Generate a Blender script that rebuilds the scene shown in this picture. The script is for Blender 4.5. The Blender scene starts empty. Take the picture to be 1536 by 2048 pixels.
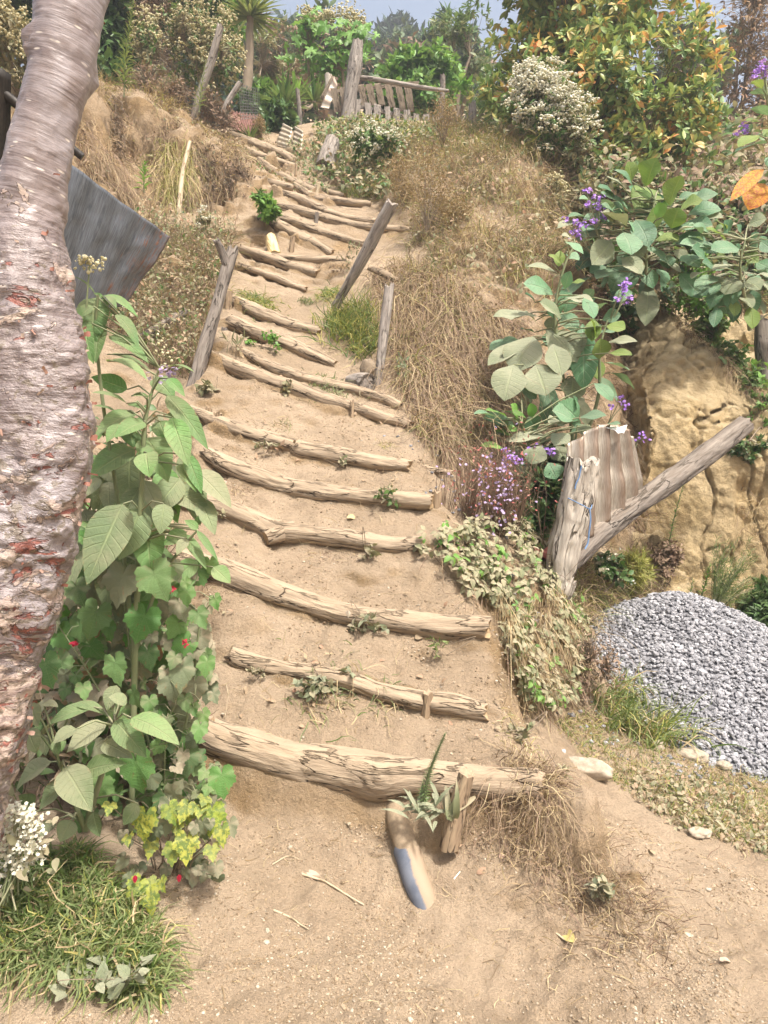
import bpy, math, random
import numpy as np
from mathutils import Vector

# ------------------------------------------------------------------ camera, sky, sun, exposure
scene = bpy.context.scene
CAMZ, PITCH, FPX = 1.5, math.radians(-4.0), 1400.0
cam_d = bpy.data.cameras.new("camera")
cam_d.sensor_fit = 'VERTICAL'
cam_d.sensor_height = 36.0
cam_d.lens = 36.0 * FPX / 2048.0
cam_d.clip_start, cam_d.clip_end = 0.05, 2000
cam = bpy.data.objects.new("camera", cam_d)
scene.collection.objects.link(cam)
cam.location = (0, 0, CAMZ)
cam.rotation_euler = (math.radians(90) + PITCH, 0, 0)
scene.camera = cam

SUN_EL, SUN_AZ = math.radians(60), math.radians(142)     # azimuth measured from +Y towards +X
world = bpy.data.worlds.new("World")
scene.world = world
world.use_nodes = True
wn = world.node_tree.nodes
sky = wn.new('ShaderNodeTexSky')
sky.sky_type = 'NISHITA'
sky.sun_disc = False
sky.sun_elevation = SUN_EL
sky.sun_rotation = SUN_AZ
sky.altitude = 0
sky.air_density = 1.3
sky.dust_density = 10.0
sky.ozone_density = 1.0
wn['Background'].inputs['Strength'].default_value = 0.115
world.node_tree.links.new(sky.outputs[0], wn['Background'].inputs[0])

sun_d = bpy.data.lights.new("sun", 'SUN')
sun_d.energy = 3.2
sun_d.angle = math.radians(5)
sun_d.color = (1.0, 0.96, 0.905)
sun = bpy.data.objects.new("sun", sun_d)
scene.collection.objects.link(sun)
sv = Vector((math.sin(SUN_AZ) * math.cos(SUN_EL), math.cos(SUN_AZ) * math.cos(SUN_EL), math.sin(SUN_EL)))
sun.rotation_euler = sv.to_track_quat('Z', 'Y').to_euler()
sun.location = (3, -6, 14)

scene.view_settings.view_transform = 'Standard'
scene.view_settings.look = 'None'
scene.view_settings.gamma = 1.0
scene.view_settings.exposure = 1.17
scene.cycles.use_denoising = True
scene.cycles.max_bounces = 8
scene.cycles.transparent_max_bounces = 8
scene.cycles.volume_bounces = 0

# ------------------------------------------------------------------ helpers
RNG = np.random.default_rng(7)
CT, ST = math.cos(PITCH), math.sin(PITCH)

def at(px, py, Y):
    """the place on the line of sight through a photo pixel that lies Y metres ahead"""
    px, py, Y = np.asarray(px, float), np.asarray(py, float), np.asarray(Y, float)
    k = (1024.0 - py) / FPX
    d = Y / (CT - ST * k)
    return np.stack(np.broadcast_arrays((px - 768.0) / FPX * d, Y, CAMZ + d * (ST + CT * k)), -1)

def proj(P):
    P = np.asarray(P, float)
    y, z = P[..., 1], P[..., 2] - CAMZ
    d = y * CT + z * ST
    u = -y * ST + z * CT
    d = np.where(d < 0.05, 0.05, d)
    return np.stack([768 + FPX * P[..., 0] / d, 1024 - FPX * u / d], -1)

def unit(v):
    v = np.asarray(v, float)
    return v / np.maximum(np.linalg.norm(v, axis=-1, keepdims=True), 1e-9)

def sstep(a, b, x):
    t = np.clip((np.asarray(x, float) - a) / (b - a), 0, 1)
    return t * t * (3 - 2 * t)

def _hash(ix, iy, iz, seed):
    h = (ix.astype(np.int64) * 374761393 + iy.astype(np.int64) * 668265263 + iz.astype(np.int64) * 2147483647 + seed * 974711) & 0xffffffff
    h = ((h ^ (h >> 13)) * 1274126177) & 0xffffffff
    h = ((h ^ (h >> 16)) * 2246822519) & 0xffffffff
    return ((h ^ (h >> 15)) & 0xffffff) / float(0xffffff)

def vnoise(P, seed=0):
    P = np.asarray(P, float)
    i = np.floor(P).astype(np.int64)
    f = P - i
    f = f * f * f * (f * (f * 6 - 15) + 10)
    r = 0
    for dx in (0, 1):
        for dy in (0, 1):
            for dz in (0, 1):
                w = (f[..., 0] if dx else 1 - f[..., 0]) * (f[..., 1] if dy else 1 - f[..., 1]) * (f[..., 2] if dz else 1 - f[..., 2])
                r = r + w * _hash(i[..., 0] + dx, i[..., 1] + dy, i[..., 2] + dz, seed)
    return r * 2 - 1

def fbm(P, octv=4, seed=0, gain=0.5):
    P = np.asarray(P, float)
    r, a = 0, 1.0
    for o in range(octv):
        r = r + a * vnoise(P * (2.03 ** o) + o * 17.3, seed + o)
        a *= gain
    return r

ORG = {}
COL = scene.collection

class MB:
    """collects pieces and links them as one mesh object"""
    def __init__(s):
        s.V, s.Q, s.T, s.QM, s.TM, s.R, s.LC, s.n = [], [], [], [], [], [], [], 0
    def add(s, V, quads=None, tris=None, rnd=0.5, lc=None, mat=0):
        V = np.asarray(V, float).reshape(-1, 3)
        n = len(V)
        s.V.append(V)
        s.R.append(np.broadcast_to(np.asarray(rnd, float), (n,)))
        s.LC.append(np.zeros((n, 3)) if lc is None else np.asarray(lc, float).reshape(-1, 3))
        if quads is not None and len(quads):
            q = np.asarray(quads, np.int64).reshape(-1, 4) + s.n
            s.Q.append(q); s.QM.append(np.broadcast_to(np.asarray(mat), (len(q),)))
        if tris is not None and len(tris):
            t = np.asarray(tris, np.int64).reshape(-1, 3) + s.n
            s.T.append(t); s.TM.append(np.broadcast_to(np.asarray(mat), (len(t),)))
        s.n += n
    def build(s, name, mats, parent=None, origin=None, smooth=True):
        V = np.concatenate(s.V) if s.V else np.zeros((0, 3))
        o = ORG[parent.name] if parent else np.asarray(origin if origin is not None else (0, 0, 0), float)
        Q = np.concatenate(s.Q) if s.Q else np.zeros((0, 4), np.int64)
        T = np.concatenate(s.T) if s.T else np.zeros((0, 3), np.int64)
        me = bpy.data.meshes.new(name)
        me.vertices.add(len(V))
        me.vertices.foreach_set('co', (V - o).astype(np.float32).ravel())
        nl = 4 * len(Q) + 3 * len(T)
        me.loops.add(nl)
        me.loops.foreach_set('vertex_index', np.concatenate([Q.ravel(), T.ravel()]).astype(np.int32))
        me.polygons.add(len(Q) + len(T))
        ls = np.concatenate([np.arange(len(Q)) * 4, 4 * len(Q) + np.arange(len(T)) * 3]).astype(np.int32)
        me.polygons.foreach_set('loop_start', ls)
        mi = np.concatenate((s.QM or [np.zeros(0, int)]) + (s.TM or [np.zeros(0, int)])).astype(np.int32)
        me.polygons.foreach_set('material_index', mi)
        me.polygons.foreach_set('use_smooth', np.full(len(Q) + len(T), smooth))
        for m in (mats if isinstance(mats, (list, tuple)) else [mats]):
            me.materials.append(m)
        me.update(calc_edges=True)
        a = me.attributes.new('rnd', 'FLOAT', 'POINT')
        a.data.foreach_set('value', np.concatenate(s.R).astype(np.float32))
        a = me.attributes.new('lc', 'FLOAT_VECTOR', 'POINT')
        a.data.foreach_set('vector', np.concatenate(s.LC).astype(np.float32).ravel())
        ob = bpy.data.objects.new(name, me)
        COL.objects.link(ob)
        if parent:
            ob.parent = parent
        else:
            ob.location = o
        ORG[ob.name] = o
        return ob

def tag(o, label=None, cat=None, group=None, kind=None):
    for k, v in (('label', label), ('category', cat), ('group', group), ('kind', kind)):
        if v:
            o[k] = v
    return o

def thing(name, loc, label, cat, group=None):
    o = bpy.data.objects.new(name, None)
    COL.objects.link(o)
    o.empty_display_size = 0.1
    o.location = loc
    ORG[o.name] = np.asarray(loc, float)
    return tag(o, label, cat, group)

def copy_tree(o, loc, rz=0.0, sc=1.0, label=None, group=None):
    c = o.copy(); COL.objects.link(c)
    c.location = loc; c.rotation_euler = (0, 0, rz); c.scale = (sc, sc, sc)
    ORG[c.name] = np.asarray(loc, float)
    if label: c['label'] = label
    if group: c['group'] = group
    for ch in list(o.children):
        d = ch.copy(); COL.objects.link(d); d.parent = c
        for g in ch.children:
            e = g.copy(); COL.objects.link(e); e.parent = d
    return c

def frames(pts):
    pts = np.asarray(pts, float)
    t = unit(np.gradient(pts, axis=0))
    a = np.array([0, 0, 1.0]) if abs(t[0][2]) < 0.8 else np.array([0, 1.0, 0])
    n = unit(a - t[0] * np.dot(a, t[0]))
    N = [n]
    for i in range(1, len(pts)):
        n = N[-1] - t[i] * np.dot(N[-1], t[i])
        N.append(unit(n))
    N = np.array(N)
    return t, N, np.cross(t, N)

def resample(pts, vals, n):
    """smooth curve through pts (Catmull-Rom), n points, with any per-point values carried along"""
    pts = np.asarray(pts, float)
    vals = np.asarray(vals, float)
    A = np.concatenate([pts, vals.reshape(len(pts), -1)], 1)
    A = np.concatenate([[2 * A[0] - A[1]], A, [2 * A[-1] - A[-2]]])
    u = np.linspace(0, len(pts) - 1 - 1e-6, n)
    i = u.astype(int); f = (u - i)[:, None]
    p0, p1, p2, p3 = A[i], A[i + 1], A[i + 2], A[i + 3]
    r = 0.5 * (2 * p1 + (p2 - p0) * f + (2 * p0 - 5 * p1 + 4 * p2 - p3) * f ** 2 + (3 * p1 - p0 - 3 * p2 + p3) * f ** 3)
    return r[:, :3], np.maximum(r[:, 3:].squeeze(-1), 1e-4)

def tube(mb, pts, rad, sides=8, rnd=0.5, mat=0, cap=True, disp=None, capmat=None, squash=None, jag=0.0, seed=0):
    pts = np.asarray(pts, float); K = len(pts)
    rad = np.broadcast_to(np.asarray(rad, float), (K,))
    t, N, B = frames(pts)
    th = np.linspace(0, 2 * np.pi, sides, endpoint=False)
    arc = np.concatenate([[0], np.cumsum(np.linalg.norm(np.diff(pts, axis=0), axis=1))])
    c, s_ = np.cos(th), np.sin(th)
    lc = np.stack([np.broadcast_to(arc[:, None], (K, sides)), rad[:, None] * c, rad[:, None] * s_], -1)
    R = np.broadcast_to(rad[:, None], (K, sides)).copy()
    if disp is not None:
        R = R + disp(lc)
    P = pts[:, None] + N[:, None] * (R * c)[..., None] + B[:, None] * (R * s_)[..., None]
    if jag:
        for e, sg in ((0, -1), (K - 1, 1)):
            P[e] += t[e] * (sg * jag * vnoise(np.stack([c * 3, s_ * 3, c * 0 + e], -1), seed))[:, None]
    i = np.arange(K - 1)[:, None] * sides; j = np.arange(sides)[None]; j2 = (j + 1) % sides
    q = np.stack([i + j, i + j2, i + sides + j2, i + sides + j], -1).reshape(-1, 4)
    mb.add(P.reshape(-1, 3), quads=q, rnd=rnd, lc=lc.reshape(-1, 3), mat=mat)
    if cap:
        for e, flip in ((0, True), (K - 1, False)):
            ring = P[e]; ctr = ring.mean(0)
            V = np.concatenate([ring, ctr + (ring - ctr) * 0.55 + t[e] * (0.0 if flip else 0.0), [ctr]])
            a = np.arange(sides); b = (a + 1) % sides
            if flip:
                q = np.stack([b, a, a + sides, b + sides], -1); tr = np.stack([b + sides, a + sides, np.full(sides, 2 * sides)], -1)
            else:
                q = np.stack([a, b, b + sides, a + sides], -1); tr = np.stack([a + sides, b + sides, np.full(sides, 2 * sides)], -1)
            l = np.stack([np.concatenate([lc[e, :, 0], lc[e, :, 0], [lc[e, 0, 0]]]), np.concatenate([lc[e, :, 1], lc[e, :, 1] * .55, [0]]), np.concatenate([lc[e, :, 2], lc[e, :, 2] * .55, [0]])], -1)
            mb.add(V, quads=q, tris=tr, rnd=rnd, lc=l, mat=mat if capmat is None else capmat)

def strands(mb, P, D, L, W, droop=0.5, K=5, rnd=None, mat=0, rng=RNG, curl=0.3, grav=None):
    """many thin blades or twigs: ribbons that start at P along D, bend down under their weight and wander"""
    P = np.asarray(P, float); N = len(P)
    if N == 0: return
    D = unit(D); L = np.broadcast_to(np.asarray(L, float), (N,)); W = np.broadcast_to(np.asarray(W, float), (N,))
    droop = np.broadcast_to(np.asarray(droop, float), (N,))
    s = np.linspace(0, 1, K + 1)
    side = rng.normal(size=(N, 3)); side = unit(side - D * (side * D).sum(-1, keepdims=True))
    sb = unit(np.cross(D, side))
    g = np.array([0, 0, -1.0]) if grav is None else np.asarray(grav)
    cu = curl * rng.normal(size=(N, 1, 1))
    C = P[:, None] + (D * L[:, None])[:, None] * s[None, :, None]
    C = C + g * (droop * L)[:, None, None] * (s ** 2)[None, :, None] + (sb * L[:, None])[:, None] * cu * (s ** 2)[None, :, None]
    C = C + (side * L[:, None])[:, None] * 0.5 * cu * np.sin(s * 5 + 1)[None, :, None] * s[None, :, None]
    w = W[:, None] * (1 - 0.8 * s ** 2)[None]
    V = np.stack([C - side[:, None] * w[..., None] * .5, C + side[:, None] * w[..., None] * .5], 2)   # N,K+1,2,3
    b = (np.arange(N) * (K + 1) * 2)[:, None]; k = np.arange(K)[None] * 2
    q = np.stack([b + k, b + k + 1, b + k + 3, b + k + 2], -1).reshape(-1, 4)
    if rnd is None: rnd = rng.random(N)
    r = np.repeat(np.broadcast_to(rnd, (N,)), (K + 1) * 2)
    lc = np.zeros((N, K + 1, 2, 3)); lc[..., 0] = s[None, :, None]; lc[:, :, 0, 1] = -1; lc[:, :, 1, 1] = 1
    mb.add(V, quads=q, rnd=r, lc=lc, mat=mat)
    return C

PROFILE = {
    'ovate': lambda s: np.sin(np.pi * np.clip(s, 0, 1) ** 0.72) ** 0.9,
    'lance': lambda s: np.sin(np.pi * np.clip(s, 0, 1) ** 0.8) ** 1.25,
    'obovate': lambda s: np.sin(np.pi * np.clip(s, 0, 1) ** 1.2) ** 0.85,
    'oblong': lambda s: (1 - np.abs(2 * s - 1) ** 3.5) ** 0.8,
    'patch': lambda s: np.where((s > .01) & (s < .99), .82 + .16 * np.sin(s * 11), .7),
    'strap': lambda s: np.clip((1 - s ** 2.2) * (0.55 + 0.45 * np.minimum(s * 6, 1)), 0, 1),
}

def leaves(mb, P, D, U, L, W, shape='ovate', droop=0.4, fold=0.25, wav=0.0, nseg=5, fine=False, rnd=None, mat=0, rng=RNG, twist=0.0):
    P = np.asarray(P, float); N = len(P)
    if N == 0: return
    D = unit(D); U = np.broadcast_to(np.asarray(U, float), (N, 3))
    S = np.cross(D, U)
    bad = np.linalg.norm(S, axis=-1) < 1e-3
    S[bad] = np.cross(D[bad], [0.3, 1, 0.2])
    S = unit(S)
    Nn = np.cross(S, D)
    if twist:
        a = rng.normal(size=(N, 1)) * twist
        S, Nn = S * np.cos(a) + Nn * np.sin(a), Nn * np.cos(a) - S * np.sin(a)
    L = np.broadcast_to(np.asarray(L, float), (N,)); W = np.broadcast_to(np.asarray(W, float), (N,))
    b = np.broadcast_to(np.asarray(droop, float), (N,)); b = np.where(np.abs(b) < 1e-3, 1e-3, b)
    fold = np.broadcast_to(np.asarray(fold, float), (N,))
    s = np.linspace(0, 1, nseg + 1)
    v = np.array([-1, -.5, 0, .5, 1]) if fine else np.array([-1, 0, 1.0])
    k = len(v)
    bs = b[:, None] * s[None]
    mid = P[:, None] + L[:, None, None] * (D[:, None] * (np.sin(bs) / b[:, None])[..., None] - Nn[:, None] * ((1 - np.cos(bs)) / b[:, None])[..., None])
    nn = Nn[:, None] * np.cos(bs)[..., None] + D[:, None] * np.sin(bs)[..., None]
    w = PROFILE[shape](s)[None] * W[:, None] * 0.5
    h = fold[:, None, None] * np.abs(v)[None, None] * w[..., None]
    if wav:
        ph = rng.random((N, 1, 1)) * 6.28
        h = h + wav * W[:, None, None] * np.sin(s[None, :, None] * 9 + ph + np.sign(v)[None, None] * 1.3) * np.abs(v)[None, None] ** 2 * PROFILE[shape](s)[None, :, None]
    V = mid[:, :, None] + S[:, None, None] * (w[..., None] * v)[..., None] + nn[:, :, None] * h[..., None]
    base = (np.arange(N) * (nseg + 1) * k)[:, None, None]
    i = (np.arange(nseg) * k)[None, :, None]; j = np.arange(k - 1)[None, None]
    q = np.stack([base + i + j, base + i + j + 1, base + i + k + j + 1, base + i + k + j], -1).reshape(-1, 4)
    if rnd is None: rnd = rng.random(N)
    r = np.repeat(np.broadcast_to(rnd, (N,)), (nseg + 1) * k)
    lc = np.zeros((N, nseg + 1, k, 3)); lc[..., 0] = s[None, :, None]; lc[..., 1] = v[None, None]
    lc[..., 2] = np.broadcast_to(rnd, (N,))[:, None, None] * 37.0
    mb.add(V, quads=q, rnd=r, lc=lc, mat=mat)

_ph = np.radians([0, 14, 30, 46, 62, 78, 95, 112, 130, 148, 164, 180])
_pr = np.array([1.0, .86, .72, .66, .70, .62, .58, .62, .60, .52, .40, .10])
def heart_leaves(mb, P, D, U, L, cup=0.3, droop=0.5, rnd=None, mat=0, rng=RNG, teeth=0.05, lobes=0.0):
    """heart-shaped leaves, stalk at P, tip towards D"""
    P = np.asarray(P, float); N = len(P)
    if N == 0: return
    D = unit(D); S = unit(np.cross(D, np.broadcast_to(U, (N, 3)) + 1e-4)); Nn = np.cross(S, D)
    L = np.broadcast_to(np.asarray(L, float), (N,))
    A = 36
    th = np.linspace(-np.pi, np.pi, A, endpoint=False)
    r0 = np.interp(np.abs(th), _ph, _pr) * (1 + teeth * np.sign(np.sin(np.arange(A) * np.pi + .5))) + lobes * np.cos(th * 5) * (np.abs(th) < 2.4)
    rings = np.array([0.4, 0.75, 1.0])
    r = r0[None, None] * rings[None, :, None] * L[:, None, None] * 0.66
    jit = rng.normal(size=(N, 1, 1)) * 0.08
    u = r * np.cos(th) ; v = r * np.sin(th) * (1 + jit)
    Ln = L[:, None, None]
    ph = rng.random((N, 1, 1)) * 6.28
    dr = np.broadcast_to(np.asarray(droop, float), (N,))[:, None, None]
    h = cup * np.abs(v) * 0.6 - dr * (u / Ln) ** 2 * Ln * np.sign(u) * .8 + 0.035 * Ln * np.sin(th * 5 + ph) * rings[None, :, None] ** 2 - 0.3 * v ** 2 / Ln
    V = P[:, None, None] + D[:, None, None] * u[..., None] + S[:, None, None] * v[..., None] + Nn[:, None, None] * h[..., None]
    V = np.concatenate([P[:, None], V.reshape(N, -1, 3)], 1)          # centre + rings
    nv = V.shape[1]
    base = (np.arange(N) * nv)[:, None]
    a = np.arange(A); a2 = (a + 1) % A
    tr = np.stack([base * 1 + 0 * a[None], base + 1 + a[None], base + 1 + a2[None]], -1).reshape(-1, 3)
    qs = []
    for k in range(2):
        o = 1 + k * A
        qs.append(np.stack([base + o + a, base + o + A + a, base + o + A + a2, base + o + a2], -1).reshape(-1, 4))
    if rnd is None: rnd = rng.random(N)
    rr = np.repeat(np.broadcast_to(rnd, (N,)), nv)
    lc = np.zeros((N, nv, 3))
    lc[:, 1:, 0] = (rings[:, None] * np.ones(A)).ravel()
    lc[:, 1:, 1] = np.tile(np.sin(th * 5), 3)
    lc[..., 2] = np.broadcast_to(rnd, (N,))[:, None] * 37
    mb.add(V.reshape(-1, 3), quads=np.concatenate(qs), tris=tr, rnd=rr, lc=lc.reshape(-1, 3), mat=mat)

_ico = None
def blobs(mb, P, R, rnd=None, mat=0, rng=RNG, squash=1.0, jit=0.25, level=0):
    """many small rough lumps (pebbles, buds, florets)"""
    P = np.asarray(P, float); N = len(P)
    if N == 0: return
    g = (1 + 5 ** .5) / 2
    v = unit(np.array([(-1, g, 0), (1, g, 0), (-1, -g, 0), (1, -g, 0), (0, -1, g), (0, 1, g), (0, -1, -g), (0, 1, -g), (g, 0, -1), (g, 0, 1), (-g, 0, -1), (-g, 0, 1)], float))
    f = np.array([(0, 11, 5), (0, 5, 1), (0, 1, 7), (0, 7, 10), (0, 10, 11), (1, 5, 9), (5, 11, 4), (11, 10, 2), (10, 7, 6), (7, 1, 8), (3, 9, 4), (3, 4, 2), (3, 2, 6), (3, 6, 8), (3, 8, 9), (4, 9, 5), (2, 4, 11), (6, 2, 10), (8, 6, 7), (9, 8, 1)])
    R = np.asarray(R, float)
    R = np.broadcast_to(R if R.ndim else R[None], (N,))
    a = rng.normal(size=(N, 3, 3)); q, _ = np.linalg.qr(a)
    sc = 1 + jit * rng.normal(size=(N, 1, 3)).clip(-1.6, 1.6)
    X = v[None] * (1 + jit * rng.normal(size=(N, 12, 1)).clip(-1.5, 1.5) * .6) * sc
    X = np.einsum('nij,nkj->nki', q, X) * R[:, None, None]
    X[..., 2] *= squash
    V = P[:, None] + X
    tr = (f[None] + (np.arange(N) * 12)[:, None, None]).reshape(-1, 3)
    if rnd is None: rnd = rng.random(N)
    mb.add(V.reshape(-1, 3), tris=tr, rnd=np.repeat(np.broadcast_to(rnd, (N,)), 12), mat=mat)

def sphere_dirs(n, rng=RNG):
    return unit(rng.normal(size=(n, 3)))
# ------------------------------------------------------------------ materials
class NT:
    def __init__(s, name):
        s.m = bpy.data.materials.new(name); s.m.use_nodes = True
        s.t = s.m.node_tree; s.n = s.t.nodes; s.l = s.t.links
        s.p = s.n['Principled BSDF']
        s.p.inputs['Specular IOR Level'].default_value = 0.25
    def new(s, t, **kw):
        n = s.n.new(t)
        for k, v in kw.items():
            if k[0] == '_': setattr(n, k[1:], v)
        return n
    def link(s, a, b): s.l.new(a, b)
    def val(s, sock, v):
        if hasattr(v, 'is_output') or isinstance(v, bpy.types.NodeSocket): s.l.new(v, sock)
        else: sock.default_value = v
    def attr(s, name, out='Fac'):
        n = s.n.new('ShaderNodeAttribute'); n.attribute_name = name
        return n.outputs[out]
    def math(s, op, a, b=0.0, c=0.0, clamp=False):
        n = s.n.new('ShaderNodeMath'); n.operation = op; n.use_clamp = clamp
        s.val(n.inputs[0], a); s.val(n.inputs[1], b); s.val(n.inputs[2], c)
        return n.outputs[0]
    def mapr(s, v, a, b, c=0.0, d=1.0):
        n = s.n.new('ShaderNodeMapRange'); n.interpolation_type = 'SMOOTHSTEP'
        s.val(n.inputs[0], v)
        for i, x in enumerate((a, b, c, d)): n.inputs[i + 1].default_value = x
        return n.outputs[0]
    def mix(s, f, a, b, blend='MIX'):
        n = s.n.new('ShaderNodeMix'); n.data_type = 'RGBA'; n.blend_type = blend
        s.val(n.inputs[0], f)
        for i, x in ((6, a), (7, b)):
            s.val(n.inputs[i], x if not isinstance(x, tuple) else (x + (1,) if len(x) == 3 else x))
        return n.outputs[2]
    def ramp(s, f, cols):
        n = s.n.new('ShaderNodeValToRGB'); e = n.color_ramp.elements
        pts = [(i / max(1, len(cols) - 1), c) if len(c) == 3 else (c[0], c[1:]) for i, c in enumerate(cols)]
        while len(e) < len(pts): e.new(0.5)
        for x, (p, c) in zip(e, pts): x.position = p; x.color = tuple(c) + (1,)
        s.val(n.inputs[0], f)
        return n.outputs[0]
    def noise(s, vec, scale, detail=4, rough=0.55, dist=0.0):
        n = s.n.new('ShaderNodeTexNoise')
        if vec is not None: s.l.new(vec, n.inputs['Vector'])
        n.inputs['Scale'].default_value = scale; n.inputs['Detail'].default_value = detail
        n.inputs['Roughness'].default_value = rough; n.inputs['Distortion'].default_value = dist
        return n.outputs['Fac']
    def voro(s, vec, scale, feature='F1', out='Distance', rand=1.0):
        n = s.n.new('ShaderNodeTexVoronoi'); n.feature = feature
        s.l.new(vec, n.inputs['Vector']); n.inputs['Scale'].default_value = scale; n.inputs['Randomness'].default_value = rand
        return n.outputs[out]
    def scale(s, vec, sx, sy, sz):
        n = s.n.new('ShaderNodeMapping'); n.inputs['Scale'].default_value = (sx, sy, sz); s.l.new(vec, n.inputs[0])
        return n.outputs[0]
    def bump(s, h, strength, dist, prev=None):
        n = s.n.new('ShaderNodeBump'); n.inputs['Strength'].default_value = strength; n.inputs['Distance'].default_value = dist
        s.l.new(h, n.inputs['Height'])
        if prev is not None: s.l.new(prev, n.inputs['Normal'])
        return n.outputs[0]
    def pos(s): return s.n.new('ShaderNodeNewGeometry').outputs['Position']
    def up(s):
        g = s.n.new('ShaderNodeNewGeometry'); x = s.n.new('ShaderNodeSeparateXYZ'); s.l.new(g.outputs['Normal'], x.inputs[0])
        return x.outputs[2]
    def lc(s): return s.attr('lc', 'Vector')
    def xyz(s, v):
        x = s.n.new('ShaderNodeSeparateXYZ'); s.l.new(v, x.inputs[0]); return x.outputs
    def out(s, col, rough=0.8, normal=None, spec=None):
        s.val(s.p.inputs['Base Color'], col if not isinstance(col, tuple) else col + (1,))
        s.val(s.p.inputs['Roughness'], rough)
        if spec is not None: s.p.inputs['Specular IOR Level'].default_value = spec
        if normal is not None: s.l.new(normal, s.p.inputs['Normal'])
        return s.m

DUST = (0.385, 0.295, 0.20)
GAIN = {'red_flower': .8, 'blue_green_broad_leaf': 1.6, 'olive_broad_leaf': 1.7, 'olive_tree_leaf': 2.6, 'tree_leaf_green': 1.6, 'bright_green_leaf': 1.5, 'dark_green_leaf': 1.5, 'far_hill_leaf': 1.6, 'dusty_weed_leaf': 1.45, 'broad_leaf_green': 1.35, 'heart_leaf_green': 1.6, 'dusty_heart_leaf': 1.4, 'green_grass_blade': 1.35, 'yellow_green_grass_blade': 1.3, 'dry_straw_blade': .98, 'dry_brown_stem': 1.2,
        'white_floret': 1.0, 'cream_floret': 1.0, 'bark_flake_paper': 1.0, 'lilac_floret': 1.0, 'dead_leaf': 1.0, 'brown_seed_fluff': 1.0, 'orange_dying_leaf': 1.0, 'grey_green_tree_leaf': 1.5}

def soil_mat(name, a, b, sub, subamt=1.0):
    t = NT(name); P = t.pos()
    n1 = t.noise(P, 1.3, 5); n2 = t.noise(P, 9, 6, 0.65); n3 = t.noise(P, 60, 5, 0.7)
    col = t.mix(t.mapr(n1, .35, .65), a, b)
    col = t.mix(t.math('MULTIPLY', t.mapr(n2, .47, .72), .5), col, tuple(x * .70 for x in a))
    col = t.mix(t.mapr(n3, .62, .80), col, tuple(min(1, x * 1.18) for x in b))
    st = t.mapr(t.up(), .35, .8, 1, 0)
    st = t.math('MULTIPLY', t.math('MULTIPLY', st, t.mapr(t.noise(P, 2.2, 4), .35, .6, .25, 1)), subamt)
    sc = t.mix(t.mapr(t.noise(t.scale(P, 6, 6, 1.6), 1, 6, .6), .35, .68), sub, tuple(x * .72 for x in sub))
    col = t.mix(st, col, sc)
    peb = t.voro(P, 55)
    pm = t.math('MULTIPLY', t.mapr(peb, .12, .28, 1, 0), t.mapr(t.noise(P, 7, 3), .5, .62))
    col = t.mix(t.math('MULTIPLY', pm, .45), col, (.50, .42, .31))
    # crumbs and scuffs
    h = t.math('ADD', t.math('MULTIPLY', n2, .6), t.math('MULTIPLY', n3, .25))
    nb = t.bump(t.math('ADD', h, t.math('MULTIPLY', t.noise(P, 26, 5, .75), .5)), 1.0, .075)
    nb = t.bump(pm, .5, .012, nb)
    nb = t.bump(t.noise(P, 170, 4, .75), .8, .008, nb)
    return t.out(col, .95, nb, .1)

M_SOIL = soil_mat("dusty_soil", (.385, .292, .198), (.47, .364, .256), (.40, .28, .155))
M_CLAY = soil_mat("yellow_clay", (.51, .395, .235), (.60, .48, .30), (.54, .405, .215), .9)

def wood_mat(name, a, b, crack, dust=0.6, sc=1.0, rough=.85, bump=.5):
    t = NT(name); lc = t.lc(); P = t.pos()
    g = t.noise(t.scale(lc, 6 * sc, 36 * sc, 36 * sc), 1, 6, .65, .5)
    g2 = t.noise(t.scale(lc, 14 * sc, 110 * sc, 110 * sc), 1, 4, .6, .2)
    big = t.noise(P, 5, 3)
    col = t.mix(t.mapr(g, .3, .7), a, b)
    col = t.mix(t.math('MULTIPLY', t.mapr(g2, .45, .75), .55), col, tuple(x * .6 for x in a))
    ck = t.math('MULTIPLY', t.mapr(t.math('ABSOLUTE', t.math('SUBTRACT', t.noise(t.scale(lc, 2.6 * sc, 17 * sc, 17 * sc), 1, 4, .55, .6), .5)), .0, .026, 1, 0), t.mapr(big, .36, .5, .15, 1))
    col = t.mix(t.math('MULTIPLY', ck, .85), col, crack)
    if dust:
        d = t.math('MULTIPLY', t.mapr(t.math('ADD', t.up(), t.math('MULTIPLY', t.math('SUBTRACT', t.noise(P, 14, 5, .6), .5), .9)), .05, .8), dust)
        col = t.mix(d, col, DUST)
    h = t.math('ADD', t.math('MULTIPLY', g, .7), t.math('ADD', t.math('MULTIPLY', g2, .35), t.math('MULTIPLY', ck, -1.0)))
    return t.out(col, rough, t.bump(h, bump, .014), .15)

M_LOG = wood_mat("dusty_log_wood", (.255, .198, .14), (.39, .312, .226), (.04, .028, .018), .5, 1.0, .85, .9)
M_LOGDARK = wood_mat("dark_log_wood", (.10, .08, .06), (.2, .16, .12), (.03, .02, .015), .35)
M_LOGEND = wood_mat("log_end_grain", (.30, .21, .12), (.4, .29, .17), (.08, .05, .03), .3)
M_GREY = wood_mat("grey_weathered_wood", (.21, .185, .165), (.36, .325, .29), (.05, .04, .035), .15, 1.0, .85, .7)
M_GREYDARK = wood_mat("dark_weathered_wood", (.13, .11, .095), (.26, .23, .2), (.035, .03, .025), .12, 1.0, .85, .7)
M_PALE = wood_mat("pale_driftwood", (.33, .29, .245), (.55, .50, .43), (.06, .045, .03), .1, .8, .85, .9)
M_STAKE = wood_mat("stake_wood", (.25, .18, .12), (.36, .275, .18), (.05, .035, .025), .45)
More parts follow.
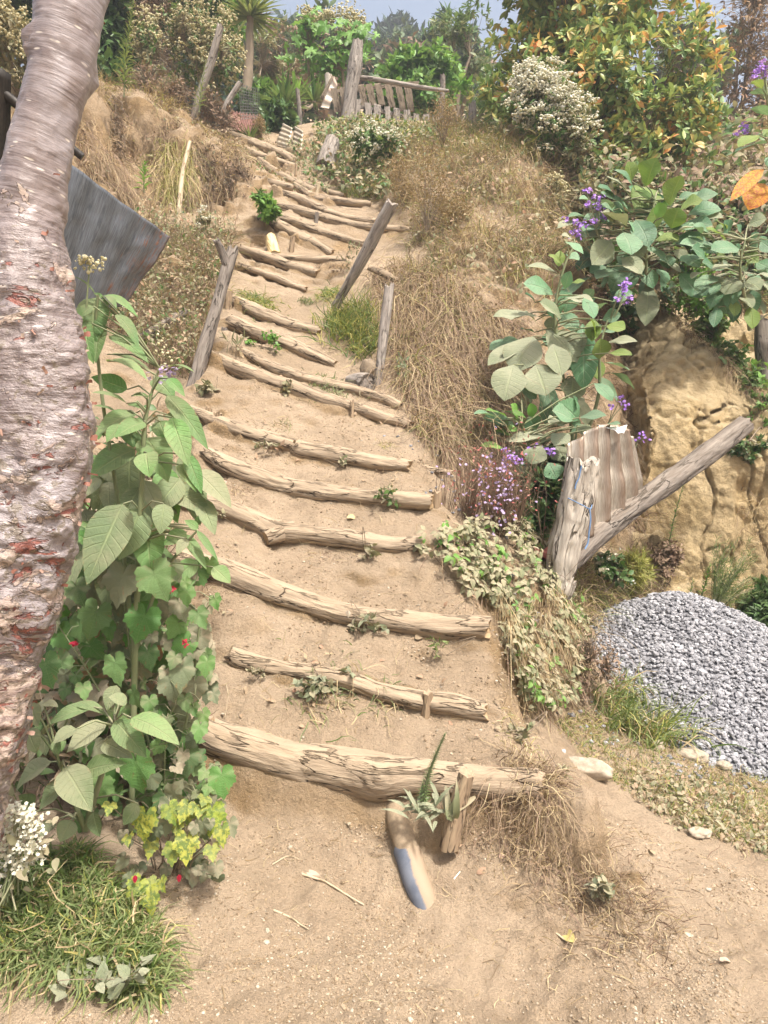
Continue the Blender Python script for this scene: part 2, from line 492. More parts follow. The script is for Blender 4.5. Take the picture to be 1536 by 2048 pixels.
M_FRESH = wood_mat("fresh_cut_wood", (.62, .47, .24), (.72, .6, .36), (.35, .24, .1), .1, .6, .7, .2)
M_BOARD = wood_mat("brown_board_wood", (.16, .125, .09), (.27, .22, .165), (.04, .03, .02), .1)
M_STICK = wood_mat("dry_stick_wood", (.42, .34, .23), (.55, .47, .34), (.2, .14, .08), .2)

def foliage(name, cols, dust=0.0, trans=0.3, rough=.5, vein=0.0, dustcol=(.36, .31, .22), speck=None, spec=.35, veincol=None):
    t = NT(name); r = t.attr('rnd'); P = t.pos()
    g = GAIN.get(name, 1.25)
    cols = [tuple(c[:-3]) + tuple(min(.85, x * g) for x in c[-3:]) for c in cols]
    col = t.ramp(r, cols)
    col = t.mix(t.mapr(t.noise(P, 11, 3), .3, .7, 0, .35), col, t.mix(.5, col, (.02, .03, .01)))
    nb = None
    if vein:
        x = t.xyz(t.lc()); s_, v = x[0], t.math('ABSOLUTE', x[1])
        mid = t.mapr(v, .02, .10, 1, 0)
        f = t.math('FRACT', t.math('MULTIPLY', t.math('SUBTRACT', s_, t.math('MULTIPLY', v, .16)), 9))
        sv_ = t.mapr(t.math('ABSOLUTE', t.math('SUBTRACT', f, .5)), .0, .12, 1, 0)
        vm = t.math('MAXIMUM', mid, t.math('MULTIPLY', sv_, .55))
        vc = veincol or (.34, .42, .2)
        col = t.mix(t.math('MULTIPLY', vm, vein), col, vc)
        ed = t.mapr(t.math('ADD', t.math('MAXIMUM', v, t.math('MULTIPLY', s_, .93)), t.math('MULTIPLY', t.math('SUBTRACT', t.noise(P, 32, 4, .65), .5), 1.1)), .98, 1.10)
        col = t.mix(t.math('MULTIPLY', ed, .75), col, (.22, .15, .06))
        hh = t.math('ADD', t.math('MULTIPLY', vm, -1.0), t.math('MULTIPLY', t.noise(P, 90, 3), .8))
        nb = t.bump(hh, .55, .006)
    if speck:
        sp = t.mapr(t.noise(P, 70, 4, .65), .46, .56)
        col = t.mix(sp, col, speck)
    if dust:
        d = t.mapr(t.math('ADD', t.math('MULTIPLY', t.math('ABSOLUTE', t.up()), .55), t.noise(P, 6, 5, .65)), .62, 1.0, 0, dust)
        d2 = t.math('MULTIPLY', t.math('ADD', d, t.math('MULTIPLY', t.math('FRACT', t.math('MULTIPLY', r, 7.31)), dust * .6)), 1, clamp=True)
        col = t.mix(d2, col, dustcol)
        t.val(t.p.inputs['Roughness'], t.mapr(d2, 0, .6, rough, .9))
    else:
        t.p.inputs['Roughness'].default_value = rough
    t.p.inputs['Specular IOR Level'].default_value = spec
    t.link(col, t.p.inputs['Base Color'])
    if nb is not None: t.link(nb, t.p.inputs['Normal'])
    if trans:
        tr = t.new('ShaderNodeBsdfTranslucent'); t.link(t.mix(.6, col, t.mix(1.0, col, (1.0, 1.0, .35), 'MULTIPLY')), tr.inputs['Color'])
        mx = t.new('ShaderNodeMixShader'); mx.inputs[0].default_value = trans
        t.link(t.p.outputs[0], mx.inputs[1]); t.link(tr.outputs[0], mx.inputs[2])
        t.link(mx.outputs[0], t.n['Material Output'].inputs['Surface'])
    return t.m

F_BIG = foliage("broad_leaf_green", [(.055, .14, .035), (.085, .20, .055), (.13, .27, .08)], .30, .32, .5, .45)
F_BIGDUST = foliage("dusty_broad_leaf", [(.09, .14, .06), (.14, .19, .09), (.18, .24, .12)], .55, .25, .6, .4, (.33, .32, .21))
F_HEART = foliage("heart_leaf_green", [(.04, .10, .03), (.07, .17, .045), (.11, .25, .06)], .4, .32, .5, .3)
F_HEARTDUST = foliage("dusty_heart_leaf", [(.09, .12, .07), (.12, .16, .09), (.15, .18, .11)], .8, .25, .6, .25)
F_YELLOW = foliage("variegated_yellow_leaf", [(.27, .34, .05), (.40, .42, .06), (.46, .48, .09)], .2, .35, .5, .2, speck=(.16, .25, .05))
F_TOB = foliage("blue_green_broad_leaf", [(.04, .11, .05), (.07, .17, .08), (.11, .22, .115)], .26, .3, .45, .5, (.34, .36, .28), veincol=(.3, .4, .26))
F_TOBLIT = foliage("olive_broad_leaf", [(.09, .15, .03), (.13, .2, .04)], .15, .4, .5, .5, veincol=(.3, .36, .1))
F_TOBDUST = foliage("grey_dusty_broad_leaf", [(.13, .16, .09), (.17, .2, .12), (.2, .23, .15)], .72, .22, .7, .4, (.31, .32, .22))
F_ORANGE = foliage("orange_dying_leaf", [(.6, .25, .03), (.7, .36, .04)], .1, .35, .6, .4, speck=(.5, .16, .05), veincol=(.4, .2, .03))
F_AVO = foliage("olive_tree_leaf", [(0, .035, .075, .025), (.25, .06, .11, .032), (.45, .10, .15, .045), (.6, .16, .18, .055), (.78, .25, .185, .06), (.9, .33, .15, .055), (1, .36, .12, .05)], .18, .28, .4, 0, (.4, .36, .28))
F_TREE = foliage("tree_leaf_green", [(.035, .08, .02), (.06, .125, .03), (.10, .175, .045)], .15, .3, .5)
F_TREEGREY = foliage("grey_green_tree_leaf", [(.10, .15, .08), (.17, .22, .13), (.3, .34, .24)], .3, .25, .6)
F_PINE = foliage("dark_pine_needle", [(.018, .042, .022), (.03, .06, .03)], 0, .1, .6)
F_HILL = foliage("far_hill_leaf", [(.03, .06, .025), (.06, .09, .035), (.11, .12, .06)], 0, .2, .6)
F_BRIGHT = foliage("bright_green_leaf", [(.06, .15, .025), (.10, .23, .04), (.15, .29, .06)], .15, .38, .45)
F_DARKG = foliage("dark_green_leaf", [(.025, .06, .018), (.04, .095, .025), (.065, .13, .035)], .1, .25, .4)
F_WEED = foliage("dusty_weed_leaf", [(.10, .125, .06), (.15, .165, .085), (.23, .20, .12)], .6, .25, .7)
F_CREEP = foliage("dusty_creeper_leaf", [(.12, .15, .075), (.2, .225, .125), (.29, .275, .17)], .7, .22, .7, .35, (.40, .35, .24))
F_GRASS = foliage("green_grass_blade", [(.055, .11, .025), (.10, .17, .04), (.19, .23, .07)], .2, .35, .5)
F_GRASSY = foliage("yellow_green_grass_blade", [(.16, .2, .04), (.28, .29, .07), (.4, .34, .12)], .1, .35, .5)
F_DRY = foliage("dry_straw_blade", [(.18, .12, .07), (.36, .26, .145), (.52, .40, .23), (.66, .54, .33)], .1, .25, .7)
F_DRYRED = foliage("dry_brown_stem", [(.12, .075, .055), (.2, .13, .09), (.28, .2, .13)], .1, .15, .8)
F_DEADLEAF = foliage("dead_leaf", [(.25, .17, .10), (.42, .30, .19), (.45, .24, .16), (.38, .33, .2)], .3, .2, .7)
F_BROWNTUFT = foliage("brown_seed_fluff", [(.22, .15, .08), (.32, .23, .12), (.4, .3, .17)], .1, .3, .9)
F_WHITE = foliage("white_floret", [(.70, .67, .50), (.83, .81, .70), (.85, .84, .78)], 0, .25, .7)
F_CREAM = foliage("cream_floret", [(.5, .44, .25), (.66, .6, .38), (.75, .70, .5)], 0, .25, .7)
F_PURPLE = foliage("purple_floret", [(.20, .09, .46), (.33, .16, .62), (.5, .33, .74)], 0, .3, .6)
F_LILAC = foliage("lilac_floret", [(.36, .25, .52), (.5, .38, .62), (.6, .5, .68)], 0, .3, .6)
F_RED = foliage("red_flower", [(.55, .02, .05), (.7, .05, .12)], 0, .3, .5)
F_REDBUD = foliage("pink_bud", [(.3, .08, .08), (.45, .16, .14), (.33, .2, .14)], 0, .2, .7)
F_STEM = foliage("green_stem", [(.10, .14, .06), (.16, .2, .09)], .5, .05, .7)
F_STEMBR = foliage("brown_stem", [(.14, .105, .075), (.22, .17, .12)], .2, .0, .8)
F_CURL = foliage("yellow_flower_leaf", [(.35, .33, .04), (.5, .42, .06)], .1, .3, .6)

def stone_mat(name, cols, bs=60, rough=.85):
    t = NT(name); P = t.pos()
    col = t.ramp(t.attr('rnd'), cols)
    n = t.noise(P, bs, 6, .72)
    col = t.mix(t.mapr(n, .3, .7), col, t.mix(1.0, col, (.6, .6, .6), 'MULTIPLY'))
    return t.out(col, rough, t.bump(n, .5, .01), .2)
M_GRAVEL = stone_mat("grey_gravel", [(.22, .22, .235), (.30, .30, .32), (.37, .37, .39), (.48, .48, .50)])
M_ROCK = stone_mat("pale_rock", [(.33, .28, .20), (.46, .39, .30), (.50, .44, .35)], 26)
M_BROWNROCK = stone_mat("brown_rock", [(.22, .17, .12), (.3, .24, .17)], 30)
M_PEBBLE = stone_mat("soil_crumb", [(.24, .175, .11), (.35, .26, .165), (.43, .335, .23), (.54, .47, .37)])

def metal_mat(name, base, dark, rust, rustamt, streak=(1, 1, 1), grad=0.0, valley=0.0):
    t = NT(name); P = t.lc()
    n = t.noise(t.scale(P, *streak), 9, 6, .65)
    col = t.mix(t.mapr(n, .35, .68), base, dark)
    blotch = t.noise(P, 14, 3); col = t.mix(t.mapr(blotch, .55, .7, 0, .5), col, tuple(min(1, x * 1.45) for x in base))
    x = t.xyz(P)
    rm = t.math('ADD', t.noise(P, 7, 7, .7), t.math('MULTIPLY', t.math('SUBTRACT', x[0], .5), grad))
    rmask = t.mapr(rm, rustamt, rustamt + .08)
    rc = t.mix(t.mapr(t.noise(P, 40, 4), .35, .65), rust, tuple(v * .45 for v in rust))
    col = t.mix(rmask, col, rc)
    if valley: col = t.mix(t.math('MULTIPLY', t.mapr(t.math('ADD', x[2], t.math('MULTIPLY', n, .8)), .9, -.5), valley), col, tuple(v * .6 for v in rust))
    t.val(t.p.inputs['Metallic'], t.mapr(rmask, 0, 1, .55, 0))
    return t.out(col, t.mapr(n, .3, .7, .42, .62), t.bump(t.math('ADD', n, rmask), .3, .004), .4)
M_TIN = metal_mat("galvanised_steel", (.19, .205, .23), (.085, .095, .11), (.22, .095, .05), .60, (2, .9, 1), .30)
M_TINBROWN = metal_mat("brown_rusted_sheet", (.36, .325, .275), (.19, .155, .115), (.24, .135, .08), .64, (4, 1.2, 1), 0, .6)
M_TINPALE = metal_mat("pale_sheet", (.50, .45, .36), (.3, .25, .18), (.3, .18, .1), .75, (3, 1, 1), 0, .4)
M_TINRED = metal_mat("red_rusted_sheet", (.20, .10, .08), (.11, .06, .05), (.22, .08, .04), .5, (1, 4, 1))
M_ROOF = metal_mat("dark_roof_sheet", (.05, .045, .04), (.03, .027, .025), (.06, .04, .03), .6)

def plain(name, c, rough=.5, dust=0.0, dscale=9, spec=.3, dcol=None):
    t = NT(name); P = t.pos()
    col = t.mix(t.mapr(t.noise(P, 25, 4), .3, .7, 0, .3), c, tuple(x * .7 for x in c))
    if dust:
        d = t.mapr(t.math('ADD', t.noise(P, dscale, 5, .65), t.math('MULTIPLY', t.up(), .35)), .78 - dust * .5, .88 - dust * .5)
        col = t.mix(d, col, t.mix(t.mapr(t.noise(P, 60, 5, .7), .35, .65), dcol or DUST, tuple(x * .75 for x in (dcol or DUST))))
    return t.out(col, rough, t.bump(t.noise(P, 80, 3), .2, .003), spec)
M_PIPE = plain("dusty_pvc_pipe", (.52, .43, .26), .8, .93, 16, .15, (.32, .245, .165))
def pipe_end_mat():
    t = NT("blue_grey_pvc"); P = t.pos(); g = t.new('ShaderNodeNewGeometry'); x = t.xyz(g.outputs['Normal'])
    d = t.math('ADD', t.math('ADD', t.math('MULTIPLY', x[2], .55), t.math('MULTIPLY', x[0], .75)), t.math('MULTIPLY', t.math('SUBTRACT', t.noise(P, 14, 5, .65), .5), .9))
    col = t.mix(t.mapr(t.noise(P, 20, 4), .3, .7), (.10, .115, .15), (.15, .165, .20))
    col = t.mix(t.mapr(d, .12, .34), col, (.30, .228, .158))
    return t.out(col, .65, t.bump(t.noise(P, 80, 3), .2, .003), .3)
M_PIPEBLUE = pipe_end_mat()
M_PLASTIC = plain("white_plastic", (.75, .74, .72), .4)
M_BLUE = plain("blue_cord", (.14, .24, .42), .5)
M_REDCLOTH = plain("faded_red_cloth", (.5, .2, .17), .9)
M_LIME = plain("crumbled_lime", (.72, .66, .55), .95, .3)
M_WIRE = plain("wire_mesh_steel", (.14, .14, .13), .6)

def bark_mat():
    """smooth grey-purple bark with level lenticels that flakes into cream paper and red-brown underbark"""
    t = NT("peeling_bark"); lc = t.lc(); r = t.attr('rnd')
    x = t.xyz(lc)
    ring = t.noise(t.scale(lc, 45, 5, 5), 1, 5, .65, .3)
    fine = t.noise(t.scale(lc, 150, 9, 9), 1, 4, .6)
    base = t.mix(t.mapr(ring, .3, .7), (.125, .093, .086), (.26, .215, .207))
    base = t.mix(t.mapr(fine, .42, .72, 0, .5), base, (.36, .32, .32))
    base = t.mix(t.mapr(t.noise(t.scale(lc, 4, 7, 7), 1, 4), .5, .68, 0, .5), base, (.40, .37, .39))
    # lenticels
    vo = t.voro(t.scale(lc, 75, 17, 17), 1.0)
    ln = t.math('MULTIPLY', t.mapr(vo, .13, .24, 1, 0), t.mapr(t.noise(lc, 18, 2), .45, .55))
    base = t.mix(ln, base, (.58, .52, .46))
    pn = t.math('ADD', t.noise(t.scale(lc, 9, 8, 8), 1, 6, .62, .7), t.math('MULTIPLY', t.math('SUBTRACT', r, .5), .30))
    pm = t.mapr(pn, .63, .655)                      # paper layer
    paper = t.mix(t.mapr(t.noise(t.scale(lc, 60, 14, 14), 1, 5, .65), .35, .65), (.47, .375, .31), (.32, .245, .22))
    col = t.mix(pm, base, paper)
    rn = t.math('ADD', t.noise(t.scale(lc, 22, 10, 10), 1, 5, .65, .9), t.math('MULTIPLY', t.math('SUBTRACT', r, .5), .30))
    rm = t.mapr(rn, .685, .72)                      # red underbark
    red = t.mix(t.mapr(fine, .35, .65), (.27, .10, .075), (.17, .065, .055))
    col = t.mix(rm, col, red)
    dk = t.math('ADD', t.noise(t.scale(lc, 18, 13, 13), 3.1, 4, .6, .5), t.math('MULTIPLY', t.math('SUBTRACT', r, .5), .25))
    col = t.mix(t.mapr(dk, .63, .69, 0, .8), col, (.15, .12, .085))
    h = t.math('ADD', t.math('MULTIPLY', pm, .8), t.math('ADD', t.math('MULTIPLY', rm, -1.1), t.math('ADD', t.math('MULTIPLY', ring, .35), t.math('MULTIPLY', t.noise(t.scale(lc, 40, 22, 22), 1, 5, .7), t.mapr(r, .3, .7, .15, 1.2)))))
    return t.out(col, t.mapr(pm, 0, 1, .36, .7), t.bump(h, .85, .012), .5)
M_BARK = bark_mat()
M_FLAKE = foliage("bark_flake_paper", [(.20, .07, .05), (.36, .17, .125), (.50, .38, .31)], 0, .15, .6)
# ------------------------------------------------------------------ the hillside
def slopeY(py):
    """how far up the stair slope (36 degrees) a photo row lies"""
    t = math.tan(math.atan((1024 - py) / FPX) + PITCH)
    return 3.03 / (0.73 - t)

# step logs: photo points (px, py, thickness px) from left to right
STEPS = [
    dict(k='log', p=[(335,1428,56),(414,1470,74),(500,1498,82),(587,1522,86),(690,1541,92),(760,1553,98),(835,1556,78),(930,1561,70),(1033,1567,66),(1080,1572,62)]),
    dict(k='log', p=[(462,1312,36),(488,1319,44),(587,1341,38),(686,1359,40),(761,1381,38),(835,1398,44),(909,1408,48),(974,1421,40)]),
    dict(k='log', p=[(352,1112,40),(400,1128,52),(441,1142,58),(536,1180,54),(630,1213,46),(700,1229,44),(771,1241,48),(865,1251,52),(930,1254,52),(976,1257,46)]),
    dict(k='log', p=[(325,968,28),(380,990,36),(441,1015,44),(512,1043,42),(550,1064,50),(575,1066,42),(630,1071,40),(724,1081,46),(785,1091,40),(850,1090,34)]),
    dict(k='log', p=[(410,905,30),(455,930,44),(512,954,45),(583,975,40),(677,987,40),(771,996,37),(865,1003,33)]),
    dict(k='log', p=[(370,817,24),(441,847,33),(517,873,36),(584,891,34),(600,899,42),(640,906,38),(700,916,38),(760,926,34),(820,935,29)]),
    dict(k='log', p=[(432,717,26),(517,753,32),(584,777,33),(650,800,32),(700,813,27),(767,833,25),(824,851,19)]),
    dict(k='log', p=[(482,702,17),(551,737,26),(610,757,25),(667,772,24),(717,784,25),(770,799,24),(798,812,20)]),
    dict(k='log', p=[(461,643,30),(517,667,29),(584,693,30),(640,716,25),(672,729,19)]),
    dict(k='log', p=[(464,600,24),(517,627,29),(584,650,27),(641,664,25)]),
    dict(k='log', p=[(478,530,12),(540,552,14),(612,580,13)]),
    dict(k='log', p=[(480,501,13),(535,521,17),(578,536,18),(636,554,17)]),
    dict(k='log', p=[(525,511,10),(592,521,12),(641,523,13),(692,524,12)]),
    dict(k='log', p=[(517,450,21),(563,463,22),(606,485,20),(663,511,15)]),
    dict(k='log', p=[(540,436,12),(592,450,15),(649,470,15),(692,482,13),(730,494,11)]),
    dict(k='log', p=[(556,415,11),(620,433,15),(678,448,14),(735,458,13),(822,463,10)]),
    dict(k='log', p=[(558,392,14),(606,407,16),(649,427,15),(692,440,14),(752,449,13)]),
    dict(k='log', p=[(588,374,11),(620,396,14),(663,407,13),(740,416,11)]),
    dict(k='log', p=[(515,322,9),(545,346,12),(586,368,12),(638,389,10)]),
    dict(k='log', p=[(449,306,11),(492,322,11),(540,341,10)]),
    dict(k='log', p=[(474,298,10),(535,320,10),(590,336,9)]),
    dict(k='log', p=[(458,274,13),(515,297,15),(557,312,14),(592,328,12)]),
]
LINES = []
for i, s in enumerate(STEPS):
    p = np.array(s['p'], float)
    pyc = np.interp((p[0, 0] + p[-1, 0]) / 2, p[:, 0], p[:, 1])
    Yc = slopeY(pyc)
    f = (p[:, 0] - p[0, 0]) / (p[-1, 0] - p[0, 0])
    dy = (0.16 if i < 10 else 0.12) * (p[-1, 0] - p[0, 0]) * Yc / FPX / 1.35
    Y = Yc + dy * (1 - 2 * f)
    if i == 0: Y += 0.02
    s['P'] = at(p[:, 0], p[:, 1], Y)
    s['R'] = p[:, 2] * Y / FPX / 2 * (1.0 if i < 11 else 1.28 if i < 18 else 1.45)
    if i >= 11: s['P'] = s['P'] + np.stack([0 * Y, 0 * Y, .45 * s['R']], -1)
    s['Yc'] = Yc
    LINES.append((s['P'], s['R']))

CTRL = []   # terrain control points (photo px, py, distance)
def cp(*a): CTRL.extend(a)
W_CTRL = []  # world control points
# ground in front and at the sides
for x in (-6, -3, -1.5, 0, 1.5, 3):
    W_CTRL += [(x, 0.3, 0), (x, -5, -.2)]
W_CTRL += [(-1.2, 1.6, .05), (0, 1.7, 0), (0.8, 1.7, 0), (0, 2.15, .03), (.5, 2.15, .03), (-.5, 2.1, .06), (-3, 2.0, .15), (5, 3, -.15), (3, 2, -.1), (9, 2, -.3), (10, -4, -.4), (-10, -4, 0),
           (1.2, 2.1, -.02)]
cp((700,1700,2.36), (560,1690,2.38), (700,1625,2.52), (560,1590,2.60), (900,1660,2.42), (1000,1640,2.42))
W_CTRL += [tuple(at(700,1590,2.56)), tuple(at(480,1570,2.68)), tuple(at(950,1610,2.47))]
cp((1200,1700,2.41), (1100,1500,2.80), (1170,1600,2.60), (1400,1700,2.55), (1536,1800,2.30), (1500,1600,3.0), (1300,1500,3.3), (1200,1450,3.4), (1110,1640,2.45))
W_CTRL += [(3.2, 3.6, .0), (2.2, 4.2, .05), (1.6, 4.4, .1), (3.5, 5, .1), (1.35, 3.9, .2)]
cp((1110,1215,4.0), (950,1085,3.72), (1050,1105,3.9), (1060,1330,3.38), (1100,1400,3.32), (1010,1250,3.5), (1020,1440,3.0), (900,1060,3.85))
cp((1200,1180,4.8), (1230,1000,5.3), (1230,850,5.8), (1220,700,6.4), (1200,600,7.3), (1180,500,7.7))
# dry grass bank, right of the stairs
cp((900,930,4.5), (840,870,4.6), (950,900,4.65), (1000,800,5.2), (1100,700,5.7), (1150,550,6.3), (850,700,5.35), (900,600,5.85), (950,450,6.8), (830,520,6.6), (860,420,7.4),
   (1000,300,8.1), (850,300,9.0), (1100,350,7.7), (1200,400,7.7), (760,350,9.2), (700,280,10.3), (960,700,5.5), (1050,600,6.0))
cp((800,240,11.5), (600,290,10.5), (900,245,11.0), (700,235,11.4), (1000,270,10.0))
# left bank
cp((480,480,7.0), (440,430,7.55), (450,335,7.95), (410,265,8.6), (300,215,8.1), (200,180,7.6), (250,400,7.35), (350,440,7.1), (240,300,7.75), (350,600,5.85), (300,700,5.2), (390,770,4.85), (330,960,4.05), (350,1130,3.55),
   (340,1440,2.95), (300,1640,2.42), (150,1750,2.12), (100,1500,2.65), (50,1000,3.6), (0,600,5.0), (450,640,5.7), (200,2000,1.8), (250,1200,3.2), (480,545,6.4), (470,290,9.6), (400,540,6.1))
W_CTRL += [(-3.2, 3, .5), (-4, 5, 2.4), (-5, 7, 4.6), (-6, 9, 6.0), (-4, 10.5, 6.5), (-2, 11, 6.5), (-9, 4, 1.5), (0, 14, 7.8), (-4, 15, 8.3), (4, 14, 7.6), (0, 20, 10), (-8, 20, 11), (8, 20, 10.5),
           (3.5, 7.8, 4.1), (5, 7.5, 4.2), (4.5, 10, 5.6), (7, 9, 5.4), (7, 6.2, 3.0), (2.6, 9, 5.1), (10, 12, 7)]
for x in (-40, -15, 0, 15, 40):
    W_CTRL += [(x, 40, 20), (x * 1.5, 70, 33.5), (x * 2, 110, 33)]
W_CTRL += [(-40, 0, 0), (40, 0, -1), (-30, 15, 9), (30, 15, 8), (-40, -20, 0), (40, -20, -1)]
for P, R in LINES:
    for j in (0, len(P) // 2, len(P) - 1):
        W_CTRL.append((P[j, 0], P[j, 1], P[j, 2] - R[j] * .3))
_A = np.array([tuple(at(*c)) for c in CTRL] + W_CTRL)
_sc = 0.25
def _phi(a, b):
    d2 = ((a[:, None, :2] - b[None, :, :2]) ** 2).sum(-1)
    return np.sqrt(d2 + _sc ** 2)
_n = len(_A)
_M = np.zeros((_n + 3, _n + 3))
_M[:_n, :_n] = _phi(_A, _A) - 0.02 * np.eye(_n)
_M[:_n, _n] = 1; _M[:_n, _n + 1:] = _A[:, :2]; _M[_n:, :_n] = _M[:_n, _n:].T
_C = np.linalg.solve(_M, np.concatenate([_A[:, 2], [0, 0, 0]]))
def baseH(x, y):
    Q = np.stack([x, y], -1).reshape(-1, 2)
    r = np.empty(len(Q))
    for a in range(0, len(Q), 20000):
        q = Q[a:a + 20000]
        r[a:a + 20000] = _phi(q, _A) @ _C[:_n] + _C[_n] + q @ _C[_n + 1:]
    return r.reshape(np.shape(x))

_fr = np.random.default_rng(77)
FEET = [(_fr.uniform(-.75, 1.7), _fr.uniform(1.55, 2.45), 1.1 + _fr.normal() * .5, _fr.uniform(.09, .14), _fr.uniform(.035, .05), _fr.uniform(.006, .013)) for _ in range(34)]
FEET += [(_fr.uniform(-.5, .35), _fr.uniform(2.7, 4.4), 1.3 + _fr.normal() * .4, _fr.uniform(.08, .12), _fr.uniform(.035, .045), _fr.uniform(.004, .009)) for _ in range(16)]
SPUR_Y = [4.9, 5.15, 5.3, 5.42, 5.6, 6.0, 6.6, 8.0, 10]
SPUR_Z = [-1, .1, .8, 1.35, 1.75, 2.35, 2.95, 3.7, 4.2]
def H(x, y, detail=True):
    x = np.asarray(x, float); y = np.asarray(y, float)
    b = baseH(x, y)
    # stairs
    S = b.copy(); prevY = None
    w = np.zeros_like(b); prev = None
    for P, R in LINES:
        xl, xr = P[0, 0], P[-1, 0]
        xc = np.clip(x, xl - .3, xr + .3)
        sl = (P[-1, 1] - P[0, 1]) / (xr - xl); sz = (P[-1, 2] - P[0, 2]) / (xr - xl)
        Y = np.interp(xc, P[:, 0], P[:, 1]) + np.where(xc < xl, (xc - xl) * sl, 0) + np.where(xc > xr, (xc - xr) * sl, 0)
        Z = np.interp(xc, P[:, 0], P[:, 2]) + np.where(xc < xl, (xc - xl) * sz, 0) + np.where(xc > xr, (xc - xr) * sz, 0)
        r = np.interp(xc, P[:, 0], R)
        inside = sstep(xl - .22, xl + .02, x) * (1 - sstep(xr - .05, xr + .22, x))
        if prev is not None:
            Y = np.maximum(Y, prev[0] + .04)
            y0, z0, r0, in0 = prev
            a, bb = y0 + .3 * r0, Y - .9 * r
            f = np.clip((y - a) / np.maximum(bb - a, .02), 0, 1)
            zt = (z0 + .66 * r0) * (1 - f ** 1.3) + (Z - .95 * r) * f ** 1.3 - .30 * r * np.exp(-((f - 1) / .10) ** 2)
            # the short rise hidden inside the upper log
            f2 = np.clip((y - bb) / np.maximum(1.2 * r, .02), 0, 1)
            zt = zt + (1.61 * r + .30 * r * np.exp(-((f - 1) / .10) ** 2)) * f2 * (y > bb)
            m = (y >= a) & (y < Y + .3 * r)
            S = np.where(m, zt, S); w = np.where(m, np.maximum(in0, 0) * (1 - f) + inside * f, w)
        else:
            a = Y - .9 * r
            m = (y >= a - .07) & (y < Y + .3 * r)
            f2 = np.clip((y - a + .03) / (1.2 * r + .03), 0, 1)
            S = np.where(m, (Z - 1.15 * r) * (1 - f2) + (Z + .72 * r) * f2, S); w = np.where(m, inside * sstep(-.07, .01, y - a), w)
        prev = (Y, Z, r, inside)
    h = b * (1 - w) + S * w
    # hollow scooped out under the lowest log
    P, R = LINES[0]
    Yl = np.interp(x, P[:, 0], P[:, 1]); ins = sstep(P[0, 0] + .05, P[0, 0] + .25, x) * (1 - sstep(P[-1, 0] - .1, P[-1, 0] + .1, x))
    h = h - .035 * ins * np.exp(-((y - (Yl - .10)) / .07) ** 2)
    # clay spur on the right
    zs = np.interp(y, SPUR_Y, SPUR_Z)
    wob = .07 * fbm(np.stack([x * 2.2, zs * 2.6, y * 0 + 2], -1), 4, 5)
    yy = y + wob + .10 * (x - 2.2) - .16
    zs = np.interp(yy, SPUR_Y, SPUR_Z) - .12 * np.maximum(x - 2.5, 0)
    xl = .368 * np.clip(y, 5.0, 7) + .02 + .10 * fbm(np.stack([y * 2.2, y * 0 + 3, zs * 2], -1), 3, 9) - .12 * sstep(6, 7, y)
    k = sstep(xl - .06, xl + .10, x) * (1 - sstep(6.5, 8.5, y))
    h = np.where((k > 0) & (zs > h), h * (1 - k) + zs * k, h)
    if detail:
        for (fx, fy, fa, fl, fw, fd) in FEET:
            dx, dy = x - fx, y - fy; c_, s_ = math.cos(fa), math.sin(fa)
            r2 = ((dx * c_ + dy * s_) / fl) ** 2 + ((-dx * s_ + dy * c_) / fw) ** 2
            h = h - fd * np.exp(-r2 ** 2) + fd * .45 * np.exp(-((np.sqrt(r2) - 1.35) / .3) ** 2)
        st = np.stack([(x * .8 + y * .6) * 5.0, (x * .6 - y * .8) * .9, x * 0], -1)
        h = h + (1 - sstep(3.2, 3.8, y)) * (1 - w) * .012 * fbm(st, 3, 45)
        near = 1 - sstep(9, 16, y)
        q = np.stack([x, y, h * .6], -1)
        h = h + near * (1 - .55 * w * sstep(3.2, 6, y)) * (.024 * fbm(q * 2.6, 4, 21) + .011 * fbm(q * 11, 4, 31) + .006 * np.maximum(fbm(q * 24, 3, 33), 0))
        h = h + sstep(14, 30, y) * 1.2 * fbm(q * .12, 4, 41)
    return h

def axis(segs):
    o = []
    for a, b, n in segs: o.append(np.linspace(a, b, n, endpoint=False))
    o.append([segs[-1][1]]); return np.concatenate(o)
gx = axis([(-90, -12, 14), (-12, -4, 20), (-4, -1.7, 40), (-1.7, 1.5, 128), (1.5, 3.4, 130), (3.4, 8, 36), (8, 20, 16), (20, 90, 12)])
gy = axis([(-25, 0, 14), (0, 1.5, 18), (1.5, 3.1, 110), (3.1, 7.2, 215), (7.2, 11, 120), (11, 16, 40), (16, 40, 30), (40, 130, 28)])
GX, GY = np.meshgrid(gx, gy)
GZ = H(GX, GY)
V = np.stack([GX, GY, GZ], -1)
# roughen steep faces outwards so that cut banks are not smooth
dzdx = np.gradient(GZ, axis=1) / np.gradient(GX, axis=1); dzdy = np.gradient(GZ, axis=0) / np.gradient(GY, axis=0)
nrm = unit(np.stack([-dzdx, -dzdy, np.ones_like(GZ)], -1))
steep = sstep(.55, 1.3, np.hypot(dzdx, dzdy)) * np.where((np.abs(GX + .1) < .75) & (GY < 8), .45, 1.35) * (1 - sstep(10, 14, GY))
rg = .045 * fbm(V * np.array([5, 5, 3.2]), 4, 61) + .05 * (np.abs(fbm(V * np.array([2.6, 2.6, 1.6]), 3, 71)) - .4)
cl = steep * ((GX > .36 * GY) & (GY > 4.9) & (GX < 5))
rg = rg + cl * (.05 * fbm(V * np.array([6, 6, 4.5]), 4, 81) - .05 * np.maximum(.09 - np.abs(fbm(V * np.array([2.4, 2.4, 1.7]), 4, 83)), 0) / .09 + .022 * fbm(V * 19, 4, 85))
rg = rg + steep * ((GX < -1.1) & (GY > 5)) * (.07 * fbm(V * np.array([4, 4, 3]), 4, 91) + .02 * fbm(V * 16, 3, 92))
V = V + nrm * (steep * rg)[..., None]
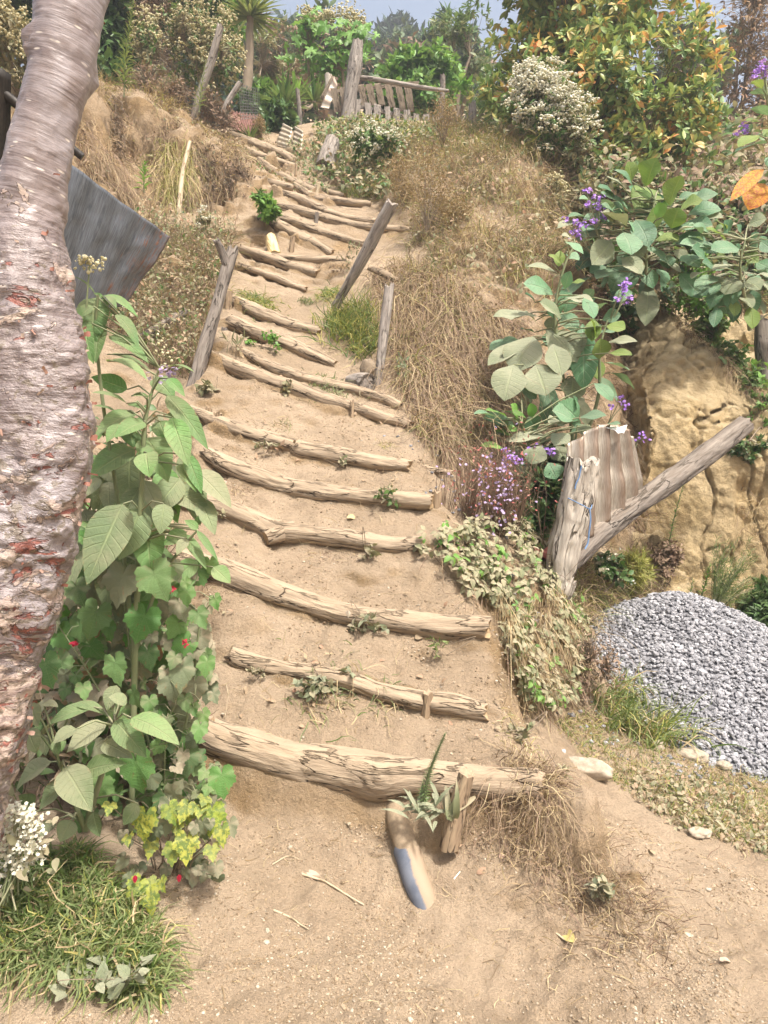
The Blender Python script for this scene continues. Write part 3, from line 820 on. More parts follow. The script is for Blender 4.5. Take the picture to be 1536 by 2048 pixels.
ny, nx = GZ.shape
i = (np.arange(ny - 1) * nx)[:, None]; j = np.arange(nx - 1)[None]
q = np.stack([i + j, i + j + 1, i + nx + j + 1, i + nx + j], -1).reshape(-1, 4)
mb = MB(); 
fc = V.reshape(-1, 3)[q].mean(1)
clay = ((fc[:, 0] > .37 * fc[:, 1] - .06) & (fc[:, 1] > 5.0) & (fc[:, 1] < 7.2) & (fc[:, 0] < 5)).astype(int)
mb.n = 0
mb.V = [V.reshape(-1, 3)]; mb.R = [np.full(nx * ny, .5)]; mb.LC = [V.reshape(-1, 3)]; mb.Q = [q]; mb.QM = [clay]; mb.n = nx * ny
ground = mb.build("ground", [M_SOIL, M_CLAY]); tag(ground, kind='structure')

def gz(x, y): return H(np.asarray(x, float), np.asarray(y, float))

_YS = np.concatenate([np.arange(1.3, 8, .02), np.arange(8, 16, .05), np.arange(16, 90, .5)])
def hit(px, py, off=0.0):
    """where the line of sight through photo pixels meets the hillside"""
    px = np.atleast_1d(np.asarray(px, float)); py = np.atleast_1d(np.asarray(py, float))
    P = at(px[:, None], py[:, None], _YS[None])
    # bilinear lookup in the terrain grid
    ix = np.clip(np.searchsorted(gx, P[..., 0]) - 1, 0, nx - 2); iy = np.clip(np.searchsorted(gy, P[..., 1]) - 1, 0, ny - 2)
    fx = np.clip((P[..., 0] - gx[ix]) / (gx[ix + 1] - gx[ix]), 0, 1); fy = np.clip((P[..., 1] - gy[iy]) / (gy[iy + 1] - gy[iy]), 0, 1)
    h = (GZ[iy, ix] * (1 - fx) + GZ[iy, ix + 1] * fx) * (1 - fy) + (GZ[iy + 1, ix] * (1 - fx) + GZ[iy + 1, ix + 1] * fx) * fy
    below = P[..., 2] <= h
    k = np.where(below.any(1), below.argmax(1), len(_YS) - 1)
    r = P[np.arange(len(px)), k]
    return r
def hit1(px, py): return hit(px, py)[0]
def gzq(x, y):
    """quick height lookup in the finished ground grid"""
    x = np.asarray(x, float); y = np.asarray(y, float)
    ix = np.clip(np.searchsorted(gx, x) - 1, 0, nx - 2); iy = np.clip(np.searchsorted(gy, y) - 1, 0, ny - 2)
    fx = np.clip((x - gx[ix]) / (gx[ix + 1] - gx[ix]), 0, 1); fy = np.clip((y - gy[iy]) / (gy[iy + 1] - gy[iy]), 0, 1)
    return (GZ[iy, ix] * (1 - fx) + GZ[iy, ix + 1] * fx) * (1 - fy) + (GZ[iy + 1, ix] * (1 - fx) + GZ[iy + 1, ix + 1] * fx) * fy
def slope(x, y):
    e = .04
    return np.stack([-(gzq(x + e, y) - gzq(x - e, y)) / (2 * e), -(gzq(x, y + e) - gzq(x, y - e)) / (2 * e), np.ones_like(x)], -1)

# world-space scatter over a patch of the hillside whose outline is given by photo points on it
def inpoly(pt, poly):
    x, y = pt[:, 0], pt[:, 1]; c = np.zeros(len(pt), bool); poly = np.asarray(poly, float)
    for a, b in zip(poly, np.roll(poly, -1, 0)):
        m = ((a[1] > y) != (b[1] > y)) & (x < (b[0] - a[0]) * (y - a[1]) / (b[1] - a[1] + 1e-12) + a[0])
        c ^= m
    return c
def scatter(poly, n, ymin, ymax, rng=RNG, clump=0.0, seed=0):
    """n roots spread evenly over the hillside's surface where it lies inside the outline, hidden hollows included"""
    poly = np.asarray(poly, float)
    got = []; tot = 0
    w0 = at(poly[:, 0], poly[:, 1], ymin); w1 = at(poly[:, 0], poly[:, 1], ymax)
    x0, x1 = min(w0[:, 0].min(), w1[:, 0].min()), max(w0[:, 0].max(), w1[:, 0].max())
    for _ in range(40):
        m = max(4000, n * 2)
        x = rng.uniform(x0, x1, m); y = rng.uniform(ymin, ymax, m)
        s = slope(x, y); area = np.linalg.norm(s, axis=-1)
        P = np.stack([x, y, gzq(x, y)], -1)
        keep = (rng.random(m) < area / 4.5) & inpoly(proj(P), poly)
        if clump: keep &= (fbm(P * 3.5, 3, seed) + rng.normal(size=m) * .25) > clump
        got.append(np.concatenate([P[keep], unit(s[keep])], 1)); tot += keep.sum()
        if tot >= n: break
    G = np.concatenate(got)[:n]
    return G[:, :3], G[:, 3:]

# the cut clay face of the spur: a sheet of its own so that it can stand steep and break into clods
_s = np.concatenate([np.linspace(-1.3, 0, 60, endpoint=False), np.linspace(0, 2.3, 190)])
_z = np.linspace(-.15, 1, 190)
SS, TT = np.meshgrid(_s, _z)
ztop = 2.98 - .95 * sstep(-.05, 1.0, SS) + .05 * fbm(np.stack([SS * 3, SS * 0, SS * 0 + 4], -1), 3, 401)
ZZ = np.where(TT < 0, TT, TT * ztop)
yf = np.interp(ZZ, [-.3, 0, .8, 1.5, 1.75, 2.3, 3.0], [5.13, 5.17, 5.27, 5.38, 5.46, 5.85, 6.48])
xe = .372 * yf + .02 + .05 * fbm(np.stack([ZZ * 2.2, ZZ * 0, ZZ * 0], -1), 4, 402)
XX = np.where(SS < 0, xe + .16 * SS * 0 - .0 + .10 * SS, xe + SS)
YY = np.where(SS < 0, yf - SS * .95, yf - .10 * SS + .10 * np.exp(-(SS / .12) ** 2))
V2 = np.stack([XX, YY, ZZ], -1)
n2 = unit(np.where((SS < 0)[..., None], np.array([-.95, -.3, .1]), np.array([-.15, -1, .25])))
dd = .040 * fbm(V2 * np.array([2.2, 2.2, 1.3]), 4, 403) + .014 * fbm(V2 * np.array([7, 7, 1.1]), 3, 409) + .016 * fbm(V2 * 9, 4, 404) + .008 * fbm(V2 * 30, 3, 405)
dd = dd - .055 * np.maximum(.05 - np.abs(fbm(V2 * np.array([2.6, 2.6, .55]) + 3, 3, 411)), 0) / .05
dd = dd - .032 * np.maximum(.07 - np.abs(fbm(V2 * np.array([1.9, 1.9, 1.1]) + 7, 4, 406)), 0) / .07
# a ledge with a sharper break where the right part has slipped
dd = dd - .10 * sstep(.62, .72, SS + .06 * fbm(V2 * 3, 3, 407)) * (1 - sstep(1.35, 1.55, ZZ + .1 * fbm(V2 * 2.5, 3, 408)))
V2 = V2 + n2 * (dd * sstep(-.15, .05, TT))[..., None]
mb = MB(); i = (np.arange(len(_z) - 1) * len(_s))[:, None]; j = np.arange(len(_s) - 1)[None]
mb.add(V2.reshape(-1, 3), quads=np.stack([i + j, i + j + 1, i + len(_s) + j + 1, i + len(_s) + j], -1).reshape(-1, 4), lc=V2.reshape(-1, 3))
CLAYV = V2
tag(mb.build("clay_bank_terrain", [M_CLAY]), kind='structure')
# ------------------------------------------------------------------ step logs
def log_disp(seed, amp=1.0):
    def f(lc):
        r = np.hypot(lc[..., 1], lc[..., 2]).mean()
        a = lc * np.array([2.2, 1, 1]) + np.array([seed * 3.7, 0, 0])
        lump = fbm(np.stack([a[..., 0] * 1.6, lc[..., 1] / r * .7, lc[..., 2] / r * .7], -1), 3, seed) * .10
        g = fbm(np.stack([lc[..., 0] * 5.5 + seed, lc[..., 1] / r * 3.2, lc[..., 2] / r * 3.2], -1), 4, seed + 50)
        crack = -np.clip(.10 - np.abs(fbm(np.stack([lc[..., 0] * 2.4 + seed, lc[..., 1] / r * 2.0, lc[..., 2] / r * 2.0], -1), 2, seed + 90)), 0, 1) * 1.5
        return r * amp * (lump + g * .045 + crack * .95)
    return f
def knot_disp(pts):
    base = log_disp(1); k = np.argmin(np.abs(proj(pts)[:, 0] - 770))
    def f(lc):
        an = np.arctan2(lc[..., 2], lc[..., 1]); s0 = lc[k, 0, 0]
        r2 = ((lc[..., 0] - s0) / .085) ** 2 + (np.angle(np.exp(1j * (an - 1.15))) / .62) ** 2
        return base(lc) + .026 * np.exp(-r2) + .006 * np.sin(np.sqrt(r2) * 11) * np.exp(-r2 * .7)
    return f
ORD = ["lowest", "second", "third", "fourth", "fifth", "sixth", "seventh", "eighth", "ninth", "tenth"]
LOGTXT = {
    0: "thickest step log with a swollen knot, lowest of the stair, above the pipe",
    1: "second step log from the bottom, forked at its left end with a cut face",
    2: "long split step log, third from the bottom, with white lime crumbs on it",
    3: "fourth step log from the bottom, bulging where a branch was cut off",
    4: "fifth step log from the bottom, stained dark in its middle",
    5: "sixth step log from the bottom, with a collar-like joint in its middle",
    6: "seventh step log from the bottom, long, pegged by a round stake on its right half",
    7: "eighth step log from the bottom, half buried, ending below the hollow stump",
    8: "ninth step log from the bottom, above the small clover patch",
    9: "tenth step log from the bottom, its right end at the yellow green grass clump",
    10: "thin earth covered step log above the green grass tuft of the tenth step",
    11: "thin step log just below the fresh cut pale wood slab, sloping down to the right",
    12: "thin nearly level step log touching the lower end of the fresh pale slab",
    13: "step log with a blackened left end, above the fresh pale wood slab",
    14: "step log next above the one with the blackened end",
    15: "long thin step log running behind the top of the leaning grey post",
    16: "step log next above the long thin one, held by a short dark peg",
    17: "curved step log near the top, lying on a shorter log at its right end",
    18: "grey ended step log that starts under the overhanging root bank",
    19: "short split step log, leftmost of the upper steps",
    20: "thin step log just below the topmost thick one",
    21: "topmost thick step log, leading up to the rusty sheets",
}
for i, s in enumerate(STEPS):
    if s['k'] != 'log': continue
    n = 90 if i < 10 else 44
    pts, rad = resample(s['P'], s['R'], n)
    wob = fbm(np.stack([np.linspace(0, 5, n), np.full(n, i * 9.1), np.zeros(n)], -1), 2, 3) * rad.mean() * .12
    pts = pts + np.stack([0 * wob, 0 * wob, wob], -1)
    root = thing("step_log", s['P'][len(s['P']) // 2], LOGTXT[i], "log", "logs laid as steps up the earth stair")
    mb = MB()
    tube(mb, pts, rad * .97, 40 if i < 10 else 22, disp=log_disp(i + 1) if i else knot_disp(pts), jag=.02, seed=i, capmat=1)
    if i == 13:
        mb.build("log_body", [M_LOG, M_LOGEND], root)
        mb2 = MB(); k = 13
        tube(mb2, pts[:k], rad[:k] * 1.05, 22, disp=log_disp(i + 1), jag=.015); mb2.build("charred_end", [M_LOGDARK], root)
    else:
        mb.build("log_body", [M_LOG, M_LOGEND], root)
    if False:
        mb = MB(); c = at(776, 1545, s['P'][5][1] - .075)
        a = np.linspace(0, 1, 9)
        tube(mb, np.stack([c + np.array([-.035 + .02 * q_, .07 * (1 - q_), .012]) + np.array([0, -.03 * q_, 0]) for q_ in a]), .05 * (1 - a ** 3 * .75), 20, disp=log_disp(33, 1.4)); mb.build("knot", [M_LOG], root)
    if i == 1:
        mb = MB(); b = at([405, 440, 480, 520], [1288, 1291, 1303, 1322], [3.08, 3.08, 3.06, 3.02])
        p2, r2 = resample(b, np.array([.016, .022, .027, .022]), 24); tube(mb, p2, r2, 18, disp=log_disp(44)); mb.build("side_branch", [M_LOG], root)
    if i == 3:
        mb = MB(); b = s['P'][4] + np.array([[.10, .02, .01], [.02, -.025, -.012], [-.04, -.06, -.03]])
        tube(mb, *resample(b, np.array([.05, .05, .036]), 12), 18, disp=log_disp(48), capmat=1); mb.build("cut_branch_stub", [M_LOG, M_LOGEND], root)
    if i == 5:
        mb = MB(); b = s['P'][4]; tube(mb, np.stack([b + np.array([-.03, .01, .004]), b + np.array([-.012, .0, .0]), b + np.array([.02, -.01, -.008])]), np.array([.05, .064, .056]), 20, disp=log_disp(49, .6)); mb.build("collar", [M_LOG], root)

def loose_log(name, pix, Y, label, cat, matl, n=30, sides=20, group=None, part="log_body", endm=None, amp=1.0, seed=60):
    p = np.array(pix, float); Yv = np.broadcast_to(np.asarray(Y, float), (len(p),)) if Y is not None else hit(p[:, 0], p[:, 1] + p[:, 2] * .4)[:, 1] - .02
    P = at(p[:, 0], p[:, 1], Yv); R = p[:, 2] * Yv / FPX / 2 * (1 if Y is not None else 1.3)
    mb = MB(); tube(mb, *resample(P, R, n), sides, disp=log_disp(seed, amp), jag=.012, seed=seed, capmat=1)
    o = mb.build(name, [matl, endm or M_LOGEND], origin=P[0])
    return tag(o, label, cat, group)
LG = "logs laid as steps up the earth stair"
loose_log("step_log", [(640,419,13),(692,422,15),(757,429,14)], [8.15,8.1,8.05], "short thick log wedged under the curved step log near the top", "log", M_LOG, group=LG, seed=61)
loose_log("step_log", [(742,677,17),(795,681,20),(848,685,20)], [5.6,5.55,5.5], "short log end jutting out right behind the short upright post", "log", M_LOG, group=LG, seed=62)
loose_log("step_log", [(737,535,10),(765,546,16),(795,563,15)], [6.25,6.2,6.15], "short cracked log end below the foot of the leaning grey post", "log", M_LOG, group=LG, seed=63)
loose_log("step_log", [(838,936,18),(870,942,14),(905,945,9)], [4.28,4.26,4.24], "thin grassy log piece continuing the sixth step beside the reddish bush", "log", M_LOG, group=LG, seed=64)
loose_log("step_log", [(520,290,7),(575,304,6)], [10.6,10.5], "thin topmost pole lying before the tilted corrugated sheets", "log", M_LOG, 12, 10, LG, seed=65)
loose_log("step_log", [(508,357,11),(555,370,14),(586,377,11)], None, "short earth covered log under the grey ended step near the root mass", "log", M_LOG, 20, 14, LG, seed=66)
loose_log("step_log", [(632,392,9),(690,404,12),(742,409,10)], None, "thin log lying just behind the curved step log near the top", "log", M_LOG, 20, 14, LG, seed=67)
loose_log("step_log", [(612,368,8),(655,384,10),(690,392,9)], None, "thin weathered log above the curved step, left of the green hollow", "log", M_LOG, 20, 14, LG, seed=68)
# hollow stump and stones on the right of the stairs
P = at([697, 722, 736], [765, 763, 766], [4.98, 4.93, 4.86])
root = thing("hollow_log", P[1], "hollow weathered log end facing the viewer beside the brown stone", "log")
mb = MB(); pts, rad = resample(P, np.array([.05, .062, .066]), 16)
tube(mb, pts, rad, 24, disp=log_disp(70, 1.6), cap=False)
tube(mb, pts[::-1][:9], rad[::-1][:9] * .66, 24, disp=log_disp(71, 1.5), cap=True)
t_, N_, B_ = frames(pts)
mb.build("outer_wood", [M_GREY], root)
mb = MB(); th = np.linspace(0, 2 * np.pi, 24, endpoint=False)
e = pts[-1]; o_ = e + N_[-1] * (rad[-1] * 1.0 * np.cos(th))[:, None] + B_[-1] * (rad[-1] * 1.0 * np.sin(th))[:, None]; i_ = e + N_[-1] * (rad[-1] * .64 * np.cos(th))[:, None] + B_[-1] * (rad[-1] * .64 * np.sin(th))[:, None]
a = np.arange(24); b = (a + 1) % 24
mb.add(np.concatenate([o_, i_, i_ - t_[-1] * .07]), quads=np.concatenate([np.stack([a, b, b + 24, a + 24], -1), np.stack([a + 24, b + 24, b + 48, a + 48], -1)]), lc=np.concatenate([o_, i_, i_]) - e)
mb.build("broken_rim", [M_GREYDARK], root)

def rock(name, pix, Y, size, label, matl, seed, cat="rock", rz=0, group=None, sub=3):
    c = at(pix[0], pix[1], Y)
    if Y < 3.6 and name == 'rock' and cat != 'pebble' and 'clod' not in cat:
        c = hit1(pix[0], pix[1] + size[2] * .5 * FPX / Y) + np.array([0, 0, size[2] * .35])
    n = 40; th = np.linspace(0, np.pi, n // 2); ph = np.linspace(0, 2 * np.pi, n, endpoint=False)
    T, Ph = np.meshgrid(th, ph, indexing='ij')
    d = np.stack([np.sin(T) * np.cos(Ph), np.sin(T) * np.sin(Ph), np.cos(T)], -1)
    r = 1 + .22 * fbm(d * 1.4 + seed, 3, seed)
    # flat broken facets
    for k in range(9):
        nv = sphere_dirs(1, np.random.default_rng(seed * 31 + k))[0]
        r = np.minimum(r, (.80 + .12 * ((k * 37 % 10) / 10)) / np.maximum((d * nv).sum(-1), .05))
    r = r * (1 + .03 * fbm(d * 7, 3, seed + 5))
    X = d * r[..., None] * np.asarray(size)
    ca, sa = math.cos(rz), math.sin(rz)
    X = np.stack([X[..., 0] * ca - X[..., 1] * sa, X[..., 0] * sa + X[..., 1] * ca, X[..., 2]], -1)
    m = MB(); i = (np.arange(n // 2 - 1) * n)[:, None]; j = np.arange(n)[None]; j2 = (j + 1) % n
    m.add((X + c).reshape(-1, 3), quads=np.stack([i + j, i + n + j, i + n + j2, i + j2], -1).reshape(-1, 4))
    return tag(m.build(name, [matl], origin=c), label, cat, group)
rock("rock", (736, 735), 4.98, (.052, .05, .068), "brown angular stone above the hollow log end, right of the steps", M_BROWNROCK, 3, "stone")
rock("rock", (1172, 1532), 2.78, (.125, .06, .05), "long pale boulder on the sandy slope, right of the lowest log", M_ROCK, 5, "rock", -.42)
rock("rock", (1315, 1487), 3.28, (.04, .035, .03), "small pale stone in the grass at the foot of the gravel heap", M_ROCK, 6, "stone")
rock("rock", (1382, 1508), 3.22, (.08, .045, .04), "flat pale stone half buried before the gravel heap", M_ROCK, 8, "stone", -.5)
rock("rock", (1448, 1530), 3.15, (.04, .035, .025), "whitish stone at the lower edge of the gravel heap", M_ROCK, 9, "stone", .3)
rock("rock", (1400, 1665), 2.66, (.05, .03, .02), "small flat pale stone in the thin grass at the lower right", M_ROCK, 10, "stone", .3)
rock("rock", (698, 1230), 3.16, (.019, .014, .025), "tan pebble stuck on the face of the split third step log", M_ROCK, 12, "pebble")
rock("rock", (930, 1310), 3.05, (.035, .03, .05), "clod of brown earth under the right end of the third step log", M_BROWNROCK, 13, "earth clod")

# ------------------------------------------------------------------ stakes and posts
def post(name, pix, Y, label, cat, matl, group=None, n=40, sides=22, amp=1.0, jag=.03, seed=80, part=None, endm=None, origin=None, parent=None, buried=.12):
    """a post from photo points (px, py, thickness px) foot first; its foot runs on into the ground"""
    p = np.array(pix, float); Yv = np.broadcast_to(np.asarray(Y, float), (len(p),))
    P = at(p[:, 0], p[:, 1], Yv); R = p[:, 2] * Yv / FPX / 2
    if buried:
        P = np.concatenate([[P[0] + unit(P[0] - P[1]) * buried], P]); R = np.concatenate([[R[0]], R])
    mb = MB(); tube(mb, *resample(P, R, n), sides, disp=log_disp(seed, amp), jag=jag, seed=seed, capmat=1)
    o = mb.build(part or name, [matl, endm or matl], parent, None if parent else P[0])
    if not parent: tag(o, label, cat, group)
    return o
SG = "short stakes pegging the step logs"
stakes = [
    ([(905,1665,40),(917,1610,38),(934,1545,34)], 2.34, "thick slanting stake in front of the lowest step log", M_STAKE),
    ([(850,1436,19),(856,1385,21)], 2.78, "square stake pegging the right part of the second step log", M_STAKE),
    ([(395,1185,28),(400,1130,30)], 3.28, "thick stake at the left end of the third step log, among leaves", M_STAKE),
    ([(870,1032,19),(873,983,20)], 3.80, "dark stake at the right end of the fifth step log", M_STAKE),
    ([(424,878,17),(436,826,16)], 4.38, "leaning stake at the left end of the sixth step log", M_STAKE),
    ([(411,872,15),(418,815,13)], 4.42, "thin stake behind the leaning one at the sixth step log", M_STAKE),
    ([(428,738,14),(428,704,14)], 4.92, "round stake at the left end of the seventh step log", M_STAKE),
    ([(414,735,10),(417,702,9)], 4.97, "thin dark stake left of the round one beside the forked post", M_GREYDARK),
    ([(704,832,9),(704,802,8)], 4.66, "thin peg on the right half of the seventh step log", M_STAKE),
    ([(447,690,12),(449,655,12)], 5.4, "short grey stake left of the ninth step log", M_GREYDARK),
    ([(456,640,15),(458,584,15)], 5.72, "tall brown stake at the left end of the tenth step log", M_STAKE),
    ([(503,508,7),(504,488,7)], 6.75, "small peg at the left end of the thin step log below the pale slab", M_STAKE),
    ([(582,507,11),(586,474,10)], 6.95, "stubby peg under the step log with the blackened end", M_STAKE),
    ([(632,446,8),(634,424,8)], 7.55, "dark square peg on the long thin step log", M_GREYDARK),
    ([(610,413,8),(615,394,8)], 7.9, "dark peg on the step log below the curved one", M_GREYDARK),
    ([(589,385,7),(591,364,6)], 8.3, "thin peg at the left end of the curved step log near the top", M_STAKE),
    ([(632,391,7),(638,370,6)], 8.6, "thin pale peg standing behind the curved step log", M_STICK),
    ([(494,325,6),(496,308,5)], 9.5, "thin peg beside the upper split step log", M_STAKE),
    ([(774,457,8),(777,436,8)], 7.55, "short peg behind the top of the leaning grey post", M_STAKE),
    ([(366,1500,22),(378,1425,20)], 2.85, "weathered stake at the left end of the lowest step log", M_STAKE),
    ([(592,342,5),(593,328,5)], 9.2, "tiny peg at the right end of the upper thin step log", M_STAKE),
]
for k, (pix, Y, lab, m_) in enumerate(stakes):
    post("wooden_stake", pix, Y, lab, "stake", m_, SG, 16, 14, 1.2, .012, 100 + k, buried=.06)

# forked post on the left of the stairs
root = thing("forked_post", at(386, 770, 4.8), "dark forked post leaning right on the left side of the stairs", "post")
post("main_pole", [(386,775,28),(410,690,26),(437,600,24),(456,530,25),(466,498,22)], [4.75,4.82,4.9,4.96,5.0], None, None, M_GREYDARK, parent=root, seed=130, jag=.03)
post("fork_prong", [(453,532,16),(444,505,16),(433,482,13)], [4.94,4.92,4.88], None, None, M_GREYDARK, parent=root, seed=131, n=14, buried=0)
tag(post("fence_post", [(684,590,17),(715,535,21),(750,470,24),(783,407,24)], [5.75,5.65,5.55,5.45], "grey post leaning far to the right at the middle of the stairs", "post", M_GREY, seed=132))
post("fence_post", [(757,760,18),(765,690,19),(772,630,20),(779,573,20)], [5.05,5.08,5.1,5.12], "short upright grey post right of the stairs, before the log end", "post", M_GREY, seed=133)
post("fence_post", [(383,246,14),(400,190,14),(424,118,15),(441,52,13)], [8.6,8.55,8.5,8.45], "tall pale leaning post at the bank top, before white flowers", "post", M_GREY, seed=134)
post("fence_post", [(432,250,9),(455,205,10),(480,165,10)], [9.3,9.3,9.3], "thin grey post leaning right, beside the tall pale one", "post", M_GREY, seed=135)
post("dry_stick", [(357,446,11),(360,400,9),(366,340,8),(380,283,7)], [6.9,6.95,7.05,7.2], "thin whitish stick standing against the left earth bank", "stick", M_STICK, seed=136, n=24, sides=12)
post("fence_post", [(601,290,8),(600,235,8),(595,180,8)], [11.6,11.6,11.6], "thin dark upright post by the agaves near the top", "post", M_GREYDARK, seed=137, n=16, sides=12)
post("fence_post", [(878,255,12),(884,205,11),(886,152,10)], [12.0,12.0,12.0], "brown upright post at the right end of the picket gate", "post", M_GREYDARK, seed=138, n=16, sides=12)
post("fence_post", [(940,262,16),(945,235,15),(944,206,14)], [10.6,10.6,10.6], "stubby grey post in the grass right of the picket gate", "post", M_GREY, seed=139, n=16, sides=12)
post("fence_post", [(1047,262,15),(1058,210,14),(1062,165,12)], [9.2,9.2,9.2], "grey post half hidden in the big white flower bush", "post", M_GREY, seed=140, n=16, sides=12)
post("tree_stump", [(655,322,40),(660,298,34),(664,280,28)], [9.6,9.65,9.7], "pale cut stump under the overhanging weeds below the gate", "stump", M_GREY, seed=141, n=20, sides=20, buried=.1)
loose_log("fallen_log", [(262,690,16),(310,660,20),(372,622,16)], [5.25,5.35,5.5], "dark fallen log among dead weeds below the grey metal sheet", "log", M_GREYDARK, seed=142)
post("tree_stump", [(1535,745,34),(1528,690,34),(1527,640,30)], [5.9,5.95,6.0], "dark trunk stub at the right edge among green creepers", "stump", M_GREYDARK, seed=143)
# gnarled post, long pole, curved roofing sheet with its cord
root = thing("gnarled_post", at(1108, 1215, 3.98), "thick pale gnarled post leaning right, bound with blue cord", "post")
post("main_trunk", [(1106,1225,44),(1120,1160,58),(1128,1100,66),(1146,1030,62),(1158,970,62),(1166,925,58)], [3.98,3.98,3.97,3.96,3.95,3.94], None, None, M_PALE, parent=root, amp=2.0, seed=150, n=70, sides=44, jag=.05)
post("root_foot", [(1108,1215,24),(1128,1190,34),(1140,1160,34)], [3.98,3.95,3.95], None, None, M_PALE, parent=root, amp=1.8, seed=151, n=20, sides=20)
root = thing("bracing_pole", at(1140, 1130, 3.95), "long grey pole slanting up right across the clay bank", "pole")
post("pole_wood", [(1118,1150,46),(1180,1080,48),(1260,1018,45),(1350,955,44),(1430,898,44),(1488,852,40)], [4.05,4.2,4.4,4.62,4.82,4.96], None, None, M_GREYDARK, parent=root, amp=1.1, seed=152, n=90, sides=34, jag=.05)
c = at(1206, 1075, 4.22)
def cord(name, pix, Y, r, label, parent=None, matl=None, cat="cord"):
    p = np.array(pix, float); P = at(p[:, 0], p[:, 1], np.broadcast_to(np.asarray(Y, float), (len(p),)))
    mb = MB(); tube(mb, *resample(P, np.full(len(P), r), len(P) * 6), 8)
    o = mb.build(name, [matl or M_BLUE], parent, None if parent else P[0])
    return o if parent else tag(o, label, cat)
root = thing("blue_cord", at(1178, 1018, 3.84), "blue plastic cord knotted round the gnarled post", "cord")
cord("loop", [(1136,996,0),(1150,1003,0),(1168,1012,0),(1180,1018,0),(1184,1010,0)], [3.88,3.84,3.83,3.85,3.9], .003, None, root)
cord("hanging_end", [(1179,1016,0),(1181,1040,0),(1178,1065,0),(1176,1085,0),(1170,1098,0)], [3.84,3.84,3.84,3.84,3.83], .0045, None, root)
cord("frayed_end", [(1163,931,0),(1160,945,0),(1158,955,0),(1152,968,0),(1150,978,0)], [3.85,3.85,3.85,3.85,3.85], .004, None, root)

def sheet(name, quad, label, matl, nu=40, nv=24, waves=6, amp=.012, axis_u=True, cat="metal sheet", parent=None, bend=0.0, outline=None, thick=.003, ragged=0.0, seed=1):
    """corrugated sheet: four corners in space (a, b, c, d), ridges run from a-b to d-c"""
    a, b, c, d = [np.asarray(q_, float) for q_ in quad]
    u, v = np.meshgrid(np.linspace(0, 1, nu), np.linspace(0, 1, nv))
    if outline is not None: u, v = outline(u, v)
    P = (a * (1 - u)[..., None] + b * u[..., None]) * (1 - v)[..., None] + (d * (1 - u)[..., None] + c * u[..., None]) * v[..., None]
    nrm = unit(np.cross(b - a, d - a))
    P = P + nrm * (amp * np.sin(2 * np.pi * waves * u) + bend * (4 * u * (1 - u)))[..., None]
    P = P + nrm * (ragged * fbm(np.stack([u * 3, v * 3, u * 0 + seed], -1), 3, seed))[..., None]
    lu, lv = np.linalg.norm(b - a), np.linalg.norm(d - a)
    lc = np.stack([u * lu, v * lv, np.sin(2 * np.pi * waves * u)], -1).reshape(-1, 3)
    i = (np.arange(nv - 1) * nu)[:, None]; j = np.arange(nu - 1)[None]
    q = np.stack([i + j, i + j + 1, i + nu + j + 1, i + nu + j], -1).reshape(-1, 4)
    n = nu * nv
    Vt = P.reshape(-1, 3); Vb = Vt - nrm * thick
    rim = np.concatenate([np.arange(nu), np.arange(1, nv) * nu + nu - 1, n - 1 - np.arange(1, nu), (nv - 1 - np.arange(1, nv)) * nu])
    r1 = rim; r2 = np.roll(rim, -1)
    mb = MB(); mb.add(np.concatenate([Vt, Vb]), quads=np.concatenate([q, q[:, ::-1] + n, np.stack([r1, r1 + n, r2 + n, r2], -1)]), lc=np.concatenate([lc, lc]))
    o = mb.build(name, [matl], parent, None if parent else a)
    return o if parent else tag(o, label, cat)

def rounded(u, v):
    # a torn sheet whose top is rounded on the right and slanting on the left
    top = .02 + .30 * np.clip(.38 - u, 0, 1) ** 1.1 * 1.6 + .32 * np.clip(u - .72, 0, 1) ** 1.6 * 3.0
    bot = 1 - .14 * u - .02 * np.sin(u * 14) - .15 * np.clip(.25 - u, 0, 1)
    return u, top + v * (bot - top)
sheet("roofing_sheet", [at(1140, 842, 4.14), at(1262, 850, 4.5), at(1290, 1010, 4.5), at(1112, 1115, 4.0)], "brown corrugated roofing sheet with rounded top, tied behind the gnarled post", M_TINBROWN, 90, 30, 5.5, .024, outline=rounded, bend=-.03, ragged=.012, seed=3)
sheet("plastic_scrap", [at(1212, 856, 4.26), at(1254, 850, 4.3), at(1248, 868, 4.28), at(1236, 866, 4.24)], "scrap of white plastic on top of the curved brown sheet", M_PLASTIC, 10, 6, .7, .006, cat="scrap", ragged=.01)
# small torn strip left of the post, the sheet's near edge seen end on
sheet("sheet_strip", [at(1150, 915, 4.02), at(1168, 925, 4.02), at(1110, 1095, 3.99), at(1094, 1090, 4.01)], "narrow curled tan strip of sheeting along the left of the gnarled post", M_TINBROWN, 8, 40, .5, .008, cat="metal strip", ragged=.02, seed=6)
sheet("cloth_rag", [at(1045, 1092, 4.15), at(1098, 1094, 4.1), at(1098, 1122, 4.04), at(1052, 1112, 4.1)], "faded red rag lying in weeds left of the gnarled post", M_REDCLOTH, 16, 8, 1.5, .012, cat="rag", ragged=.04, seed=4)

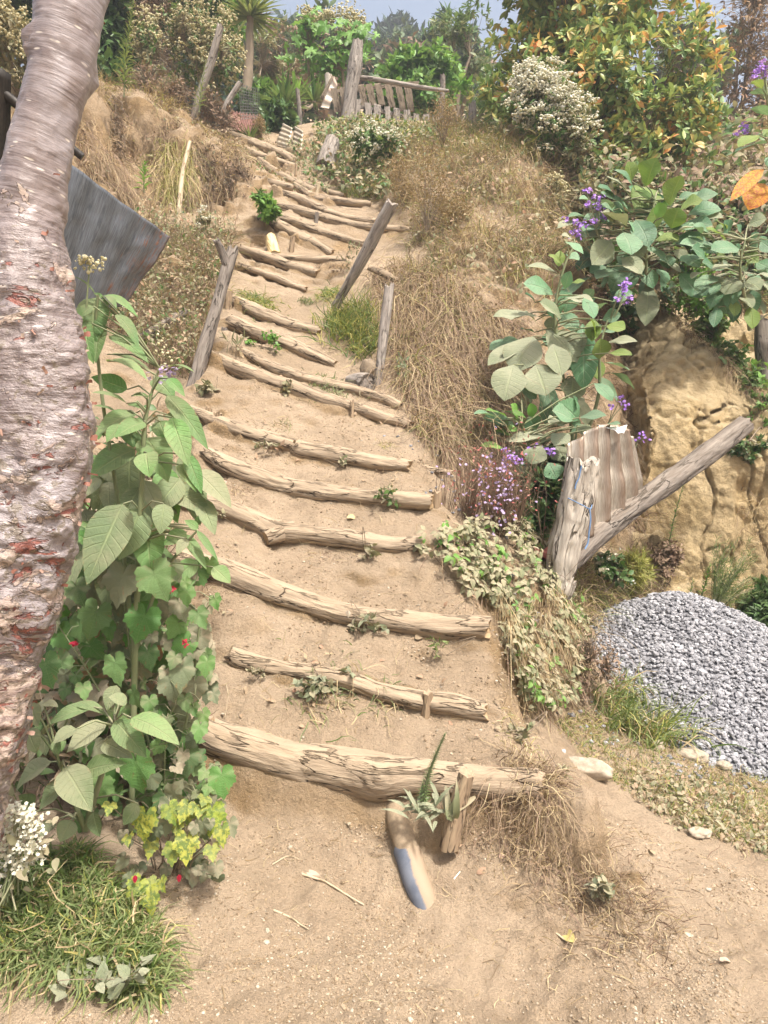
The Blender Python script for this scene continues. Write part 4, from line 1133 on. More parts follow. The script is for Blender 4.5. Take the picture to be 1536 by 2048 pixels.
# grey rusty sheet and shed roof behind the trunk
def crn(u, v): return u, v
sheet("metal_sheet", [at(128, 318, 3.35), at(342, 474, 4.2), at(252, 612, 4.0), at(40, 640, 3.2)], "large grey steel sheet with rusty corner behind the peeling trunk", M_TIN, 60, 40, 4.6, .0035, ragged=.012, seed=7)
root = thing("shed_roof", at(-10, 150, 3.2), "dark shed roof edge slanting behind the peeling trunk at the left", "roof")
sheet("roof_sheet", [at(-420, -90, 2.6), at(22, 150, 3.1), at(20, 330, 3.25), at(-420, 560, 2.6)], None, M_ROOF, 20, 12, 4, .012, parent=root)
mb = MB(); tube(mb, np.stack([at(-300, -60, 2.9), at(165, 314, 3.25)]), np.array([.03, .018]), 8); mb.build("eave_beam", [M_ROOF], root)
for q_, Yq, zt in ((90, 3.42, 2.75), (150, 3.75, 2.6)):
    b_ = at(q_, 700, Yq); b_[2] = zt; g_ = b_.copy(); g_[2] = float(gzq(b_[0], b_[1])) - .1
    mb = MB(); tube(mb, *resample(np.stack([g_, (g_ + b_) / 2 + [.01, 0, 0], b_]), np.array([.035, .032, .03]), 14), 10, disp=log_disp(77)); mb.build("support_post", [M_GREYDARK], root)

# gate of old pickets at the top of the hill
root = thing("picket_gate", at(740, 235, 11.4), "rickety gate of brown and grey pickets at the stair top", "gate")
def plank(name, a, b, w, th, matl, parent, seed, label=None):
    """a board from a to b, width w, thickness th, worn edges"""
    a = np.asarray(a, float); b = np.asarray(b, float); n = 14
    t = unit(b - a); s_ = unit(np.cross(t, [0, 1, 0.02])); nn = np.cross(s_, t)
    u = np.linspace(0, 1, n); rng = np.random.default_rng(seed)
    ww = w * .5 * (1 + .06 * rng.normal(size=(n, 2)))
    C = a + (b - a) * u[:, None]
    L_ = C - s_ * ww[:, :1]; R_ = C + s_ * ww[:, 1:]
    V = np.stack([L_ - nn * th / 2, R_ - nn * th / 2, R_ + nn * th / 2, L_ + nn * th / 2], 1)
    V[0] -= t * rng.uniform(-.01, .03, size=(4, 1)); V[-1] += t * rng.uniform(-.01, .04, size=(4, 1))
    ln = np.linalg.norm(b - a)
    lc = np.stack([np.broadcast_to((u * ln + seed)[:, None], (n, 4)), np.broadcast_to(np.array([-w / 2, w / 2, w / 2, -w / 2]), (n, 4)), np.broadcast_to(np.array([0, 0, th, th]), (n, 4))], -1)
    i = (np.arange(n - 1) * 4)[:, None]; j = np.arange(4)[None]; j2 = (j + 1) % 4
    q = np.concatenate([np.stack([i + j, i + j2, i + 4 + j2, i + 4 + j], -1).reshape(-1, 4), [[3, 2, 1, 0], [4 * n - 4, 4 * n - 3, 4 * n - 2, 4 * n - 1]]])
    m = MB(); m.add(V.reshape(-1, 3), quads=q, lc=lc.reshape(-1, 3))
    o = m.build(name, [matl], parent, None if parent else a, smooth=False)
    return o
gp = post("gate_post", [(696,232,26),(704,170,27),(712,120,27),(716,85,21)], 11.2, None, None, M_GREY, parent=root, seed=160, n=30, sides=16, jag=.06)
post("top_rail", [(704,152,8),(770,162,9),(830,173,9),(898,182,6)], [11.3,11.35,11.4,11.45], None, None, M_GREY, parent=root, seed=161, n=40, sides=10, buried=0)
bt = [(668,180,676,222),(686,178,690,222),(722,172,730,212),(738,171,746,208),(756,170,764,208),(776,168,784,214),(796,167,806,218),(815,168,822,222)]
for k, (a_, b_, c_, d_) in enumerate(bt):
    plank("brown_board", at(c_, d_, 11.55), at(a_, b_, 11.55), .105, .02, M_BOARD, root, 170 + k)
plank("back_board", at(664, 184, 11.6), at(835, 166, 11.6), .05, .02, M_BOARD, root, 190)
for k in range(9):
    x_ = 716 + k * 19.5; y_ = 203 + k * 4.2
    plank("grey_picket", at(x_ - 2 + 6 * (k % 2), y_ + 36 + k * .6, 11.3), at(x_, y_, 11.32), .09 + .01 * (k % 3), .018, M_GREY, root, 200 + k)
plank("lower_rail", at(706, 210, 11.36), at(885, 250, 11.36), .05, .025, M_GREYDARK, root, 220)
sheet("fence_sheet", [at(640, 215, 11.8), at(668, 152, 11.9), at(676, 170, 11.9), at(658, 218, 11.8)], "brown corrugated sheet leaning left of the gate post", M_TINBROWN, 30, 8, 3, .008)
sheet("fence_sheet", [at(462, 222, 10.9), at(522, 232, 10.9), at(512, 280, 10.7), at(450, 248, 10.7)], "red rusted corrugated sheet at the head of the stairs", M_TINRED, 60, 12, 9, .014, seed=11)
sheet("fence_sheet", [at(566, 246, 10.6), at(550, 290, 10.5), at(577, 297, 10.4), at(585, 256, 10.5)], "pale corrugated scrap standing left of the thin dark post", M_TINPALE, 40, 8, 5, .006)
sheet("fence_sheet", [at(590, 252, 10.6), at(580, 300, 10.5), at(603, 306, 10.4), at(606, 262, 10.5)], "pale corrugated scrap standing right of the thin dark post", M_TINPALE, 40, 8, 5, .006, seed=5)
post("fence_post", [(655,190,12),(657,150,14)], 12.3, "short whitish post behind the brown corrugated sheet", "post", M_PALE, seed=162, n=12, sides=12)
sheet("fence_board", [at(640, 195, 12.0), at(664, 150, 12.0), at(668, 156, 12.0), at(648, 205, 12.0)], "narrow tan board leaning by the whitish short post", M_BOARD, 6, 6, .5, .003, cat="board")
mb = MB()
for k in range(12):
    f = k / 11
    p0 = at(478 + 4 * f, 168 + 70 * f, 9.9); p1 = at(516, 180 + 55 * f, 10.4)
    tube(mb, np.stack([p0, p1]), .003, 4, cap=False); q0 = at(478 + 40 * f, 168 + 8 * f, 9.9 + .5 * f); q1 = at(482 + 36 * f, 240 - 2 * f, 9.9 + .5 * f)
    tube(mb, np.stack([q0, q1]), .003, 4, cap=False)
tag(mb.build("chicken_wire", [M_WIRE], origin=at(498, 235, 10)), "sagging wire mesh hanging over the red rusted sheet", "wire mesh")
loose_log("wood_slab", [(541,474,20),(545,492,23),(550,511,25)], [6.98,6.9,6.84], "fresh pale cut slab leaning between two upper step logs", "wood slab", M_FRESH, 16, 16, endm=M_FRESH, amp=.3, seed=90)
# drain pipe under the lowest log
root = thing("drain_pipe", at(800, 1680, 2.4), "dust covered drain pipe coming out under the lowest step log", "pipe")
mb = MB(); P = np.array([at(786, 1560, 2.60), at(795, 1628, 2.475), at(808, 1672, 2.405), at(820, 1708, 2.345) - [0, 0, .004]]) - [0, 0, .012]; tube(mb, *resample(P, np.full(4, .042), 24), 28); mb.build("pipe_body", [M_PIPE], root)
mb = MB(); P = np.array([0, .0, -.017]) + np.array([at(812, 1690, 2.385), at(820, 1710, 2.345), at(830, 1736, 2.30) - [0, 0, .018], at(846, 1764, 2.255) - [0, 0, .04], at(862, 1790, 2.22) - [0, 0, .085]]); tube(mb, *resample(P, np.array([.047, .047, .046, .043, .038]), 24), 28); mb.build("pipe_elbow", [M_PIPEBLUE], root)
# crumbled lime on the third log
mb = MB(); n = 260
f = RNG.random(n); px = 800 + 110 * f; py = 1222 - 4 * f + RNG.normal(size=n) * 5 + 3
Pq = at(px, py, 3.27 - .05 * f + RNG.normal(size=n) * .012); blobs(mb, Pq, RNG.uniform(.003, .011, n), squash=.7)
tag(mb.build("lime_crumbs", [M_LIME], origin=Pq.mean(0)), "white crumbled lime lying along the top of the third step log", "lime", kind='stuff')
# ------------------------------------------------------------------ peeling tree in the left foreground
root = thing("peeling_tree", (-1.25, 1.75, .05), "big leaning tree with peeling purple grey and cream bark at the left edge", "tree")
tp = np.array([(-330,2150,270),(-190,1880,250),(-140,1750,238),(-100,1600,228),(-66,1500,224),(-44,1400,220),(-28,1300,218),(6,1200,214),(34,1100,214),(58,1000,214),(76,900,216),(78,800,212),(72,700,200),(58,600,186),(50,450,164),(77,300,152),(117,150,148),(141,0,148),(176,-150,146),(230,-420,140),(300,-800,130)], float)
P = at(tp[:, 0], tp[:, 1], 1.72 + 0 * tp[:, 0]); _k = (1024 - tp[:, 1]) / FPX; _d = 1.72 / (CT - ST * _k); _c = np.cos(np.arctan(np.hypot((tp[:, 0] - 768) / FPX, _k)))
R = tp[:, 2] * _d / FPX / 2 * _c ** .65 * .98
K, SD = 460, 120
pts, rad = resample(P, R, K)
pyk = proj(pts)[:, 1]
rough = np.interp(pyk, [-300, 0, 250, 420, 560, 800, 1000, 1600], [.12, .2, .18, .4, .72, .66, .85, .9])
def trunk_disp(lc):
    r0 = .14
    rr = rough[:, None]
    q = np.stack([lc[..., 0] * 2, lc[..., 1] * 5, lc[..., 2] * 5], -1)
    d = .010 * fbm(q, 3, 201)
    pl = fbm(np.stack([lc[..., 0] * 9, lc[..., 1] * 9, lc[..., 2] * 9], -1) + 5, 4, 202)
    d = d + .008 * rr * sstep(.0, .14, pl) + .010 * rr * fbm(lc * np.array([26, 22, 22]), 4, 203)
    for (py0, a0, amp, ws, wa) in ((110, 2.2, .018, .03, .4), (205, .6, .02, .035, .45), (130, -.7, .02, .04, .4), (690, 2.4, .02, .05, .5)):
        k0 = np.argmin(np.abs(pyk - py0)); s0 = lc[k0, 0, 0]
        an = np.arctan2(lc[..., 2], lc[..., 1]); da = np.angle(np.exp(1j * (an - a0)))
        d = d + amp * np.exp(-((lc[..., 0] - s0) / ws) ** 2 - (da / wa) ** 2) * (1 + .6 * fbm(lc * 40, 3, 204))
    return d
mb = MB()
tube(mb, pts, rad, SD, disp=trunk_disp, cap=False, rnd=np.repeat(rough, SD))
# loose curls of bark standing off the trunk
t_, N_, B_ = frames(pts)
rng = np.random.default_rng(11)
n = 300
w_ = np.where(pyk < 1500, rough ** 2.5, 0) ; w_[(pyk < -50)] = 0
kk = rng.choice(K, n, p=w_ / w_.sum()); an = rng.uniform(0, 2 * np.pi, n)
rad_dir = N_[kk] * np.cos(an)[:, None] + B_[kk] * np.sin(an)[:, None]
tan_dir = -N_[kk] * np.sin(an)[:, None] + B_[kk] * np.cos(an)[:, None]
sgn = np.where(rng.random(n) < .5, 1, -1)[:, None]
Dd = unit(tan_dir * sgn + t_[kk] * rng.normal(size=(n, 1)) * .6 + rad_dir * rng.uniform(.05, .5, (n, 1)))
leaves(mb, pts[kk] + rad_dir * (rad[kk] * 1.015)[:, None], Dd, rad_dir, rng.uniform(.006, .03, n), rng.uniform(.004, .018, n), 'patch', droop=rng.uniform(-2.6, -.6, n), fold=.05, wav=.1, nseg=4, rng=rng, mat=1)
mb.build("trunk", [M_BARK, M_FLAKE], root)

# ------------------------------------------------------------------ gravel heap
gc = np.array([1.86, 4.42])
def pileH(x, y):
    dx, dy = x - gc[0], y - gc[1]
    dx = np.where(dx > 0, dx * .98, dx * 1.0)
    r = np.hypot(dx, dy * 1.0)
    r = r * (1 + .06 * fbm(np.stack([x * 1.5, y * 1.5, x * 0], -1), 2, 301))
    return .665 - .64 * (np.sqrt(r * r + .06) - .245) + .02 * fbm(np.stack([x * 4, y * 4, x * 0], -1), 3, 302)
xs = np.linspace(.6, 4.1, 130); ys = np.linspace(2.95, 5.4, 110)
X, Y_ = np.meshgrid(xs, ys); Z = np.maximum(pileH(X, Y_), gzq(X, Y_) - .5)
mb = MB(); i = (np.arange(109) * 130)[:, None]; j = np.arange(129)[None]
mb.add(np.stack([X, Y_, Z - .008], -1).reshape(-1, 3), quads=np.stack([i + j, i + j + 1, i + 131 + j, i + 130 + j], -1).reshape(-1, 4), rnd=.1)
rng = np.random.default_rng(5)
n = 62000; x = rng.uniform(.5, 3.9, n); y = rng.uniform(3.0, 5.6, n); z = pileH(x, y)
k = z > gzq(x, y) - .02
x, y, z = x[k], y[k], z[k]
blobs(mb, np.stack([x, y, z + rng.uniform(-.004, .010, len(x))], -1), np.clip(rng.lognormal(-4.72, .33, len(x)), .0045, .018), rng=rng, squash=.8, jit=.3)
a_ = rng.uniform(0, 6.28, 900); rr_ = 1.22 + np.abs(rng.normal(size=900)) * .22; x = gc[0] + rr_ * np.cos(a_); y = gc[1] + rr_ * np.sin(a_); z = np.maximum(gzq(x, y), pileH(x, y)) + .004
blobs(mb, np.stack([x, y, z], -1), rng.uniform(.005, .014, 900), rng=rng, squash=.8, jit=.3)
tag(mb.build("gravel_heap", [M_GRAVEL], origin=(gc[0], gc[1], 0), smooth=False), "heap of grey crushed gravel before the clay bank", "gravel", kind='stuff')

# ------------------------------------------------------------------ broad-leaved plants, leaf by leaf
TOCAM = np.array([0, -1.0, 0])
def traced(mb, lst, Y, shape='ovate', off=(0, 0), sc=1.0, rng=None, nrm=(0, -.55, .8), depth=.06, droop=.5, wav=.03, mat=0, fold=.22, jitterY=.10, inner=0.75, nseg=9, wide=1.0):
    """leaves from photo points: stalk end, tip, width"""
    rng = rng or np.random.default_rng(1)
    a = np.array([l[:5] for l in lst], float)
    mats = [l[5] if len(l) > 5 else mat for l in lst]
    Yb = Y + rng.uniform(-jitterY, jitterY, len(a))
    b = at(a[:, 0] / sc + off[0], a[:, 1] / sc + off[1], Yb)
    ln = np.hypot(a[:, 2] - a[:, 0], a[:, 3] - a[:, 1]) / sc * Y / FPX
    t = at(a[:, 2] / sc + off[0], a[:, 3] / sc + off[1], Yb - ln * .45 + rng.uniform(-.2, .2, len(a)) * ln)
    W = a[:, 4] / sc * Y / FPX * 1.15 * wide
    ch = np.linalg.norm(t - b, axis=1)
    U = unit(np.asarray(nrm) + rng.normal(size=(len(a), 3)) * .22)
    for m in sorted(set(mats)):
        k = np.array([q == m for q in mats])
        D = unit(t[k] - b[k])
        S = unit(np.cross(D, U[k])); Nn = np.cross(S, D)
        dr = droop * rng.uniform(.5, 1.4, k.sum())
        # tilt the start upwards so that the drooping leaf ends at its tip
        D2 = unit(D * np.cos(dr / 2)[:, None] + Nn * np.sin(dr / 2)[:, None])
        leaves(mb, b[k], D2, U[k], ch[k] * (1 + dr ** 2 / 24), W[k], shape, dr, fold, wav, nseg, True, rng=rng, mat=m)
        # leaf stalks
    return b, t

def stalks(mb, b, axis_pts, r, rng, mat=0):
    """short stalks from each leaf base to the nearest point of the stem"""
    A, _ = resample(axis_pts, np.ones(len(axis_pts)), 60)
    for p in b:
        k = np.argmin(((A - p) ** 2).sum(1) + 0.3 * np.maximum(A[:, 2] - p[2] + .02, 0)); q = A[k]
        if np.linalg.norm(q - p) < .6:
            m = (p + q) / 2 + np.array([0, 0, .02]); tube(mb, np.stack([q, m, p]), np.array([r * 1.2, r, r * .8]), 6, cap=False, rnd=rng.random(), mat=mat)

def florets(mb, P, R, rng, mat=0, petals=4, rnd=None, face=None):
    P = np.asarray(P, float); n = len(P)
    f = unit(rng.normal(size=(n, 3)) * .5 + (face if face is not None else np.array([0, -.6, .7])))
    a = unit(np.cross(f, rng.normal(size=(n, 3)))); b = np.cross(f, a)
    R = np.broadcast_to(np.asarray(R, float), (n,))
    for k in range(petals):
        t = 2 * np.pi * k / petals
        leaves(mb, P, a * math.cos(t) + b * math.sin(t) + f * .25, f, R, R * .9, 'obovate', droop=.5, fold=.1, nseg=2, rng=rng, mat=mat, rnd=rnd)

# tall hairy-leaved shrub beside the trunk
rng = np.random.default_rng(21)
base = at(255, 1640, 2.3)
root = thing("broad_leaf_shrub", base, "tall shrub with large soft green leaves right of the peeling trunk", "shrub")
L1 = [(575,250,562,560,165),(575,235,440,120,50),(610,242,830,370,60),(700,350,835,560,70),(655,480,895,645,90),(645,590,905,690,52),(1000,668,1170,700,38),(1005,735,1110,845,60),(925,735,1045,865,120),
      (1000,835,1250,1165,112),(1030,970,1130,1265,125),(820,940,570,1090,155),(765,800,545,725,105),(760,885,548,820,92),(812,1160,520,1345,185),(880,1090,1010,1360,175),(1070,1250,1180,1420,72),(1120,1190,1212,1430,80),
      (955,990,1000,1120,110),(640,630,885,745,90),(520,390,565,650,95),(610,410,575,645,110),(560,300,470,380,80),(880,1180,900,1330,120),(870,1000,690,1090,120),(640,240,700,320,40),(620,250,560,225,30),(790,840,900,850,40),(770,890,840,915,40),(880,860,920,830,30),
      (700,940,560,900,70),(740,1010,640,1120,90),(780,1060,800,1150,110),(1000,950,1110,1000,90)]
mb = MB(); b1, _ = traced(mb, L1, 2.2, 'ovate', (0, 512), 3.0, rng, nrm=(.1, -.6, .75), droop=.7, wav=.02, jitterY=.12)
L2 = [(850,-20,715,290,205,1),(740,-50,520,440,215,1),(880,50,905,390,175),(985,-50,960,135,105,1),(500,225,385,540,100,1),(840,-150,735,60,120,1),(860,-190,960,20,110,1),(1100,130,1240,345,70),(1120,120,980,200,90),(1180,110,1310,295,40),(1190,100,1105,50,50),(1180,80,1190,20,30),(1280,330,1385,430,90),(1040,300,1060,420,90,1),(1120,160,1060,260,60,1),
      (560,190,430,120,80),(560,110,430,60,60)]
b2, _ = traced(mb, L2, 2.2, 'ovate', (0, 1024), 3.0, rng, nrm=(.1, -.8, .5), droop=.45, wav=.02)
L3 = []
for k in range(46):   # lower hanging leaves, partly hidden
    x_, y_ = rng.uniform(140, 400), rng.uniform(900, 1150); a_ = rng.uniform(-1.1, 1.1)
    l_ = rng.uniform(60, 120); L3.append((x_, y_, x_ + l_ * math.sin(a_), y_ + l_ * math.cos(a_), l_ * .45, int(rng.random() < .5)))
b3, _ = traced(mb, L3, 2.45, 'ovate', (0, 0), 1.0, rng, nrm=(.1, -.8, .5), droop=.5, jitterY=.15)
mb.build("foliage", [F_BIG, F_BIGDUST], root)
mb = MB()
ax1 = at([262, 268, 272, 279, 283, 290, 300, 318], [1660, 1400, 1250, 1080, 980, 850, 800, 735], [2.3, 2.28, 2.25, 2.22, 2.2, 2.2, 2.2, 2.2])
ax2 = at([268, 235, 205, 192, 196], [1300, 1000, 800, 660, 590], [2.3, 2.28, 2.25, 2.22, 2.2]); ax3 = at([272, 320, 370, 395], [1300, 1160, 1090, 1060], [2.28, 2.25, 2.2, 2.18])
tube(mb, *resample(ax1, np.array([.010, .010, .010, .010, .009, .007, .005, .003]), 60), 10, disp=log_disp(7, .8)); tube(mb, *resample(ax2, np.array([.008, .007, .006, .005, .004]), 40), 8); tube(mb, *resample(ax3, np.array([.007, .006, .005, .003]), 30), 8)
for bb, ax in ((b1, np.concatenate([ax1, ])), (b2, ax1)): stalks(mb, bb, ax, .0028, rng)
stalk = at([172, 176, 180], [628, 570, 530], 2.18); tube(mb, *resample(stalk, np.array([.003, .0025, .002]), 10), 6)
mb.build("stem", [F_STEM], root)
mb = MB()
c = at(183, 526, 2.18); pc = c + rng.normal(size=(46, 3)) * np.array([.026, .02, .012]); blobs(mb, pc, rng.uniform(.003, .007, 46), rng=rng); mb.build("white_buds", [F_CREAM], root); mb = MB()
c = at(326, 712, 2.2); pc = c + rng.normal(size=(20, 3)) * np.array([.012, .012, .022]); blobs(mb, pc, rng.uniform(.003, .006, 20), rng=rng)
mb.build("white_buds", [F_CREAM], root)
mb = MB(); c = at(335, 745, 2.17); florets(mb, c + rng.normal(size=(26, 3)) * np.array([.022, .015, .012]), .008, rng); mb.build("lilac_flower", [F_LILAC], root)

# dusty rosette shrub below it
base = at(170, 1660, 2.12)
root = thing("dusty_leaf_shrub", base, "low shrub of grey green dust covered leaves at the foot of the trunk", "shrub")
mb = MB()
LR = [(560,1170,275,1290,112),(440,1150,655,1228,82,0),(690,1250,880,1475,135),(790,1235,1078,1400,135),(640,1265,400,1445,155,1),(745,1110,705,1215,62,0),(310,1500,95,1680,175,1),(390,1530,550,1800,180,1),(400,1610,235,1790,150,1),(500,1560,762,1510,130),(270,1340,275,1465,72,1),(330,1370,352,1460,50,0),(390,1370,370,1440,40,0),(180,1140,230,1290,90,1),(160,1300,220,1450,100,1),
      (460,1300,320,1390,100,1),(620,1380,800,1480,110,1),(700,1040,640,1190,90,1),(760,1150,650,1110,90,1),(260,1150,350,1170,60,1),(180,1800,110,1700,120,1),(560,1800,600,1950,90,1),(330,1850,240,1960,90,1),(430,1850,360,1980,110,1),(830,1750,740,1880,90,1)]
b, _ = traced(mb, LR, 2.06, 'ovate', (0, 1024), 3.0, rng, nrm=(0, -.45, .9), droop=.65, wav=.03)
mb.build("foliage", [F_BIG, F_BIGDUST], root)
mb = MB(); ax = at([170, 200, 225, 228], [1660, 1560, 1480, 1445], [2.15, 2.12, 2.08, 2.06]); ax_ = at([170, 140, 115], [1660, 1580, 1515], [2.15, 2.1, 2.06])
tube(mb, *resample(ax, np.array([.011, .009, .007, .004]), 24), 8); tube(mb, *resample(ax_, np.array([.009, .007, .004]), 24), 8); stalks(mb, b, np.concatenate([ax[::-1], ax_]), .003, rng); mb.build("stem", [F_STEM], root)

# heart-leaved mallow
base = at(330, 1660, 2.35)
root = thing("heart_leaf_shrub", base, "bushy shrub of heart-shaped green leaves with red buds left of the lowest steps", "shrub")
mb = MB()
HL = [(735,385,675,590),(580,600,510,785),(865,625,805,805),(925,370,1000,540),(870,280,870,430),(690,905,710,1060),(885,840,905,960),(1050,870,1020,945),(1090,930,1095,1100),(800,1090,830,1190),(895,1130,890,1220),(1190,610,1230,700),(1190,680,1215,810),(1070,660,1005,775),(1120,480,1120,570),(1110,420,1140,480),(1290,520,1300,590),(1250,540,1260,610),(270,910,300,1070),(500,1050,510,1130),(860,1020,865,1070),(990,1020,990,1090),(990,950,960,1000),(1240,900,1220,1000),(1190,1010,1200,1110),(1160,790,1160,910),(1110,1120,1110,1200),(1160,1170,1170,1230),(1220,1210,1240,1280),(1200,1290,1180,1390),(1100,1450,1080,1530),(1000,1240,1010,1290),(820,900,810,990),(270,590,330,730),(460,450,490,570),(560,470,600,560),(1240,850,1270,900),(1280,1090,1300,1150),(820,1500,820,1720),(910,1650,950,1840),(610,1640,600,1790),(1060,1530,1090,1560)]
HL += [(1040,1690,1080,1620),(1180,1690,1150,1720),(1250,1650,1230,1710),(1330,1580,1340,1740),(1290,1530,1310,1600),(1230,1560,1190,1610),(1380,1870,1400,1960),(1120,1760,1140,1810),(1170,2170,1150,2260),(1240,2150,1200,2230),(870,2080,830,2130),(980,2070,970,2130),(750,2190,760,2260),(850,2140,860,2220),(920,2190,910,2270),(700,1890,705,1990)]
a = np.array(HL, float); off = np.where(a[:, 1] > 1600, 1024, 1024)
Yb = rng.uniform(2.12, 2.4, len(a))
b = at(a[:, 0] / 3, a[:, 1] / 3 + 1024, Yb); t = at(a[:, 2] / 3, a[:, 3] / 3 + 1024, Yb - .03)
ln = np.linalg.norm(t - b, axis=1)
dusty = (rng.random(len(a)) < .38) | (a[:, 1] > 1900)
U = unit(np.array([.1, -.8, .45]) + rng.normal(size=(len(a), 3)) * .25)
nf = 330
fx = rng.uniform(95, 450, nf); fy = rng.uniform(1120, 1640, nf)
k = (fx > 95 + (fy - 1120) * .1) & (fx < 415 + 30 * np.sin(fy / 40)); fx, fy = fx[k], fy[k]
fb = at(fx, fy, rng.uniform(2.3, 2.62, len(fx)))
fd = unit(np.stack([rng.normal(size=len(fx)) * .5, -.4 + rng.normal(size=len(fx)) * .3, -.9 + rng.normal(size=len(fx)) * .3], -1))
fU = unit(np.array([.1, -.8, .5]) + rng.normal(size=(len(fx), 3)) * .3)
fdust = rng.random(len(fx)) < .5
for m_, k1, k2 in ((0, ~dusty, ~fdust), (1, dusty, fdust)):
    heart_leaves(mb, b[k1], (t - b)[k1], U[k1], ln[k1] * 1.35, mat=m_, rng=rng, lobes=.03)
    heart_leaves(mb, fb[k2], fd[k2], fU[k2], rng.uniform(.05, .12, k2.sum()), mat=m_, rng=rng, lobes=.03)
mb.build("foliage", [F_HEART, F_HEARTDUST], root)
mb = MB()
for (pp, r0) in (([(330,1660),(300,1500),(265,1330),(250,1180),(290,1110)], .006), ([(330,1660),(360,1500),(385,1380),(400,1250),(425,1200)], .006), ([(320,1660),(250,1480),(180,1350),(110,1240)], .005), ([(340,1660),(400,1580),(440,1530)], .004), ([(330,1640),(330,1500),(345,1420),(390,1390)], .004)):
    q_ = np.array(pp, float); A = at(q_[:, 0], q_[:, 1], np.linspace(2.38, 2.3, len(q_))); tube(mb, *resample(A, np.linspace(r0, r0 * .4, len(A)), 30), 6)
    A2, _ = resample(A, np.ones(len(A)), 40)
    allb = np.concatenate([b, fb]); dd = np.linalg.norm(allb[:, None] - A2[None], axis=-1); k = dd.argmin(1); sel = dd.min(1) < .10
    for p, q0 in zip(allb[sel], A2[k][sel]): tube(mb, np.stack([q0, (p + q0) / 2 + [0, 0, .015], p]), np.array([.002, .0016, .0014]), 5, cap=False, rnd=rng.random())
for k in range(36):   # bare brown stems and roots low in the shade
    p0 = at(rng.uniform(100, 330), rng.uniform(1500, 1660), rng.uniform(2.4, 2.65)); p1 = p0 + np.array([rng.normal() * .12, rng.normal() * .08, rng.uniform(.1, .4)])
    tube(mb, *resample(np.stack([p0, (p0 + p1) / 2 + rng.normal(size=3) * .03, p1]), np.array([.004, .003, .002]), 8), 5, rnd=rng.random(), mat=1)
mb.build("stem", [F_STEM, F_STEMBR], root)
for (px, py) in ((1035,470),(1110,780),(450,790)):
    mb = MB(); c = at(px / 3, py / 3 + 1024, 2.15); florets(mb, c + rng.normal(size=(3, 3)) * .004, .013, rng, petals=4); mb.build("red_flower", [F_RED], root)
dk = MB()   # dead leaves caught underneath
n = 60; q_ = at(rng.uniform(100, 330, n), rng.uniform(1280, 1640, n), rng.uniform(2.4, 2.6, n)); leaves(dk, q_, rng.normal(size=(n, 3)) * [1, 1, .5] - [0, 0, .7], rng.normal(size=(n, 3)), rng.uniform(.04, .1, n), rng.uniform(.02, .05, n), 'ovate', droop=1.2, fold=.5, wav=.1, rng=rng)
dk.build("dead_foliage", [F_DEADLEAF], root)

# yellow variegated mallow
base = at(330, 1790, 2.12)
root = thing("variegated_shrub", base, "small shrub of yellow speckled leaves with red buds at the left path edge", "shrub")
mb = MB(); YL = [(875,400,850,530),(1120,340,1080,420),(1150,370,1120,430),(1270,370,1260,500),(1330,480,1330,570),(1070,445,1060,520),(1120,540,1110,670),(1020,350,1040,430),(1270,590,1275,650),(1040,590,1025,680),(830,800,770,890),(900,865,900,985),(930,790,890,840),(910,560,890,640),(770,520,760,560),(660,330,650,370),(970,790,975,840),(850,430,880,490),(1230,290,1220,320),(1200,350,1190,390)]
a = np.array(YL, float); Yb = rng.uniform(2.02, 2.12, len(a)); b = at(a[:, 0] / 3, a[:, 1] / 3 + 1500, Yb); t = at(a[:, 2] / 3, a[:, 3] / 3 + 1500, Yb - .03); ln = np.linalg.norm(t - b, axis=1)
heart_leaves(mb, b, t - b, unit(np.array([0, -.8, .5]) + rng.normal(size=(len(a), 3)) * .25), ln * 1.7, mat=0, rng=rng, lobes=.05, teeth=.07)
G2 = at(rng.uniform(240, 440, 44), rng.uniform(1620, 1760, 44), rng.uniform(2.06, 2.26, 44)); heart_leaves(mb, G2, unit(np.array([0, -.5, -.8]) + rng.normal(size=(44, 3)) * .35), unit(np.array([0, -.8, .5]) + rng.normal(size=(44, 3)) * .3), rng.uniform(.035, .065, 44), mat=1, rng=rng)
mb.build("foliage", [F_YELLOW, F_HEARTDUST], root)
mb = MB(); A0 = at(340, 1800, 2.25)
for p in np.concatenate([b, G2[::3]]): tube(mb, *resample(np.stack([A0 + rng.normal(size=3) * [.05, .02, .01], (A0 + p) / 2 + [0, .03, .03], p]), np.array([.003, .0022, .0015]), 8), 5, cap=False, rnd=rng.random())
mb.build("stem", [F_STEMBR], root)
for (px, py) in ((1075,785),(810,790)):
    mb = MB(); c = at(px / 3, py / 3 + 1500, 2.04); leaves(mb, np.repeat(c[None], 4, 0) + [0, 0, .02], np.array([[.15, 0, -1], [-.15, 0, -1], [0, -.15, -1], [.05, .15, -1]]), np.array([[1, -.2, 0], [-1, -.2, 0], [0, -1, 0], [0, 1, 0.]]), .024, .012, 'ovate', .1, .4, rng=rng); mb.build("red_bud", [F_RED], root)

